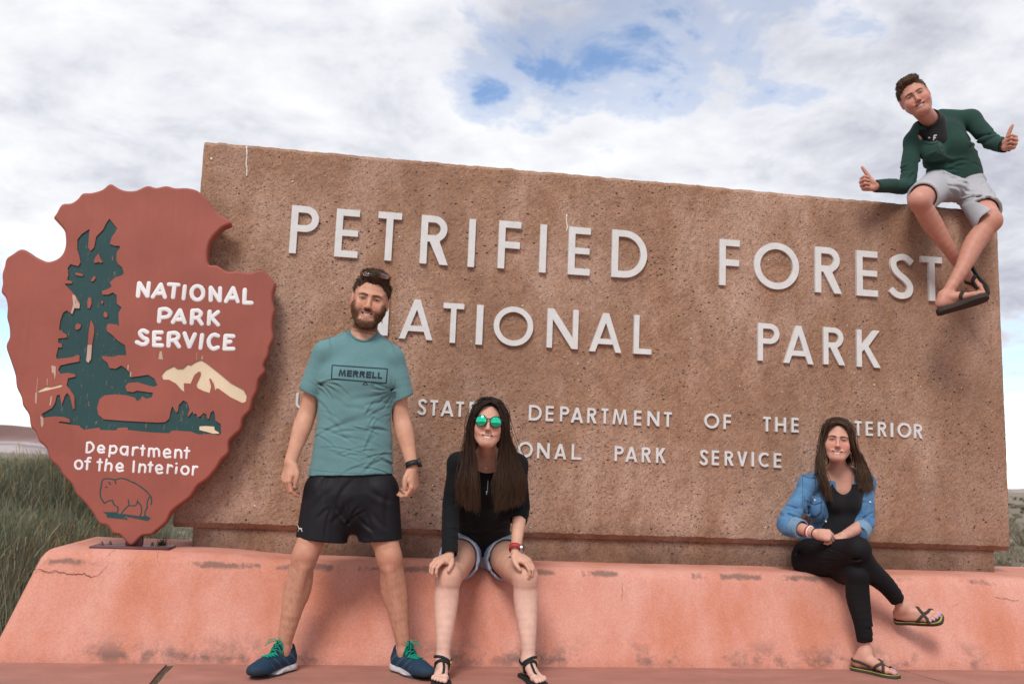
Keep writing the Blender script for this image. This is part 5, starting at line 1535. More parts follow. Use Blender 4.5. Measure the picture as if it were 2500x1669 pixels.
# ================================================================== person 1: bearded man standing
SK1 = (.56, .30, .205)
def man_standing():
    root = tag(empty('person', tuple(J(860, 1645, 4.48) * [1, 1, 0])), 'bearded man in teal t-shirt and black shorts standing before the bench, sunglasses on his head', 'person')
    Yb = 4.50
    H = head_frame(J(904, 733, 4.47), yaw=-2, pitch=-7, roll=8, sc=1.07); H.mz = .006
    neck0, neck1 = H.p(0, .028, -.075), J(884, 842, 4.52)
    shL, shR = J(787, 862, Yb), J(962, 874, Yb)
    elL, elR = J(751, 1005, 4.52), J(979, 1020, 4.52)
    wrL, wrR = J(709, 1128, 4.45), J(1007, 1140, 4.45)
    hipL, hipR = J(808, 1195, Yb), J(908, 1195, Yb)
    knL, knR = J(744, 1357, 4.46), J(951, 1362, 4.46)
    anL, anR = J(690, 1572, 4.47), J(990, 1572, 4.47)
    anL[2] = .085; anR[2] = .085
    L = head_prims(H, smile=1, jaw=.94)
    L += [cap(neck0, neck1, .056, .062, .02), cap(J(862, 842, 4.53), shL, .048, .036, .05), cap(J(908, 848, 4.53), shR, .048, .036, .05)]
    L += [cap(neck0 + A3((s_ * .025, -.045, .0)), neck1 + A3((s_ * .012, -.045, -.02)), .010, .012, .02) for s_ in (-1, 1)]
    L += [cap(J(872, 900, Yb), J(862, 1180, Yb), .13, .125, .05, n=(0, 1, 0), q=.6)]
    for sh, el, wr in ((shL, elL, wrL), (shR, elR, wrR)):
        mid = lerp3(sh, el, .55)
        L += chain([sh, mid, el], [.040, .041, .037], .02)
        fm = lerp3(el, wr, .28) + A3((0, -.004, 0)); f2 = lerp3(el, wr, .65)
        L += chain([el, fm, f2, wr], [.038, .0435, .034, .025], .02, n=(0, 1, 0), q=.85)
        L += [cap(lerp3(el, wr, .85), wr, .026, .0265, .01, n=(0, 1, 0), q=.75)]
    for hp, kn, an, sg in ((hipL, knL, anL, -1), (hipR, knR, anR, 1)):
        L += chain([hp, lerp3(hp, kn, .5), lerp3(hp, kn, .88), kn], [.072, .068, .058, .053], .03)
        calf = lerp3(kn, an, .34) + A3((sg * .002, .022, 0)); low = lerp3(kn, an, .70)
        L += chain([kn, calf, low, an], [.050, .058, .040, .029], .03)
        L += [ellp(kn + A3((0, -.030, .008)), (.032, .025, .036), None, .02), cap(kn + A3((0, -.035, -.05)), lerp3(kn, an, .6) + A3((0, -.018, 0)), .022, .018, .025)]
        L += [ellp(lerp3(kn, an, .30) + A3((sg * -.012, .03, 0)), (.042, .042, .085), None, .03)]
        L += [ellp(an + A3((0, 0, .01)), (.036, .038, .03), None, .015), cap(an, an * [1, 1, 0] + A3((0, 0, .06)), .030, .032, .02)]
    # hands hang, lightly curled
    hl, _, tL, _ = hand_prims(wrL, unit(A3((-.16, -.12, -1))), unit(A3((.75, .55, 0))), unit(A3((.55, -.8, 0))),
                              [(28, 32, 22), (38, 42, 30), (45, 48, 30), (48, 50, 30)], [(.018, .012, .028), (.050, .022, .045), (.080, .026, .044), (.106, .032, .036)], .98)
    hr, _, tR, _ = hand_prims(wrR + A3((.002, 0, -.008)), unit(A3((.12, -.10, -1))), unit(A3((-.8, .45, 0))), unit(A3((-.5, -.85, 0))),
                              [(42, 46, 30), (50, 50, 34), (56, 52, 34), (58, 54, 34)], [(.018, .012, .028), (.050, .022, .046), (.080, .026, .046), (.106, .032, .040)], .98)
    L += hl + hr
    hb = (*ball(H.p(0, 0, -.01), .165), .0024)
    lo, hi = bounds([shL, shR, anL, anR, H.p(0, 0, .1), wrL + A3((0, 0, -.2)), wrR + A3((0, 0, -.2)), elL, elR], .13)
    V, F = meshed(L, [(lo, hi, .0055), hb, (*ball(wrL + A3((-.005, -.01, -.10)), .115), .0026), (*ball(wrR + A3((0, -.01, -.10)), .115), .0026)])
    col = np.tile(A3(SK1), (len(V), 1)); head_paint(V, col, H, SK1, (.060, .032, .020), beard=(.105, .055, .030), squint=.0030, bw=1.15)
    z = V[:, 2]
    leg = smask(.62 - z, 0, .1)[:, None]; col = col * (1 - leg) + col * A3((.86, .82, .80)) * leg         # tanned, hairy legs
    hair_l = ((noise3(V * [1, 1, .4], 420, 12) > .25) & (z < .5) & (z > .12))[:, None]; col = np.where(hair_l, col * .86, col)
    for t_, s_ in ((tL, 1), (tR, 1)):
        d = np.linalg.norm(V - t_, axis=1); mk = (d < .010) & (V[:, 1] < t_[1] - .001); col[mk] = (.80, .55, .48)
    kd = np.minimum(np.linalg.norm(V - (knL + A3((0, -.05, 0))), axis=1), np.linalg.norm(V - (knR + A3((0, -.05, 0))), axis=1))
    kk = (np.exp(-(kd / .045) ** 2) * .35)[:, None]; col = col * (1 - kk) + A3((.55, .22, .16)) * kk
    paint_obj('body', V, F, col, M_SKIN, root)
    teeth(H, root); eyes(H, BVHTree.FromPolygons([Vector(v_) for v_ in V], [tuple(q_) for q_ in F.tolist()]), root, .0026, .0020)
    # ---------------- t-shirt
    M_TEE = cloth_mat('teal_jersey', (.118, .235, .25), .92, var=.08)
    ny = (0, 1, 0)
    eL, eR = J(755, 962, 4.50), J(984, 974, 4.50)
    T = chain([shL + A3((0, 0, -.008)), lerp3(shL, eL, .5), eL + (eL - shL) * .2], [.050, .052, .054], .03) + chain([shR + A3((0, 0, -.008)), lerp3(shR, eR, .5), eR + (eR - shR) * .2], [.050, .052, .053], .03)
    T += [cutp(eL, unit(eL - shL + A3((-.05, 0, 0))), eL - .12, eL + .12), cutp(eR, unit(eR - shR + A3((.05, 0, 0))), eR - .12, eR + .12),
          cap(eL - unit(eL - shL) * .03, eL + unit(eL - shL) * .1, .043, .049, .004, op='s'), cap(eR - unit(eR - shR) * .03, eR + unit(eR - shR) * .1, .043, .048, .004, op='s')]
    T += [cap(J(874, 915, Yb), J(866, 1000, Yb), .166, .157, .03, n=ny, q=.62), cap(J(866, 1000, Yb), J(862, 1090, Yb), .157, .166, .05, n=ny, q=.62),
         cap(J(862, 1090, Yb), J(857, 1190, Yb), .166, .216, .05, n=ny, q=.58),
         cap(J(876, 868, 4.51), J(806, 866, 4.51), .062, .050, .04), cap(J(876, 868, 4.51), J(944, 874, 4.51), .062, .050, .04),
         cap(J(856, 837, 4.52), shL + A3((.02, 0, .006)), .062, .050, .04), cap(J(917, 845, 4.52), shR + A3((-.02, 0, .006)), .062, .050, .04),
         ellp(J(835, 925, 4.44), (.085, .050, .06), None, .06), ellp(J(912, 930, 4.44), (.085, .050, .06), None, .06)]
    hem = J(857, 1159, Yb); nc = J(886, 812, 4.50)
    T += [cutp(hem, unit(A3((.055, 0, -1)))), cap(neck0, nc, .058, .060, .006, op='s'), ellp(nc + A3((0, -.045, -.004)), (.052, .050, .036), None, .008, op='s')]
    c0 = hem[0]; c1 = J(784, 937, Yb); c2 = J(958, 955, Yb); z0 = hem[2]
    SP = fan(c1[0], c1[2], (-5, -25, -48, 12), .05, .0045, .0055) + fan(c2[0], c2[2], (185, 205, 228, 168, 250), .055, .0045, .0055)
    SP += rand_creases(26, 4, (c0 - .16, z0 + .02), (c0 + .18, z0 + .22), -8, 16, length=(.02, .09), wd=(.0025, .006), amp=(.002, .0060)) + rand_creases(12, 6, (c0 + .02, z0 + .05), (c0 + .19, z0 + .34), 40, 22, amp=(.002, .006))
    SP += rand_creases(8, 9, (c0 - .17, z0 + .15), (c0 - .05, z0 + .40), -35, 18, amp=(.002, .004)) + rand_creases(6, 19, (c0 - .05, z0 + .2), (c0 + .1, z0 + .42), 0, 30, length=(.04, .1), wd=(.008, .014), amp=(.002, .004))
    def tw(P):
        return creases(P, SP) + .003 * noise3(P, 15, 6) + .0016 * noise3(P, 45, 7) - .0022 * smask(1.25 - P[:, 2], 0, .3) * np.abs(noise3(P * [1, 1, 2.2], 34, 8))
    lo, hi = bounds([J(727, 830, Yb), J(1010, 1200, Yb), shL, shR], .11); lo[1] = 4.30; hi[1] = 4.72
    V, F = meshed(T, [(lo, hi, .0040)], tw)
    tee = obj('t_shirt', np_mesh('t_shirt', V, F), M_TEE, root)
    bv = BVHTree.FromPolygons([Vector(v) for v in V], [tuple(q) for q in F.tolist()])
    def front(px, py, lift=.0015):
        o_ = Vector((0, 0, EYE)); d_ = ray(px, py).normalized(); h_ = bv.ray_cast(o_, d_)
        return h_[0] - d_ * lift if h_[0] else Vector(J(px, py, 4.40))
    ring = []
    for i in range(33):
        a_ = 2 * pi * i / 32; q = nc + A3((.068 * sin(a_), -.064 * cos(a_), -.004 - .034 * max(0, cos(a_)) ** 1.5 + .012 * max(0, -cos(a_))))
        ring.append(bv.find_nearest(Vector(q))[0])
    v, f = tube(ring, .0065, 8, flat=None, caps=False)
    # seams of collar, shoulders and hems
    def seam(pts, r, ma, nm, close=False):
        P = [front(*q, .0) for q in [tuple(v) for v in smooth_path([Vector(t_) for t_ in pts], 6)]]
        v, f = tube(P, r, 6); return obj(nm, mesh(nm, v, f, True), ma, tee)
    M_SEAM = cloth_mat('teal_seam', (.08, .19, .21), .9)
    obj('collar', mesh('collar', v, f, True), M_SEAM, tee)
    seam([(772, 833), (800, 826), (832, 818), (846, 806)], .0012, M_SEAM, 'seam'); seam([(925, 822), (945, 831), (972, 843), (986, 848)], .0012, M_SEAM, 'seam')
    seam([(750, 1143), (790, 1149), (840, 1153), (900, 1155), (962, 1154)], .0011, M_SEAM, 'seam')
    seam([(729, 943), (745, 951), (779, 960)], .0011, M_SEAM, 'seam'); seam([(965, 970), (985, 967), (1006, 957)], .0011, M_SEAM, 'seam')
    # chest print
    M_PRINT = mat('dark_print', (.022, .03, .045), .85)
    def band(a, b, w_):
        n = 16; V, F = [], []
        for i in range(n + 1):
            x = a[0] + (b[0] - a[0]) * i / n; y = a[1] + (b[1] - a[1]) * i / n
            dx, dy = unit([-(b[1] - a[1]), b[0] - a[0]]) * w_ / 2
            V += [front(x - dx, y - dy), front(x + dx, y + dy)]
        F = [(2 * i, 2 * i + 1, 2 * i + 3, 2 * i + 2) for i in range(n)]
        return V, F
    cr = [(811, 891), (946, 900), (943, 935), (809, 924)]
    pr = obj('chest_print', mesh('chest_print', *join([band(cr[i], cr[(i + 1) % 4], 2.6) for i in range(4)])), M_PRINT, tee)
    ang = .068; x0 = 826
    for ch, wd in (('M', 18), ('E', 12.5), ('R', 14), ('R', 14), ('E', 12.5), ('L', 11.5), ('L', 11)):
        V, F = [], []
        lp = glyph(ch, wd, 15.5, 3.7); LL = [[Vector((a, b, 0)) for a, b in l_] for l_ in lp]
        flat = [q for l_ in lp for q in l_]
        V = [front(x0 + a + b * .10, 917 + (x0 + a - 826) * ang - b, .0022) for a, b in flat]
        F = [t_ for t_ in tessellate_polygon(LL)]
        obj('print_letter', mesh('print_letter', V, F), M_PRINT, tee)
        x0 += wd + 2.2
    tri = [(886, 938.5), (893, 932.5), (899, 939)]
    lg = [band((886, 938), (892, 932), 1.6), band((892, 932), (898.5, 938.6), 1.6), band((885.5, 938.3), (899, 939), 1.2)]
    lg += [band((903 + 2.6 * i, 935.2 + .15 * i), (904.6 + 2.6 * i, 935.3 + .15 * i), 1.6) for i in range(12)] + [band((903 + 2.6 * i, 940.2 + .1 * i), (904.4 + 2.6 * i, 940.3 + .1 * i), 1.4) for i in range(4)]
    o = obj('small_print', mesh('small_print', *join(lg)), M_PRINT, tee); o['kind'] = 'stuff'
    # ---------------- shorts
    M_SH = cloth_mat('black_sport_fabric', (.0085, .0085, .012), .6, var=.1, sheen=0, spec=.22)
    hL, hR = J(785, 1317, Yb), J(929, 1317, Yb)
    wst = J(858, 1140, Yb)
    Sh = [cap(wst, J(858, 1205, Yb), .158, .185, .03, n=ny, q=.64),
          cap(J(799, 1200, Yb), hL + (hL - J(799, 1200, Yb)) * .2, .108, .120, .022, n=ny, q=.95), cap(J(918, 1200, Yb), hR + (hR - J(918, 1200, Yb)) * .2, .108, .100, .022, n=ny, q=1.05),
          cutp(hL, unit(A3((-.08, 0, -1))), J(700, 1200, 4.2), J(860, 1420, 4.9)), cutp(J(929, 1318, Yb), unit(A3((.08, 0, -1))), J(860, 1200, 4.2), J(1020, 1420, 4.9)),
          cap(lerp3(J(808, 1200, Yb), hL, .55), hL + A3((-.01, 0, -.1)), .055, .092, .01, op='s'), cap(lerp3(J(908, 1200, Yb), hR, .55), hR + A3((0, 0, -.1)), .055, .078, .01, op='s')]
    cz = wst[2]; cx_ = wst[0]
    SS = rand_creases(9, 31, (cx_ - .14, cz - .30), (cx_ - .01, cz - .08), 60, 25, length=(.03, .10), wd=(.006, .013), amp=(.002, .006)) + rand_creases(9, 33, (cx_ + .01, cz - .30), (cx_ + .17, cz - .08), 115, 25, length=(.03, .10), wd=(.006, .013), amp=(.002, .006)) + fan(cx_ - .005, cz - .25, (60, 85, 110, 130, 40), .05, .006, .006)
    def sw(P):
        return creases(P, SS) + .003 * noise3(P, 14, 5)
    lo, hi = bounds([J(715, 1130, Yb), J(985, 1345, Yb)], .03); lo[1] = 4.33; hi[1] = 4.67
    V, F = meshed(Sh, [(lo, hi, .0042)], sw)
    sh_ = obj('shorts', np_mesh('shorts', V, F), M_SH, root)
    bv2 = BVHTree.FromPolygons([Vector(v) for v in V], [tuple(q) for q in F.tolist()])
    def fr2(px, py):
        d_ = ray(px, py).normalized(); h_ = bv2.ray_cast(Vector((0, 0, EYE)), d_)
        return h_[0] - d_ * .002 if h_[0] else Vector(J(px, py, 4.40))
    for arc_ in ([(727, 1282), (729.5, 1288), (733, 1290.5), (737, 1289)], [(727.5, 1297), (730, 1291), (733.5, 1288.5), (736, 1292), (737.5, 1297)]):
        v, f = tube([fr2(*q) for q in arc_], .0018, 6); obj('emblem', mesh('emblem', v, f, True), mat('white_print', (.75, .75, .75), .7), sh_)
    # ---------------- shoes
    running_shoe(root, anL, A3((-.55, -.83, 0)), [(.013, .038, .072), (.035, .075, .12)], (.0, .26, .17), anL + A3((.004, .0, .065)))
    running_shoe(root, anR, A3((.50, -.86, 0)), [(.013, .038, .072), (.035, .075, .12)], (.0, .26, .17), anR + A3((-.004, .0, .065)))
    # ---------------- watch
    watch(root, tuple(wrR + A3((0, 0, .012))), unit(wrR - elR), (1, -.25, .1), .0285, M_BLACKRUB, M_BLACKRUB, M_GLASSD, .024, .022)
    # ---------------- hair, beard
    HC = [(.075, .045, .028), (.055, .033, .022), (.10, .06, .036)]
    short_hair(H, root, HC, 12000, .020, lambda q: (.35 + q[0] * 2, -.4 if q[2] > .07 else .35, 1.3 if q[1] < -.05 else (.3 if q[2] > .09 else -.8)), .30, 3, dict(grow=.004, amp=.003, wide=(.024, .010, .045, .074), extra=[ellp(H.p(.004, -.040, .104), A3((.062, .050, .032)) * H.s, H.M, .02)]), wd=.0009)
    rr = np.random.default_rng(5)
    v = rr.normal(0, 1, (14000, 3)); v /= np.linalg.norm(v, axis=1, keepdims=True)
    q = v * [.0665, .0700, .066] + [0, -.022, -.052]; x, y, z = q.T; ax = np.abs(x)
    m_ = (y < .012) & (((z < -.092)) | ((z < -.020) & (ax > .046)) | ((z < -.062) & (ax > .034))) & (z > -.125)
    P = H.o + (q[m_] * H.s) @ H.M.T; d = (v[m_] * .15 + [0, -.10, -.9]) @ H.M.T
    # keep the roots on the skin
    bh = BVHTree.FromPolygons([Vector(v_) for v_ in root.children[0].data.vertices and [w_.co for w_ in root.children[0].data.vertices]], [tuple(q_.vertices) for q_ in root.children[0].data.polygons])
    P2 = []
    for p_ in P:
        h_ = bh.find_nearest(Vector(p_)); P2.append(h_[0] + h_[1] * .0003)
    strands('beard', np.array(P2), d, root, .0055, .0008, [(.12, .062, .032), (.08, .044, .026), (.17, .09, .045)], 8, seg=3, curl=.15)
    # ---------------- sunglasses pushed up on the hair
    g0 = H.p(.006, -.080, .112); G = Frame(g0, H.d(1, 0, .06), H.d(0, .85, -.5), H.d(0, .5, .85), H.s)
    sung(root, G, (.27, .10, .06), mat('smoky_lens', (.10, .11, .14), .12, .6), .0215, .0105, .033, temple=.075, square=True)
    return root

def sung(parent, G, framecol, lensmat, rx, rz, cx, temple=.11, square=False, fr=.0026, name='sunglasses'):
    """glasses in frame G: x across, y back, z up; origin at the bridge"""
    fm = mat('glasses_frame', framecol, .3, .5)
    parts = []
    shp = lambda a: (rx * (abs(cos(a)) ** (.65 if square else 1)) * (1 if cos(a) > 0 else -1), rz * (abs(sin(a)) ** (.65 if square else 1)) * (1 if sin(a) > 0 else -1))
    lens = []
    for sg in (-1, 1):
        ring = []
        for i in range(25):
            a = 2 * pi * i / 24; x, z = shp(a); ring.append(Vector(G.p(sg * cx + x, .006 * ((sg * cx + x) / .05) ** 2 * 1.4, z)))
        parts.append(tube(ring, fr * G.s, 6, caps=False))
        base = len(ring); c = Vector(G.p(sg * cx, -.0025, 0)); mid = [c.lerp(r_, .6) + Vector(G.d(0, -.0012, 0)) for r_ in ring[:-1]]
        Vl = ring[:-1] + mid + [c]; n = 24
        Fl = [(i, (i + 1) % n, n + (i + 1) % n, n + i) for i in range(n)] + [(n + i, n + (i + 1) % n, 2 * n) for i in range(n)]
        lens.append((Vl, Fl))
        hx = sg * (cx + rx)
        parts.append(tube([Vector(G.p(hx, .008, rz * .35)), Vector(G.p(hx + sg * .006, .010, rz * .35)), Vector(G.p(hx + sg * .007, .03, rz * .30)), Vector(G.p(hx + sg * .003, temple, rz * .1))], [.003 * G.s] * 4, 6))
    parts.append(tube([Vector(G.p(-(cx - rx), .0, rz * .35)), Vector(G.p(0, -.003, rz * .5)), Vector(G.p(cx - rx, .0, rz * .35))], .0026 * G.s, 6))
    v, f = join(parts); o = obj(name, mesh(name, v, f, True), fm, parent)
    for v, f in lens: obj('lens', mesh('lens', v, f, True), lensmat, o)
    return o
man_standing()
# ------------------------------------------------------------------ shared pieces for the other three
def foot_prims(Fr, big, k=.008, w_=1.0):
    """bare foot in frame Fr (x across, y to the heel, z up, origin on the sole under the ankle); big = side of the great toe (+1/-1)"""
    p, s, Rm = Fr.p, Fr.s, Fr.M
    c = lambda a, b, ra, rb, kk=k: cap(p(*a), p(*b), ra * s, rb * s, kk)
    L = [ellp(p(0, .038, .028), A3((.029, .034, .028)) * s, Rm, .02), c((0, .030, .045), (0, .012, .075), .030, .029, .02), c((0, .010, .058), (big * .006, -.075, .034), .031, .025, .02),
         c((big * -.012, .0, .022), (big * -.020, -.095, .015), .022, .015, .02), c((big * .010, -.070, .030), (big * .022, -.125, .018), .020, .017, .012), c((big * .022, -.128, .015), (big * -.026, -.108, .013), .016, .012, .012)]
    tips = []
    for i, (x, y0, ln, r) in enumerate(((.026, -.135, .036, .0115), (.009, -.140, .030, .0085), (-.005, -.134, .026, .0080), (-.018, -.124, .022, .0075), (-.029, -.112, .018, .0070))):
        a = p(big * x, y0, .015); m_ = p(big * (x - .001 * i), y0 - ln * .5, .016 if i == 0 else .019); b = p(big * (x - .0015 * i), y0 - ln, .011)
        L += chain([a, m_, b], [r * s, r * s * .95, r * s * .92], .003); tips.append(b)
    return L, tips
def sole_obj(Fr, parent, ma, big, thick=.012, name='sandal', ln=1.0, wid=1.0, rim=None):
    p, s = Fr.p, Fr.s; up_ = Fr.d(0, 0, 1)
    pts = []
    prof = [(-.186, .010), (-.182, .028), (-.168, .040), (-.140, .047), (-.110, .047), (-.06, .039), (-.01, .034), (.04, .034), (.068, .028), (.078, .012)]
    right = [(x * wid + big * (.006 if y < -.1 else 0), y * ln) for y, x in prof]; left = [(-x * wid + big * (.006 if y < -.1 else 0), y * ln) for y, x in prof][::-1]
    lp = smooth_loop([(a, b) for a, b in right + left], 3); n = len(lp)
    V = [p(a * .96, b * .985, 0) for a, b in lp] + [p(a * .97, b * .99, -thick * .15 / s) for a, b in lp] + [p(a, b, -thick * .3 / s) for a, b in lp] + [p(a, b, -thick / s) for a, b in lp]
    F = [(j * n + i, (j + 1) * n + i, (j + 1) * n + (i + 1) % n, j * n + (i + 1) % n) for j in range(3) for i in range(n)]
    F += [tuple(range(n))[::1], tuple(range(3 * n, 4 * n))[::-1]]
    return obj(name, mesh(name, V, F), ma, parent)
def strap(parent, body_bv, pts, wd, th, ma, name='strap', lift=.002):
    """flat band through pts laid on the skin"""
    P = smooth_path([Vector(q) for q in pts], 6); V, F = [], []
    Q = []
    for q in P:
        h_ = body_bv.find_nearest(q); Q.append((h_[0] + h_[1] * lift, h_[1]))
    n = len(Q)
    for i in range(n):
        c, nn = Q[i]; t = (Q[min(i + 1, n - 1)][0] - Q[max(0, i - 1)][0])
        t = t.normalized() if t.length > 1e-7 else Vector((1, 0, 0)); sd_ = t.cross(nn).normalized() * wd / 2
        V += [c - sd_, c + sd_, c + sd_ * .9 + nn * th, c - sd_ * .9 + nn * th]
    for i in range(n - 1):
        for k_ in range(4):
            a, b = i * 4 + k_, i * 4 + (k_ + 1) % 4
            F.append((a, b, b + 4, a + 4))
    F += [(0, 3, 2, 1), tuple((n - 1) * 4 + k_ for k_ in range(4))]
    return obj(name, mesh(name, V, F, True), ma, parent)
def bvh_of(V, F): return BVHTree.FromPolygons([Vector(v) for v in V], [tuple(q) for q in np.asarray(F).tolist()])
def project(bv, px, py, Yf, lift=.0015):
    d_ = ray(px, py).normalized(); h_ = bv.ray_cast(Vector((0, 0, EYE)), d_)
    return h_[0] - d_ * lift if h_[0] else Vector(J(px, py, Yf))
def pband(bv, pts, wpx, Yf, lift=.0015, sub=6):
    P = smooth_path([Vector(t_) for t_ in pts], sub); V = []
    for i, q in enumerate(P):
        t = (P[min(i + 1, len(P) - 1)] - P[max(0, i - 1)]); t = t.normalized() if t.length else Vector((1, 0)); nx = Vector((-t.y, t.x)) * wpx / 2
        V += [project(bv, q.x - nx.x, q.y - nx.y, Yf, lift), project(bv, q.x + nx.x, q.y + nx.y, Yf, lift)]
    return V, [(2 * i, 2 * i + 1, 2 * i + 3, 2 * i + 2) for i in range(len(P) - 1)]
def long_hair(H, parent, groups, cols, seed, wd=.0012, tip=None, capargs={}, seg=14):
    V, F = hair_cap(H, **capargs); c = np.array(cols)[0] * (1 + .2 * noise3(V, 120, 3))[:, None] * .8
    root = paint_obj('hair', V, F, c, M_HAIR, parent)
    allp = []
    for gi, (n, corners) in enumerate(groups):
        rr = np.random.default_rng(seed + gi)
        K = np.array([[list(map(float, q)) for q in g] for g in corners])        # 4 guides x m x 3
        u = rr.random(n); v = rr.random(n)
        nc = max(4, n // 55); cu, cv = rr.random(nc), rr.random(nc); ci = rr.integers(0, nc, n)
        mcl = K.shape[1]
        P = np.zeros((n, mcl, 3))
        for k_ in range(mcl):
            t = (k_ / (mcl - 1)) ** 2.0 * .72
            uu = u * (1 - t) + cu[ci] * t; vv = v * (1 - t) + cv[ci] * t
            P[:, k_] = (K[0, k_] * ((1 - uu) * (1 - vv))[:, None] + K[1, k_] * (uu * (1 - vv))[:, None] + K[2, k_] * ((1 - uu) * vv)[:, None] + K[3, k_] * (uu * vv)[:, None])
            P[:, k_] += rr.normal(0, .0016 + .0035 * (k_ / (mcl - 1)), (n, 3))
            P[:, k_] += (rr.normal(0, .0065, (nc, 3)))[ci] * (k_ / (mcl - 1))
        stray = rr.random(n) < .03; P[stray, 1:] += np.cumsum(rr.normal(0, .006, (stray.sum(), mcl - 1, 3)), 1)
        last = P[:, -1] - P[:, -2]; P[:, -1] -= last * (rr.uniform(-.1, .45, (n, 1)) + rr.uniform(-.1, .4, (nc, 1))[ci])
        # Catmull-Rom to seg+1 samples
        ext = np.concatenate([2 * P[:, :1] - P[:, 1:2], P, 2 * P[:, -1:] - P[:, -2:-1]], 1)
        out = np.zeros((n, seg + 1, 3))
        for i in range(seg + 1):
            x = i / seg * (mcl - 1); j = min(int(x), mcl - 2); t = x - j
            a, b, c_, d = ext[:, j], ext[:, j + 1], ext[:, j + 2], ext[:, j + 3]
            out[:, i] = .5 * (2 * b + (c_ - a) * t + (2 * a - 5 * b + 4 * c_ - d) * t * t + (3 * b - a - 3 * c_ + d) * t ** 3)
        allp.append(out)
    P = np.concatenate(allp)
    o = strands('hair_lock', None, None, root, 0, wd, cols, seed + 77, paths=P, tipcol=tip, taper=.7); o['kind'] = 'stuff'
    return root
M_NAIL = None
M_SANDAL = mat('black_sandal_rubber', (.018, .018, .020), .8, .25, bump=.4, bscale=200)
M_BROWNS = mat('brown_sandal', (.055, .042, .035), .75, .25, bump=.4, bscale=200)
M_LIME = mat('lime_footbed_edge', (.35, .36, .06), .7)

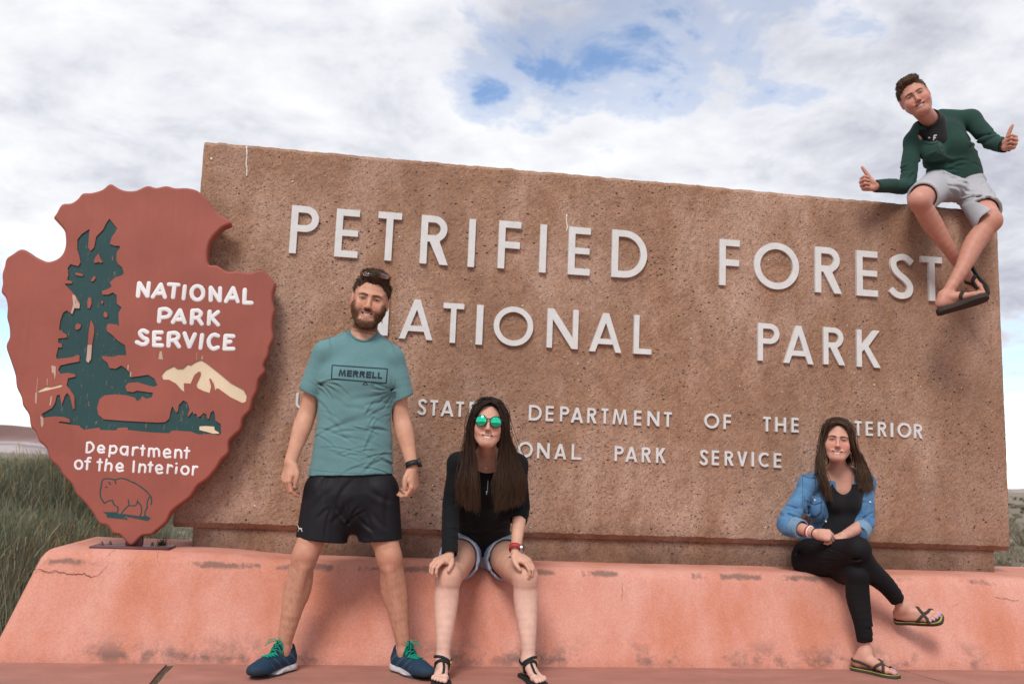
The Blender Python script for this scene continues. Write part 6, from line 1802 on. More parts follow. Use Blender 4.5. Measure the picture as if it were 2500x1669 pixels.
# ================================================================== person 2: woman with mirrored sunglasses
def woman_mirrored():
    SK = (.60, .345, .255)
    root = tag(empty('person', tuple(J(1180, 1500, 4.6) * [1, 1, 0])), 'woman with green mirrored sunglasses, black pullover and denim shorts, hands on knees', 'person')
    H = head_frame(J(1192, 1034, 4.42), yaw=-7, pitch=2, roll=3, sc=.93)
    neck0, neck1 = H.p(0, .035, -.075), J(1192, 1120, 4.56)
    shL, shR = J(1118, 1130, 4.60), J(1262, 1134, 4.60)
    elL, elR = J(1101, 1238, 4.60), J(1271, 1240, 4.60)
    wrL, wrR = J(1097, 1357, 4.43), J(1258, 1350, 4.43)
    hpL, hpR = J(1133, 1340, 4.88), J(1215, 1342, 4.88)
    knL, knR = J(1094, 1408, 4.42), J(1283, 1410, 4.42)
    anL, anR = J(1081, 1600, 4.36), J(1291, 1602, 4.36)
    anL[2] = anR[2] = .085
    L = head_prims(H, fem=True, smile=1, ears=False)
    L += [cap(neck0, neck1, .041, .045, .02), cap(neck1 + A3((0, .01, -.01)), lerp3(shL, neck1, .1), .042, .036, .05), cap(neck1 + A3((0, .01, -.01)), lerp3(shR, neck1, .1), .042, .036, .05),
          cap(neck1 + A3((0, .02, -.03)), J(1188, 1230, 4.72), .075, .07, .06, n=(0, 1, .3), q=.6), cap(J(1188, 1230, 4.72), J(1176, 1325, 4.90), .07, .085, .05)]
    for sh, el, wr in ((shL, elL, wrL), (shR, elR, wrR)):
        L += chain([sh, lerp3(sh, el, .5), el], [.034, .032, .026], .02) + chain([el, lerp3(el, wr, .3), wr], [.027, .032, .022], .02)
    for hp, kn, an, sg in ((hpL, knL, anL, -1), (hpR, knR, anR, 1)):
        L += chain([hp, lerp3(hp, kn, .5), lerp3(hp, kn, .9), kn], [.086, .080, .062, .054], .03)
        L += [ellp(kn + A3((0, -.022, .006)), (.036, .032, .042), None, .03)]
        calf = lerp3(kn, an, .30) + A3((0, .020, 0)); L += chain([kn, calf, lerp3(kn, an, .68), an], [.052, .056, .040, .027], .03)
        L += [ellp(an, (.031, .033, .026), None, .015)]
    FL = Frame((anL[0], anL[1], .013), (1, 0, 0), (0, 1, 0), (0, 0, 1), .92); FR = Frame((anR[0], anR[1], .013), (1, 0, 0), (0, 1, 0), (0, 0, 1), .92)
    dL, dR = unit((-.16, -1, 0)), unit((.22, -1, 0))
    for Fr, dd in ((FL, dL), (FR, dR)): Fr.M = np.stack([unit(np.cross([0, 0, 1], dd)), -dd, [0, 0, 1]], 1)
    fl, tl_ = foot_prims(FL, 1); fr_, tr_ = foot_prims(FR, -1); L += fl + fr_
    # hands resting on the knees: fingers go out and down over the outer side
    hl, tipL, thL, _ = hand_prims(wrL, unit(A3((-.70, -.62, -.25))), unit(A3((-.25, .30, -1))), unit(A3((.35, -.9, -.15))),
                                  [(20, 45, 35), (22, 48, 36), (24, 48, 36), (26, 48, 36)], [(.015, .010, .030), (.042, .018, .052), (.066, .028, .062), (.085, .040, .064)], .88)
    hr, tipR, thR, _ = hand_prims(wrR, unit(A3((.66, -.60, -.42))), unit(A3((-.45, .30, -1))), unit(A3((-.55, -.8, -.2))),
                                  [(22, 40, 28), (26, 44, 30), (28, 46, 30), (30, 46, 30)], [(.015, .010, .030), (.044, .018, .050), (.070, .026, .056), (.092, .036, .054)], .88)
    L += hl + hr
    lo, hi = bounds([shL, shR, anL * [1, 1, 0], anR, H.p(0, 0, .1), hpL, hpR, knL, knR, FL.p(0, -.2, 0)], .12)
    V, F = meshed(L, [(lo, hi, .0055), (*ball(H.p(0, 0, -.01), .150), .0024), (*ball(wrL + A3((-.05, -.04, -.03)), .10), .0024), (*ball(wrR + A3((.05, -.04, -.03)), .10), .0024),
                      (*ball(FL.p(0, -.09, .03), .115), .0028), (*ball(FR.p(0, -.09, .03), .115), .0028)])
    col = np.tile(A3(SK), (len(V), 1)); head_paint(V, col, H, SK, (.08, .05, .03), lips=(.56, .22, .21), glasses=True, blush=.32)
    leg = (smask(.46 - V[:, 2], 0, .08) * (V[:, 2] < .46))[:, None]; col = col * (1 - leg) + A3((.66, .43, .35)) * leg
    for t_ in (thL, thR): col[np.linalg.norm(V - t_, axis=1) < .008] = (.66, .40, .34)
    for t_ in tl_ + tr_: 
        col[(np.linalg.norm(V - t_, axis=1) < .009) & (V[:, 2] > t_[2] + .003)] = (.66, .42, .38)
    body = paint_obj('body', V, F, col, M_SKIN, root); bb = bvh_of(V, F)
    teeth(H, root)
    # pullover
    M_PO = cloth_mat('black_knit', (.008, .009, .011), .85, var=.15, sheen=.03, spec=.15)
    T = chain([shL, lerp3(shL, elL, .6), elL, lerp3(elL, wrL, .5), wrL + (wrL - elL) * .03], [.046, .046, .043, .040, .036], .02)
    T += [cutp(lerp3(elL, wrL, .98), unit(wrL - elL), wrL - .09, wrL + .09), cap(lerp3(elL, wrL, .9), wrL + (wrL - elL) * .3, .029, .031, .003, op='s')]
    eR = J(1263, 1270, 4.555)
    T += chain([shR, lerp3(shR, elR, .6), elR, eR + A3((0, -.01, -.02))], [.046, .046, .045, .041], .02)
    T += [cutp(eR, unit(wrR - elR), eR - .08, eR + .08), cap(lerp3(elR, eR, .6), wrR, .034, .030, .003, op='s')]
    T += [cap(J(1190, 1145, 4.62), J(1187, 1235, 4.70), .125, .128, .05, n=(0, 1, .35), q=.72), cap(J(1187, 1235, 4.70), J(1180, 1318, 4.86), .128, .132, .05, n=(0, 1, .2), q=.8),
          cap(J(1180, 1318, 4.86), J(1178, 1350, 4.86), .132, .140, .03, n=(0, 1, .1), q=.78),
          cap(J(1192, 1128, 4.60), shL, .060, .046, .04), cap(J(1192, 1128, 4.60), shR, .060, .046, .04),
          ellp(J(1160, 1200, 4.58), (.060, .05, .055), None, .05), ellp(J(1216, 1202, 4.58), (.060, .05, .055), None, .05)]
    hem = J(1178, 1348, 4.80)
    T += [cutp(hem, unit((0, .45, -1)), hem - A3((.25, .4, .3)), hem + A3((.25, .3, .3))),
          cap(neck0, neck1 + A3((0, -.005, .0)), .052, .054, .006, op='s'), cap(neck1 + A3((0, -.045, .02)), project_guess(1192, 1168, 4.50), .036, .010, .004, op='s')]
    z0 = elL[2]
    SP = rand_creases(18, 41, (elL[0] - .05, wrL[2] - .02), (elL[0] + .04, z0 + .06), -10, 18, (.02, .04), (.004, .008), (.001, .0035)) + rand_creases(12, 42, (elR[0] - .04, eR[2] - .01), (elR[0] + .04, z0 + .08), 8, 15, (.02, .04), (.004, .008), (.001, .0025))
    SP += rand_creases(14, 43, (hem[0] - .12, hem[2] + .02), (hem[0] + .12, hem[2] + .22), 5, 25, (.03, .07), (.005, .010), (.002, .004))
    lo, hi = bounds([shL, shR, elL, elR, wrL, hem, neck1], .12)
    V, F = meshed(T, [(lo, hi, .0042)], lambda P: creases(P, SP) + .002 * noise3(P, 18, 5))
    po = obj('pullover', np_mesh('pullover', V, F), M_PO, root); bp = bvh_of(V, F)
    zip_ = obj('zip', mesh('zip', *pband(bp, [(1191.5, 1172), (1190.5, 1186), (1190, 1202)], 2.2, 4.52)), mat('zip_teeth', (.22, .22, .23), .4, metal=.6), po)
    pp = project(bp, 1188, 1202, 4.5, .004); box('zip_pull', pp - Vector((.003, .002, .010)), pp + Vector((.003, .001, .008)), mat('zip_metal', (.6, .6, .62), .3, metal=.8), po, bevel=.001, seg=1)
    obj('seam', mesh('seam', *pband(bp, [(1131, 1262), (1130, 1300), (1134, 1335)], 1.2, 4.6)), mat('black_seam', (.006, .006, .008), .9), po)
    # denim shorts
    M_DEN = denim('light_denim', (.26, .34, .47), (.42, .50, .62))
    D_ = []; mx_ = (hpL[0] + hpR[0]) / 2
    for hp, kn, xa, xb in ((hpL, knL, mx_ - .4, mx_), (hpR, knR, mx_, mx_ + .4)):
        dd = unit(kn - hp); q = lerp3(hp, kn, .34); sg = 1 if hp is hpL else -1
        D_ += [cap(hp, lerp3(hp, kn, .5), .103, .104, .0)]
        D_ += [cutp(q, unit(dd + A3((sg * -.10, 0, .25))), (xa, 4, 0), (xb, 6, 2)), cap(lerp3(hp, kn, .18), kn, .091, .088, .003, op='s')]
    D_ += [cap(J(1150, 1345, 4.90), J(1205, 1346, 4.90), .112, .112, .03, n=(0, 0, 1), q=.85)]
    SD = rand_creases(14, 51, (hem[0] - .10, hem[2] - .12), (hem[0] + .10, hem[2]), 70, 35, (.02, .05), (.004, .008), (.002, .005))
    lo, hi = bounds([hpL, hpR, lerp3(hpL, knL, .4), lerp3(hpR, knR, .4)], .14); lo[2] = HB - .10
    V, F = meshed(D_, [(lo, hi, .0038)], lambda P: creases(P, SD) + .002 * noise3(P, 40, 6))
    ds = obj('denim_shorts', np_mesh('denim_shorts', V, F), M_DEN, root); bd = bvh_of(V, F)
    M_STI = mat('denim_stitch', (.12, .15, .24), .9)
    for pts in ([(1174, 1352), (1173.5, 1366), (1170, 1382)], [(1177, 1352), (1176, 1366), (1172, 1382)], [(1193, 1358), (1192, 1372)]):
        obj('stitching', mesh('stitching', *pband(bd, pts, .9, 4.75)), M_STI, ds)
    # sandals
    for Fr, big, tips in ((FL, 1, tl_), (FR, -1, tr_)):
        so = sole_obj(Frame(Fr.o, Fr.M[:, 0], Fr.M[:, 1], Fr.M[:, 2], Fr.s * 1.02), root, M_SANDAL, big, .012)
        tp = Fr.p(big * .016, -.128, .03)
        strap(so, bb, [tp, Fr.p(big * .014, -.10, .045), Fr.p(big * .010, -.065, .06), Fr.p(big * .006, -.040, .075)], .011, .003, M_SANDAL, 'toe_strap')
        strap(so, bb, [Fr.p(big * .045, -.01, .0), Fr.p(big * .040, -.025, .045), Fr.p(big * .006, -.045, .08), Fr.p(big * -.040, -.02, .05), Fr.p(big * -.045, .0, .0)], .014, .004, M_SANDAL, 'strap')
        strap(so, bb, [Fr.p(big * .04, -.015, .06), Fr.p(0, -.030, .09), Fr.p(big * -.04, .01, .085), Fr.p(0, .055, .07), Fr.p(big * .04, .02, .07), Fr.p(big * .04, -.015, .06)], .012, .004, M_SANDAL, 'heel_strap')
        bk = Vector(Fr.p(.040 if big > 0 else .036, -.018, .066)); box('buckle', bk - Vector((.006, .005, .006)), bk + Vector((.006, .003, .006)), mat('yellow_tag', (.45, .33, .02), .6), so, bevel=.001, seg=1)
    # jewellery and watch
    mr = mat('silver', (.7, .7, .72), .2, metal=1)
    def ring_at(c, ax, r):
        ax = Vector(unit(ax)); u = ax.orthogonal().normalized(); v = ax.cross(u)
        pts = [Vector(c) + (u * cos(2 * pi * i / 16) + v * sin(2 * pi * i / 16)) * r for i in range(17)]
        V, F = tube(pts, .0012, 5, caps=False); return obj('ring', mesh('ring', V, F, True), mr, root)
    M_REDR = mat('red_rubber', (.45, .035, .035), .55)
    w_ = watch(root, tuple(wrR + A3((0, .004, .022))), unit(wrR - elR), (.93, -.32, .1), .0255, M_REDR, mat('watch_bezel', (.45, .45, .47), .25, metal=.9), M_GLASSD, .020, .021)
    nz_ = [Vector(wrR + A3((.030 * cos(a), -.004 + .026 * sin(a), -.012 + .006 * cos(a)))) for a in np.linspace(0, 2 * pi, 20)]
    V, F = tube(nz_, .0022, 6, caps=False); obj('bracelet', mesh('bracelet', V, F, True), mat('blue_cord', (.06, .07, .20), .6), root)
    g_ = lambda T_, sg: None
    ring_at(lerp3(tipR[2], wrR, .42) + A3((0, 0, .004)), tipR[2] - wrR, .0098); ring_at(lerp3(tipL[2], wrL, .42) + A3((0, 0, .004)), tipL[2] - wrL, .0098)
    npz = [Vector(project(bb, x, y, 4.5, .002)) for x, y in ((1180, 1138), (1184, 1141), (1188, 1142.5), (1192, 1142))]
    V, F = tube(npz, .0015, 5); obj('necklace', mesh('necklace', V, F, True), mr, root)
    # hair
    HC = [(.026, .015, .012), (.017, .010, .009), (.040, .022, .015), (.030, .017, .012)]
    hp_ = H.p
    part = lambda x, y, z: hp_(x, y, z)
    gL = [[part(.000, -.080, .102), part(-.030, -.093, .086), part(-.061, -.080, .052), part(-.079, -.058, -.020), J(1160, 1110, 4.40), J(1172, 1175, 4.40), J(1180, 1243, 4.44)],
          [part(.002, .02, .140), part(-.050, .012, .123), part(-.082, .00, .07), part(-.098, -.03, -.03), J(1134, 1110, 4.42), J(1118, 1170, 4.42), J(1110, 1228, 4.45)],
          [part(.004, -.04, .130), part(-.042, -.046, .114), part(-.076, -.045, .065), part(-.084, -.035, -.03), J(1155, 1112, 4.43), J(1162, 1180, 4.42), J(1166, 1252, 4.45)],
          [part(.002, .07, .124), part(-.044, .065, .106), part(-.076, .06, .05), part(-.088, .03, -.04), J(1130, 1112, 4.50), J(1116, 1170, 4.48), J(1112, 1205, 4.48)]]
    gR = [[part(.000, -.080, .102), part(.028, -.093, .090), part(.056, -.086, .062), part(.080, -.062, -.005), J(1216, 1108, 4.40), J(1204, 1170, 4.40), J(1196, 1230, 4.43)],
          [part(.002, .02, .140), part(.050, .012, .123), part(.084, -.00, .07), part(.100, -.03, -.03), J(1258, 1105, 4.42), J(1280, 1165, 4.44), J(1282, 1225, 4.47)],
          [part(.004, -.04, .130), part(.042, -.046, .116), part(.076, -.045, .070), part(.086, -.035, -.03), J(1228, 1110, 4.42), J(1226, 1180, 4.41), J(1212, 1254, 4.44)],
          [part(.002, .07, .124), part(.044, .065, .106), part(.078, .06, .05), part(.092, .03, -.04), J(1262, 1110, 4.50), J(1288, 1170, 4.50), J(1290, 1215, 4.50)]]
    gB = [[part(-.06, .05, .08), part(-.085, .05, .02), part(-.075, .06, -.05), J(1150, 1100, 4.56), J(1140, 1140, 4.56)],
          [part(.06, .05, .08), part(.085, .05, .02), part(.075, .06, -.05), J(1240, 1100, 4.56), J(1250, 1140, 4.56)],
          [part(-.03, .08, .09), part(-.05, .10, .02), part(-.05, .09, -.05), J(1160, 1100, 4.60), J(1150, 1140, 4.62)],
          [part(.03, .08, .09), part(.05, .10, .02), part(.05, .09, -.05), J(1230, 1100, 4.60), J(1240, 1140, 4.62)]]
    long_hair(H, root, [(6200, gL), (6600, gR), (3800, gB)], HC, 5, .0011, tip=(.7, (.12, .065, .035)), capargs=dict(grow=.010, amp=.0015, low=-.06, wide=(.016, .017, .052, .085)))
    # glasses
    G = Frame(H.p(0, -.1065, .004), H.d(1, 0, 0), H.d(0, 1, 0), H.d(0, 0, 1), .98)
    lens = bpy.data.materials.new('green_mirror_lens'); lens.use_nodes = True
    nt = NT(lens.node_tree); b = lens.node_tree.nodes['Principled BSDF']
    lw = nt.n('ShaderNodeLayerWeight'); lw.inputs[0].default_value = .35
    P = nt.n('ShaderNodeTexCoord').outputs['Object']; sp = nt.n('ShaderNodeSeparateXYZ'); nt.l(P, sp.inputs[0])
    nt.l(nt.ramp(lw.outputs['Facing'], [(0, (.05, .80, .42)), (.35, (.04, .70, .60)), (.9, (.05, .4, .7))]), b.inputs['Base Color'])
    b.inputs['Metallic'].default_value = 1; b.inputs['Roughness'].default_value = .06
    sung(root, G, (.012, .012, .014), lens, .0265, .0255, .0345, temple=.10)
    # little black device between hand and knee
    c = J(1063, 1389, 4.36)
    dv = box('handheld_device', c - A3((.010, .008, .020)), c + A3((.010, .008, .020)), M_BLACKPL, bevel=.004, seg=2)
    tag(dv, 'small black device held on the knee of the woman in mirrored sunglasses', 'device')
def project_guess(px, py, Y): return J(px, py, Y)
def denim(name, c1, c2):
    ma = bpy.data.materials.new(name); ma.use_nodes = True
    nt = NT(ma.node_tree); b = ma.node_tree.nodes['Principled BSDF']
    P = nt.n('ShaderNodeTexCoord').outputs['Object']
    c = nt.ramp(nt.noise(P, 11, 6, .65), [(.35, c1), (.7, c2)])
    c = nt.mix(1.0, c, nt.ramp(nt.noise(nt.mapping(P, scale=(1, 1, .25)), 240, 3, .7), [(.3, .80), (.7, 1.2)]), 'MULTIPLY')
    nt.l(c, b.inputs['Base Color']); b.inputs['Roughness'].default_value = .9; b.inputs['Sheen Weight'].default_value = .1
    bp = nt.n('ShaderNodeBump'); bp.inputs['Strength'].default_value = .4; bp.inputs['Distance'].default_value = .0015
    nt.l(nt.noise(P, 380, 2, .5), bp.inputs['Height']); nt.l(bp.outputs[0], b.inputs['Normal'])
    return ma
woman_mirrored()
# ================================================================== person 3: woman in denim shirt, legs crossed
def woman_denim():
    SK = (.58, .32, .245)
    root = tag(empty('person', tuple(J(2060, 1500, 4.7) * [1, 1, 0])), 'smiling woman in blue denim shirt and black leggings, sitting with legs crossed', 'person')
    H = head_frame(J(2044.5, 1075, 4.84), yaw=-26, pitch=0, roll=4, sc=.955)
    neck0, neck1 = H.p(0, .035, -.075), J(2049, 1158, 4.93)
    shL, shR = J(1973, 1180, 4.90), J(2113, 1178, 4.95)
    elL, elR = J(1922, 1278, 4.83), J(2112, 1278, 4.88)
    wrL, wrR = J(1990, 1301, 4.66), J(2058, 1308, 4.70)
    hip1 = J(1985, 1368, 4.93)         # her right, image left: the leg on top
    kn1 = J(2094, 1340, 4.52); an1 = J(2203, 1478, 4.60)
    hip2 = J(2042, 1378, 4.93); kn2 = J(2094, 1402, 4.55); an2 = J(2114, 1612, 4.56); an2[2] = .10
    L = head_prims(H, fem=True, smile=1, ears=True, jaw=1.05)
    L += [cap(neck0, neck1, .041, .046, .02), cap(neck1, lerp3(shL, neck1, .15), .044, .038, .05), cap(neck1, lerp3(shR, neck1, .15), .044, .038, .05),
          cap(J(2052, 1195, 4.93), J(2045, 1280, 4.95), .110, .088, .05, n=(0, 1, 0), q=.66), cap(J(2045, 1280, 4.95), J(2020, 1355, 4.95), .088, .10, .04)]
    for sh, el, wr in ((shL, elL, wrL), (shR, elR, wrR)):
        L += chain([sh, lerp3(sh, el, .5), el], [.036, .034, .031], .02) + chain([el, lerp3(el, wr, .3), wr], [.033, .033, .023], .02)
    L += [cap(hip1, lerp3(hip1, kn1, .9), .070, .040, .02), cap(kn1, lerp3(kn1, an1, .8), .030, .020, .02), cap(lerp3(kn1, an1, .8), an1, .022, .025, .02)]
    L += [cap(hip2, lerp3(hip2, kn2, .9), .070, .040, .02), cap(kn2, lerp3(kn2, an2, .8), .030, .020, .02), cap(lerp3(kn2, an2, .8), an2, .022, .026, .02)]
    L += [ellp(an1, (.030, .030, .030), None, .015), ellp(an2, (.031, .032, .028), None, .015)]
    # foot on the ground, turned to image right
    d2 = unit((.55, -.83, 0)); F2 = Frame((an2[0] - .004, an2[1], .015), np.cross([0, 0, 1], d2), -d2, (0, 0, 1), .95)
    # hanging foot points right and up a little
    d1 = unit((.66, -.74, .12)); z1 = unit(A3((-.50, -.34, .78))); z1 = unit(z1 - d1 * (z1 @ d1))
    F1 = Frame(an1 - z1 * .078 + A3((.004, 0, -.004)), np.cross(z1, d1), -d1, z1, .93)
    f2, t2 = foot_prims(F2, -1); f1, t1 = foot_prims(F1, 1); L += f2 + f1
    hl, tipL, thL, _ = hand_prims(wrL, unit(A3((1, -.10, -.10))), unit(A3((-.10, .75, -.65))), unit(A3((.1, .65, .75))),
                                  [(42, 70, 50), (46, 74, 50), (50, 76, 50), (54, 76, 50)], [(.018, .010, .026), (.045, .020, .034), (.068, .034, .030), (.085, .046, .022)], .87)
    hr, tipR, thR, _ = hand_prims(wrR, unit(A3((-.8, -.1, -.5))), unit(A3((0, .7, -.7))), unit(A3((0, .7, .7))), [(50, 70, 40)] * 4, [(.018, .010, .026), (.045, .020, .034), (.068, .034, .030)], .84)
    L += hl + hr
    lo, hi = bounds([shL, shR, F2.p(0, 0, 0), F1.p(0, -.2, 0), H.p(0, 0, .1), hip1, hip2, kn1, elL], .12)
    V, F = meshed(L, [(lo, hi, .0055), (*ball(H.p(0, 0, -.01), .152), .0024), (*ball(wrL + A3((.07, 0, -.01)), .085), .0024),
                      (*ball(F1.p(0, -.07, .03), .125), .0028), (*ball(F2.p(0, -.07, .03), .125), .0028)])
    col = np.tile(A3(SK), (len(V), 1)); head_paint(V, col, H, SK, (.035, .02, .015), lips=(.50, .18, .17), squint=.0026, blush=.42)
    for t_, Fr in [(t_, F2) for t_ in t2] + [(t_, F1) for t_ in t1]:
        d = np.linalg.norm(V - t_, axis=1); col[(d < .0105) & (((V - t_) @ Fr.d(0, -.35, 1)) > .0035)] = (.42, .30, .58)
    body = paint_obj('body', V, F, col, M_SKIN, root); bb = bvh_of(V, F); teeth(H, root); eyes(H, bb, root, .0023, .0018, lash=.0013)
    # tank top
    M_TANK = cloth_mat('black_cotton', (.010, .010, .012), .9, var=.1, sheen=.05)
    T = [cap(J(2056, 1200, 4.92), J(2046, 1285, 4.94), .122, .098, .05, n=(0, 1, 0), q=.70), cap(J(2046, 1285, 4.94), J(2030, 1335, 4.93), .098, .105, .04),
         ellp(J(2040, 1228, 4.87), (.052, .05, .05), None, .04), ellp(J(2078, 1228, 4.87), (.052, .05, .05), None, .04),
         ellp(J(2062, 1176, 4.84), (.055, .10, .070), None, .01, op='s'), cutp(J(2060, 1180, 4.9), (0, 0, 1))]
    lo, hi = bounds([J(2000, 1180, 4.9), J(2110, 1350, 4.95)], .10)
    V, F = meshed(T, [(lo, hi, .0042)], lambda P: .0015 * noise3(P, 25, 5)); obj('tank_top', np_mesh('tank_top', V, F), M_TANK, root)
    # leggings
    M_LEG = cloth_mat('black_legging', (.008, .0075, .0095), .75, var=.12, sheen=.0, spec=.18)
    G = [cap(J(1983, 1362, 4.95), J(2035, 1366, 4.95), .108, .105, .03), cap(hip1, lerp3(hip1, kn1, .5), .104, .082, .03), cap(lerp3(hip1, kn1, .5), kn1, .082, .058, .02),
         ellp(kn1 + A3((0, -.01, 0)), (.056, .052, .056), None, .03),
         cap(hip2, lerp3(hip2, kn2, .5), .100, .076, .02), cap(lerp3(hip2, kn2, .5), kn2, .076, .056, .02), ellp(J(1992, 1388, 4.93), (.10, .11, .065), None, .03)]
    c1 = lerp3(kn1, an1, .30) + A3((-.018, .01, -.008)); G += chain([kn1, c1, lerp3(kn1, an1, .62), lerp3(kn1, an1, .93)], [.053, .058, .046, .037], .02)
    c2 = lerp3(kn2, an2, .28) + A3((-.004, .015, 0)); G += chain([kn2, c2, lerp3(kn2, an2, .62), lerp3(kn2, an2, .90)], [.052, .058, .046, .037], .02)
    q1 = lerp3(kn1, an1, .90); q2 = lerp3(kn2, an2, .875)
    G += [cutp(q1, an1 - kn1, q1 - .08, q1 + .08), cutp(q2, an2 - kn2, q2 - .08, q2 + .08), cap(lerp3(kn1, an1, .84), an1 + (an1 - kn1) * .2, .0270, .028, .002, op='s'), cap(lerp3(kn2, an2, .82), an2, .0270, .028, .002, op='s')]
    SG = rand_creases(12, 61, (q1[0] - .05, q1[2] - .03), (q1[0] + .03, q1[2] + .06), 50, 15, (.02, .04), (.004, .007), (.001, .003)) + rand_creases(12, 62, (q2[0] - .03, q2[2]), (q2[0] + .03, q2[2] + .09), 4, 12, (.02, .04), (.004, .007), (.001, .003))
    SG += fan(kn1[0] - .02, kn1[2] - .05, (150, 165, 180, 200, 215), .05, .006, .005)
    lo, hi = bounds([hip1, hip2, kn1, kn2, an1, an2, J(1950, 1340, 4.95)], .13); lo[2] = min(lo[2], .05)
    V, F = meshed(G, [(lo, hi, .0044)], lambda P: creases(P, SG) + .0015 * noise3(P, 18, 5)); obj('leggings', np_mesh('leggings', V, F), M_LEG, root)
    # denim shirt, open in front
    M_DS = denim('blue_denim', (.045, .125, .26), (.10, .24, .42)); M_DI = denim('pale_denim', (.12, .22, .34), (.18, .30, .42))
    cu1 = J(1957, 1291, 4.74); cu2 = J(2096, 1303, 4.80)
    Sh = chain([shL, lerp3(shL, elL, .55), elL + A3((-.004, 0, -.004)), cu1], [.048, .051, .052, .047], .025) + chain([shR, lerp3(shR, elR, .55), elR, cu2], [.048, .050, .050, .045], .025)
    Sh += [cutp(cu1, wrL - elL, cu1 - .08, cu1 + .07), cap(lerp3(elL, cu1, .6), wrL, .034, .033, .003, op='s'), cutp(cu2, wrR - elR, cu2 - .07, cu2 + .07)]
    Sh += [cap(J(2052, 1200, 4.95), J(2046, 1285, 4.97), .150, .132, .04, n=(0, 1, 0), q=.66), cap(J(2046, 1285, 4.97), J(2015, 1355, 4.99), .132, .155, .05, n=(0, 1, 0), q=.72),
           cap(J(2046, 1172, 4.95), shL, .055, .048, .04), cap(J(2052, 1172, 4.95), shR, .055, .048, .04), ellp(J(1995, 1240, 4.90), (.05, .05, .075), None, .04)]
    # what the open front leaves free
    ol = [J(2056, 1130, 4.87), J(2064, 1195, 4.87), J(2058, 1262, 4.86), J(2042, 1300, 4.86)]
    for a, b, ra, rb in ((ol[0], ol[1], .046, .052), (ol[1], ol[2], .052, .050), (ol[2], ol[3], .050, .042), (ol[3], J(2036, 1345, 4.86), .042, .075)):
        Sh.append(('cap', (a, b, ra, rb, .006), dict(op='s', n=(0, 1, 0), q=3.6)))
    Sh += [cap(neck0, neck1 + A3((0, -.01, -.01)), .054, .058, .006, op='s'),
           cutp(J(2015, 1362, 4.93), (-.15, 0, -1)), ]
    SS = rand_creases(12, 71, (elL[0] - .03, elL[2] - .03), (elL[0] + .05, elL[2] + .10), -15, 22, (.02, .05), (.005, .009), (.003, .007)) + rand_creases(8, 72, (elR[0] - .04, elR[2] - .03), (elR[0] + .04, elR[2] + .12), 20, 22, (.02, .05), (.005, .009), (.003, .007))
    SS += rand_creases(14, 73, (J(1975, 1300, 4.9)[0] - .04, J(1975, 1350, 4.9)[2]), (J(2010, 1300, 4.9)[0], J(1975, 1230, 4.9)[2]), -25, 25, (.02, .06), (.005, .009), (.002, .006))
    lo, hi = bounds([shL, shR, elL, elR, cu1, J(2000, 1370, 4.99), neck1 + A3((0, 0, .03))], .12)
    V, F = meshed(Sh, [(lo, hi, .0040)], lambda P: creases(P, SS) + .0025 * noise3(P, 20, 6))
    ds = obj('denim_shirt', np_mesh('denim_shirt', V, F), M_DS, root); bd = bvh_of(V, F)
    # rolled cuff
    for a, b, r0 in ((lerp3(elL, cu1, .45), lerp3(cu1, wrL, .02), .0525), (lerp3(elR, cu2, .45), cu2, .053)):
        V, F = meshed([cap(a - (b - a) * .5, b + (b - a) * .5, r0, r0 * .95, 0), cutp(b, b - a), cutp(a, a - b), cap(a - (b - a), b + (b - a), r0 - .010, r0 - .012, .002, op='s')], [(*ball((a + b) / 2, .10), .0035)], lambda P: .002 * noise3(P, 50, 3))
        obj('cuff', np_mesh('cuff', V, F), M_DI, ds)
    # collar leaves, front edges, pocket
    def patch(px, ma, nm, lift=.003, sub=5, parent=ds):
        lp = [Vector(p) for p in px]; V = []; F = []; c = sum(lp, Vector((0, 0))) / len(lp)
        bnd = []
        for i in range(len(lp)):
            for k_ in range(sub): bnd.append(lp[i].lerp(lp[(i + 1) % len(lp)], k_ / sub))
        n = len(bnd); rings = 4
        for r_ in range(rings):
            for q in bnd:
                w_ = c.lerp(q, 1 - r_ / rings); V.append(project(bd, w_.x, w_.y, 4.85, lift))
        V.append(project(bd, c.x, c.y, 4.85, lift))
        for r_ in range(rings - 1): F += [(r_ * n + i, r_ * n + (i + 1) % n, (r_ + 1) * n + (i + 1) % n, (r_ + 1) * n + i) for i in range(n)]
        F += [((rings - 1) * n + i, (rings - 1) * n + (i + 1) % n, rings * n) for i in range(n)]
        o = obj(nm, mesh(nm, V, F, True), ma, parent); md = o.modifiers.new('thick', 'SOLIDIFY'); md.thickness = .002; md.offset = 0
        return o
    M_SN = mat('pearl_snap', (.75, .76, .80), .3, .5)
    M_ST = mat('denim_seam', (.03, .075, .15), .9)
    patch([(1992, 1130), (2004, 1125), (2012, 1150), (2008, 1166), (1984, 1164)], M_DS, 'collar', .006)
    patch([(2088, 1150), (2106, 1158), (2110, 1182), (2092, 1180)], M_DS, 'collar', .006)
    pk = patch([(1965, 1208), (2006, 1214), (2004, 1250), (1992, 1262), (1972, 1258), (1963, 1246)], M_DS, 'pocket', .003)
    patch([(1964, 1207), (2008, 1213), (2007, 1224), (1988, 1232), (1966, 1220)], M_DS, 'pocket_flap', .006)
    def snap(x, y, r=.0055):
        p_ = project(bd, x, y, 4.85, .004); V, F = tube([p_ + Vector((0, .002, 0)), p_ - Vector((0, .004, 0))], r, 12); obj('snap', mesh('snap', V, F, True), M_SN, ds)
    snap(1989, 1220.5)
    for x, y in ((2028, 1237), (2016, 1272), (2033, 1199), (2124, 1225), (2102, 1206)): snap(x, y)
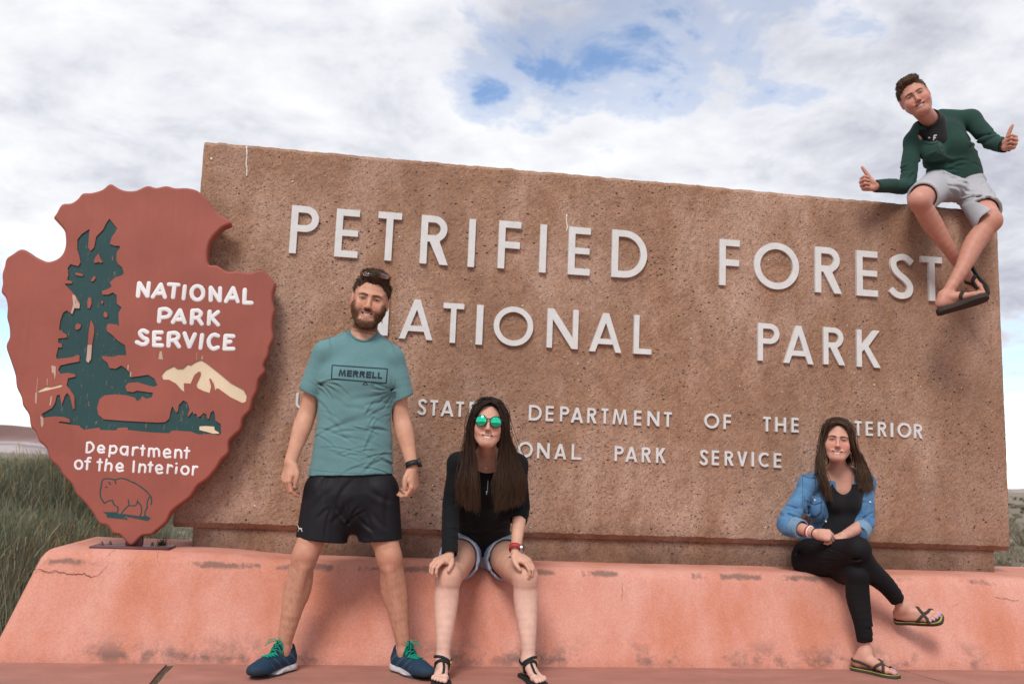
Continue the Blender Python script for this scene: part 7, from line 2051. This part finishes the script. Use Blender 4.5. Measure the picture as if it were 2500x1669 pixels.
    for pts in ([(1958, 1158), (1975, 1164), (1992, 1167)], [(2018, 1200), (2014, 1240), (2006, 1280)], [(1959, 1160), (1960, 1200), (1958, 1235)], [(1940, 1355), (1965, 1324), (2000, 1310), (2030, 1302)],
                [(1965, 1208), (1963, 1246), (1972, 1258), (1992, 1262), (2004, 1250), (2006, 1214)], [(1966, 1220), (1988, 1231), (2007, 1223)]):
        V, F = pband(bd, pts, 1.0, 4.85, .0065); obj('seam', mesh('seam', V, F), M_ST, ds)
    # bracelets
    def band_on(c, ax, r, t_, ma):
        ax = Vector(unit(ax)); u = ax.orthogonal().normalized(); v = ax.cross(u)
        V, F = tube([Vector(c) + (u * cos(2 * pi * i / 24) + v * sin(2 * pi * i / 24)) * r for i in range(25)], t_, 8, caps=False); obj('bracelet', mesh('bracelet', V, F, True), ma, root)
    ax = wrL - elL; mr_, mw_ = mat('red_silicone', (.45, .02, .03), .5), mat('white_silicone', (.75, .72, .72), .5)
    c = lerp3(elL, wrL, .77); band_on(c, ax, .0285, .0042, mr_); band_on(c + unit(ax) * .0095, ax, .028, .0040, mw_)
    band_on(lerp3(elL, wrL, .99), ax, .0255, .0026, M_BLACKRUB)
    # sandals
    for Fr, big, tips in ((F2, -1, t2), (F1, 1, t1)):
        so = sole_obj(Fr, root, M_BROWNS, big, .018)
        o = sole_obj(Frame(Fr.p(0, 0, .0015), Fr.M[:, 0], Fr.M[:, 1], Fr.M[:, 2], Fr.s * .975), so, M_LIME, big, .003, 'footbed'); sole_obj(Frame(Fr.p(0, 0, .0025), Fr.M[:, 0], Fr.M[:, 1], Fr.M[:, 2], Fr.s * .93), so, M_BROWNS, big, .002, 'insole')
        p = Fr.p
        strap(so, bb, [p(-.048, -.055, -.002), p(-.042, -.075, .030), p(-.015, -.100, .042), p(.012, -.118, .038), p(.040, -.128, .022), p(.049, -.125, -.002)], .014, .004, M_BROWNS)
        strap(so, bb, [p(.046, -.035, -.002), p(.040, -.050, .035), p(.010, -.070, .055), p(-.015, -.100, .045), p(-.038, -.120, .024), p(-.047, -.118, -.002)], .014, .004, M_BROWNS)
        if Fr is F2: strap(so, bb, [p(-.045, -.03, .0), p(-.042, .01, .035), p(-.03, .05, .04), p(0, .075, .042), p(.03, .05, .04), p(.044, -.02, .0)], .012, .004, M_BROWNS, 'heel_strap')
    # hair
    HC = [(.055, .031, .019), (.038, .022, .014), (.085, .050, .030)]
    part = H.p
    gL = [[part(-.004, -.082, .097), part(-.030, -.093, .082), part(-.057, -.082, .050), part(-.070, -.062, -.025), J(2008, 1135, 4.80), J(2020, 1180, 4.80), J(2028, 1222, 4.82)],
          [part(.0, .02, .138), part(-.050, .012, .121), part(-.080, .00, .07), part(-.086, -.02, -.04), J(1996, 1130, 4.84), J(2003, 1170, 4.83), J(2014, 1205, 4.83)],
          [part(.0, -.04, .128), part(-.042, -.046, .112), part(-.074, -.045, .065), part(-.076, -.04, -.03), J(2002, 1140, 4.82), J(2012, 1185, 4.80), J(2022, 1222, 4.82)],
          [part(.0, .07, .122), part(-.044, .065, .104), part(-.074, .05, .05), part(-.080, .02, -.05), J(2000, 1130, 4.90), J(2008, 1165, 4.88), J(2014, 1190, 4.87)]]
    gR = [[part(-.004, -.082, .097), part(.028, -.093, .086), part(.055, -.086, .058), part(.073, -.060, -.010), J(2085, 1125, 4.82), J(2087, 1160, 4.82), J(2088, 1190, 4.83)],
          [part(.0, .02, .138), part(.050, .012, .121), part(.083, -.00, .07), part(.094, -.01, -.03), J(2104, 1120, 4.86), J(2124, 1165, 4.86), J(2133, 1200, 4.87)],
          [part(.0, -.04, .128), part(.042, -.046, .114), part(.074, -.045, .070), part(.080, -.035, -.03), J(2092, 1122, 4.83), J(2102, 1165, 4.82), J(2106, 1195, 4.84)],
          [part(.0, .07, .122), part(.044, .065, .104), part(.076, .05, .05), part(.088, .02, -.04), J(2106, 1122, 4.92), J(2126, 1165, 4.92), J(2134, 1195, 4.92)]]
    gB = [[part(-.06, .05, .08), part(-.080, .05, .02), part(-.070, .06, -.05), J(2010, 1140, 4.96)], [part(.06, .05, .08), part(.085, .05, .02), part(.075, .06, -.05), J(2095, 1140, 4.96)],
          [part(-.03, .08, .09), part(-.05, .09, .02), part(-.05, .08, -.05), J(2012, 1140, 4.99)], [part(.03, .08, .09), part(.05, .09, .02), part(.05, .08, -.05), J(2092, 1140, 4.99)]]
    long_hair(H, root, [(5200, gL), (6200, gR), (3200, gB)], HC, 15, .0011, tip=(.6, (.13, .08, .05)), capargs=dict(grow=.009, amp=.0015, low=-.06, wide=(.014, .016, .054, .084)))
woman_denim()

# ================================================================== person 4: man on top of the wall, thumbs up
def man_on_wall():
    SK = (.55, .275, .21)
    root = tag(empty('person', tuple(J(2330, 470, 5.2))), 'man in green long sleeve shirt and grey shorts on the wall top, thumbs up', 'person')
    H = head_frame(J(2233, 238, 4.98), yaw=-30, pitch=-12, roll=-25, sc=1.02); H.mz = .005
    neck0, neck1 = H.p(0, .030, -.075), J(2280, 302, 5.12)
    shL, shR = J(2230, 346, 5.12), J(2370, 292, 5.14)
    elL, elR = J(2212, 452, 5.08), J(2418, 343, 5.02)
    wrL, wrR = J(2134, 455, 4.95), J(2452, 358, 4.88)
    hpL, hpR = J(2290, 452, 5.17), J(2362, 452, 5.17)
    knL, knR = J(2243, 490, 4.80), J(2420, 540, 4.80)
    anL, anR = J(2343, 650, 4.93), J(2312, 716, 4.80)
    L = head_prims(H, smile=1.1, open_=.008, jaw=.98)
    L += [cap(neck0, neck1, .053, .050, .02), cap(neck1 + A3((0, .01, -.03)), lerp3(shL, neck1, .1), .032, .030, .03), cap(neck1, lerp3(shR, neck1, .1), .040, .034, .03),
          cap(J(2310, 345, 5.17), J(2328, 430, 5.22), .105, .105, .05, n=(0, 1, 0), q=.6)]
    for sh, el, wr in ((shL, elL, wrL), (shR, elR, wrR)):
        L += [cap(sh, el, .034, .030, .02), cap(el, wr, .030, .025, .02)]
    for hp, kn, an, sg in ((hpL, knL, anL, 1), (hpR, knR, anR, -1)):
        L += chain([hp, lerp3(hp, kn, .5), lerp3(hp, kn, .9), kn], [.080, .076, .063, .056], .03)
        L += [ellp(kn + A3((0, -.022, .010)), (.036, .032, .040), None, .03)]
        calf = lerp3(kn, an, .30) + A3((sg * .010, .018, 0)); L += chain([kn, calf, lerp3(kn, an, .65), lerp3(kn, an, .97)], [.052, .057, .041, .030], .03)
    # feet: image-right leg crosses in front, its sole turned to the viewer; the other shows its sandal from the side
    d1 = unit(A3((.84, -.42, .30))); z1 = unit(A3((-.25, .38, .9))); z1 = unit(z1 - d1 * (z1 @ d1))
    FA = Frame(anR - z1 * .085 + A3((-.012, 0, 0)), np.cross(z1, d1), -d1, z1, 1.03)
    d2 = unit(A3((.10, -.45, -.88))); z2 = unit(A3((-.85, -.45, .12))); z2 = unit(z2 - d2 * (z2 @ d2))
    FB = Frame(anL - z2 * .082 + A3((.01, 0, -.01)), np.cross(z2, d2), -d2, z2, 1.0)
    fa, ta = foot_prims(FA, -1); fb, tb = foot_prims(FB, 1); L += fa + fb
    fist = [(78, 95, 55), (80, 98, 55), (82, 98, 55), (84, 98, 50)]
    hl, tL, thL, _ = hand_prims(wrL, unit(A3((-1, -.15, .05))), unit(A3((.15, -1, 0))), unit(A3((-.05, 0, 1))), fist, [(.020, .004, .030), (.045, .006, .052), (.066, .002, .078), (.086, -.002, .104)], .98)
    hr, tR, thR, _ = hand_prims(wrR, unit(A3((.10, -.95, .0))), unit(A3((-.95, -.10, 0))), unit(A3((.05, 0, 1))), fist, [(.020, .004, .030), (.040, .008, .055), (.052, .006, .085), (.066, .002, .112)], .98)
    L += hl + hr
    lo, hi = bounds([shL, wrL + A3((-.1, 0, 0)), wrR + A3((.1, 0, 0)), anL, anR, H.p(0, 0, .1), knL, knR, FA.p(0, -.2, 0), hpL], .12)
    V, F = meshed(L, [(lo, hi, .0058), (*ball(H.p(0, 0, -.01), .155), .0024), (*ball(wrL + A3((-.06, -.01, .03)), .11), .0024), (*ball(wrR + A3((.05, -.05, .03)), .11), .0024),
                      (*ball(FA.p(0, -.07, .03), .13), .003), (*ball(FB.p(0, -.07, .03), .13), .003)])
    col = np.tile(A3(SK), (len(V), 1)); head_paint(V, col, H, SK, (.07, .04, .025), lips=(.42, .17, .15), squint=.0030, blush=.35, bw=1.1)
    Q = H.loc(V); st = (np.abs(Q[:, 0]) < .08) & (Q[:, 1] < .02) & (Q[:, 2] < -.05) & (Q[:, 2] > -.13); col[st] *= (.90, .88, .88)
    legm = (V[:, 2] < knL[2] - .02)[:, None]; col = np.where(legm, col * A3((.92, .88, .86)), col)
    body = paint_obj('body', V, F, col, M_SKIN, root); bb = bvh_of(V, F); teeth(H, root); eyes(H, bb, root, .0027, .0020)
    # dark tee at the neck
    M_BT = cloth_mat('black_tee', (.012, .012, .014), .9)
    nrm = unit(neck0 - neck1)
    V, F = meshed([cap(lerp3(neck0, neck1, .40), neck1, .062, .070, 0), cutp(lerp3(neck0, neck1, .62), neck0 - neck1), cap(neck1 + A3((-.006, -.014, -.008)), J(2284, 344, 5.115), .068, .086, .02), cap(neck1 + A3((0, 0, -.012)), lerp3(neck1, shL, .6), .060, .046, .02), cap(neck0, lerp3(neck0, neck1, .70), .055, .056, .004, op='s')], [(*ball(J(2300, 330, 5.13), .19), .004)])
    bt = obj('undershirt', np_mesh('undershirt', V, F), M_BT, root); bvt = bvh_of(V, F)
    # henley
    M_HE = cloth_mat('green_waffle_knit', (.020, .054, .044), .92, var=.10, sheen=.05); ny = (0, 1, 0)
    hem = J(2335, 441, 5.05)
    T = [cap(J(2303, 345, 5.14), J(2322, 395, 5.17), .158, .158, .04, n=ny, q=.66), cap(J(2322, 395, 5.17), J(2333, 430, 5.18), .158, .172, .05, n=ny, q=.70),
          ellp(J(2275, 372, 5.06), (.08, .05, .06), None, .05), ellp(J(2335, 352, 5.07), (.08, .05, .06), None, .05), cutp(hem, (0, .2, -1))]
    T += chain([shL, lerp3(shL, elL, .5), elL, lerp3(elL, wrL, .55), wrL], [.050, .052, .049, .042, .036], .03) + chain([shR, lerp3(shR, elR, .5), elR, lerp3(elR, wrR, .6), wrR], [.054, .055, .052, .046, .037], .03)
    T += [cutp(lerp3(elL, wrL, .97), wrL - elL, wrL - .09, wrL + .07), cutp(lerp3(elR, wrR, .95), wrR - elR, wrR - .07, wrR + .09), cap(lerp3(elL, wrL, .85), wrL + (wrL - elL), .030, .032, .003, op='s'), cap(lerp3(elR, wrR, .85), wrR + (wrR - elR), .030, .032, .003, op='s')]
    T += [cap(J(2250, 316, 5.13), shL, .058, .052, .04), cap(J(2300, 291, 5.16), shR, .064, .056, .04)]
    T += [cap(neck0, neck1 + A3((0, -.006, -.004)), .064, .066, .008, op='s'), ellp(J(2268, 323, 5.02), (.050, .095, .052), None, .01, op='s')]
    SP = rand_creases(20, 81, (J(2250, 0, 5.1)[0], hem[2] + .0), (J(2400, 0, 5.1)[0], hem[2] + .13), 4, 14, (.04, .10), (.006, .011), (.003, .008))
    SP += rand_creases(10, 82, (elL[0] - .10, elL[2] - .02), (elL[0] + .05, elL[2] + .12), 35, 18, (.03, .06), (.005, .010), (.003, .008)) + rand_creases(12, 83, (elR[0] - .12, elR[2] - .05), (elR[0] + .08, elR[2] + .06), 20, 22, (.03, .07), (.005, .010), (.003, .009))
    SP += fan(J(2382, 345, 5.1)[0], J(2382, 345, 5.1)[2], (150, 175, 200, 225), .06, .008, .008) + fan(J(2240, 400, 5.1)[0], J(2240, 400, 5.1)[2], (10, -15, -35, 35), .05, .007, .007)
    lo, hi = bounds([shL, shR, elL, elR, wrL, wrR, hem, neck1], .12)
    V, F = meshed(T, [(lo, hi, .0044)], lambda P: creases(P, SP) + .003 * noise3(P, 16, 7))
    he = obj('henley_shirt', np_mesh('henley_shirt', V, F), M_HE, root); bh = bvh_of(V, F)
    M_HS = cloth_mat('green_placket', (.024, .062, .051), .9)
    V, F = pband(bh, [(2291, 320), (2292, 340), (2298, 362), (2303, 368)], 9, 5.0, .004); o = obj('placket', mesh('placket', V, F, True), M_HS, he)
    for x, y in ((2290, 330), (2294, 347), (2300, 361)):
        p_ = project(bh, x, y, 5.0, .006); V, F = tube([p_ + Vector((0, .002, 0)), p_ - Vector((0, .002, 0))], .005, 10); obj('button', mesh('button', V, F), M_HS, he)
    cr = [project(bh, x, y, 5.05, .003) for x, y in smooth_path([Vector(q) for q in [(2240, 322), (2246, 340), (2262, 350), (2280, 350), (2292, 340), (2300, 322), (2303, 304)]], 4)]
    V, F = tube(cr, .0075, 7); obj('collar', mesh('collar', V, F, True), M_HS, he)
    M_GP = mat('grey_print', (.45, .48, .55), .8)
    obj('printed_letter', mesh('printed_letter', *join([pband(bvt, s_, 3.2, 5.05, .003) for s_ in ([(2281, 330), (2279, 343)], [(2281, 331), (2287, 330)], [(2280, 337), (2285, 336)])])), M_GP, bt)
    obj('printed_letter', mesh('printed_letter', *pband(bvt, [(2266, 337), (2271, 336)], 3.2, 5.05, .003)), M_GP, bt)
    # shorts
    M_GS = cloth_mat('grey_twill', (.40, .40, .43), .9, var=.06)
    D_ = []; mx_ = J(2322, 470, 5.1)[0]
    for hp, kn, xa, xb, fr_, r1 in ((hpL, knL, mx_ - .5, mx_, .80, .076), (hpR, knR, mx_, mx_ + .5, .74, .086)):
        q = lerp3(hp, kn, fr_); D_ += [cap(hp, lerp3(hp, kn, 1.0), .098, r1 + .012, .0), cutp(q, kn - hp, (xa, 4, 1), (xb, 6, 4)), cap(lerp3(hp, kn, .35), lerp3(hp, kn, 1.2), .074, r1 + .002, .003, op='s')]
    D_ += [cap(J(2298, 447, 5.19), J(2360, 445, 5.19), .105, .105, .03, n=(0, 0, 1), q=.85), cap(J(2325, 430, 5.19), J(2335, 425, 5.19), .140, .140, .03, n=ny, q=.7), ellp(J(2325, 462, 5.06), (.085, .11, .075), None, .04)]
    SD = rand_creases(12, 91, (hpL[0] - .05, knL[2] + .02), (mx_, hpL[2] + .05), -40, 20, (.03, .08), (.005, .010), (.003, .007)) + rand_creases(14, 92, (mx_, knR[2] + .05), (hpR[0] + .12, hpR[2] + .06), 25, 20, (.03, .09), (.005, .010), (.003, .007))
    lo, hi = bounds([hpL, hpR, knL, knR], .15)
    def fray(P): return creases(P, SD) + .002 * noise3(P, 30, 7)
    V, F = meshed(D_, [(lo, hi, .0042)], fray); obj('shorts', np_mesh('shorts', V, F), M_GS, root)
    # flip-flops
    M_DK = mat('dark_brown_sandal', (.030, .022, .018), .7, .3, bump=.4, bscale=160)
    for Fr, big in ((FA, -1), (FB, 1)):
        so = sole_obj(Fr, root, M_DK, big, .024, wid=1.05, ln=1.03); p = Fr.p
        strap(so, bb, [p(-.046, -.045, -.004), p(-.040, -.065, .035), p(-.012, -.095, .048), p(big * .018, -.135, .020)], .020, .004, M_DK)
        strap(so, bb, [p(.046, -.045, -.004), p(.040, -.065, .035), p(.012, -.095, .048), p(big * .018, -.135, .020)], .020, .004, M_DK)
    watch(root, tuple(wrR + unit(elR - wrR) * .000), unit(wrR - elR), (.9, .5, .1), .027, M_BLACKRUB, M_BLACKRUB, M_GLASSD, .020, .019)
    HC = [(.105, .060, .036), (.080, .045, .028), (.14, .082, .05)]
    short_hair(H, root, HC, 10000, .017, lambda q: (-.25 + q[0] * 2, -.6 if q[2] > .07 else .3, 1.3 if q[1] < -.05 else (.45 if q[2] > .085 else -.7)), .35, 13, dict(grow=.004, amp=.004, seed=6, wide=(.024, .010, .045, .074), extra=[ellp(H.p(0, -.036, .096), A3((.062, .052, .030)) * H.s, H.M, .02)]), wd=.0009)
man_on_wall()
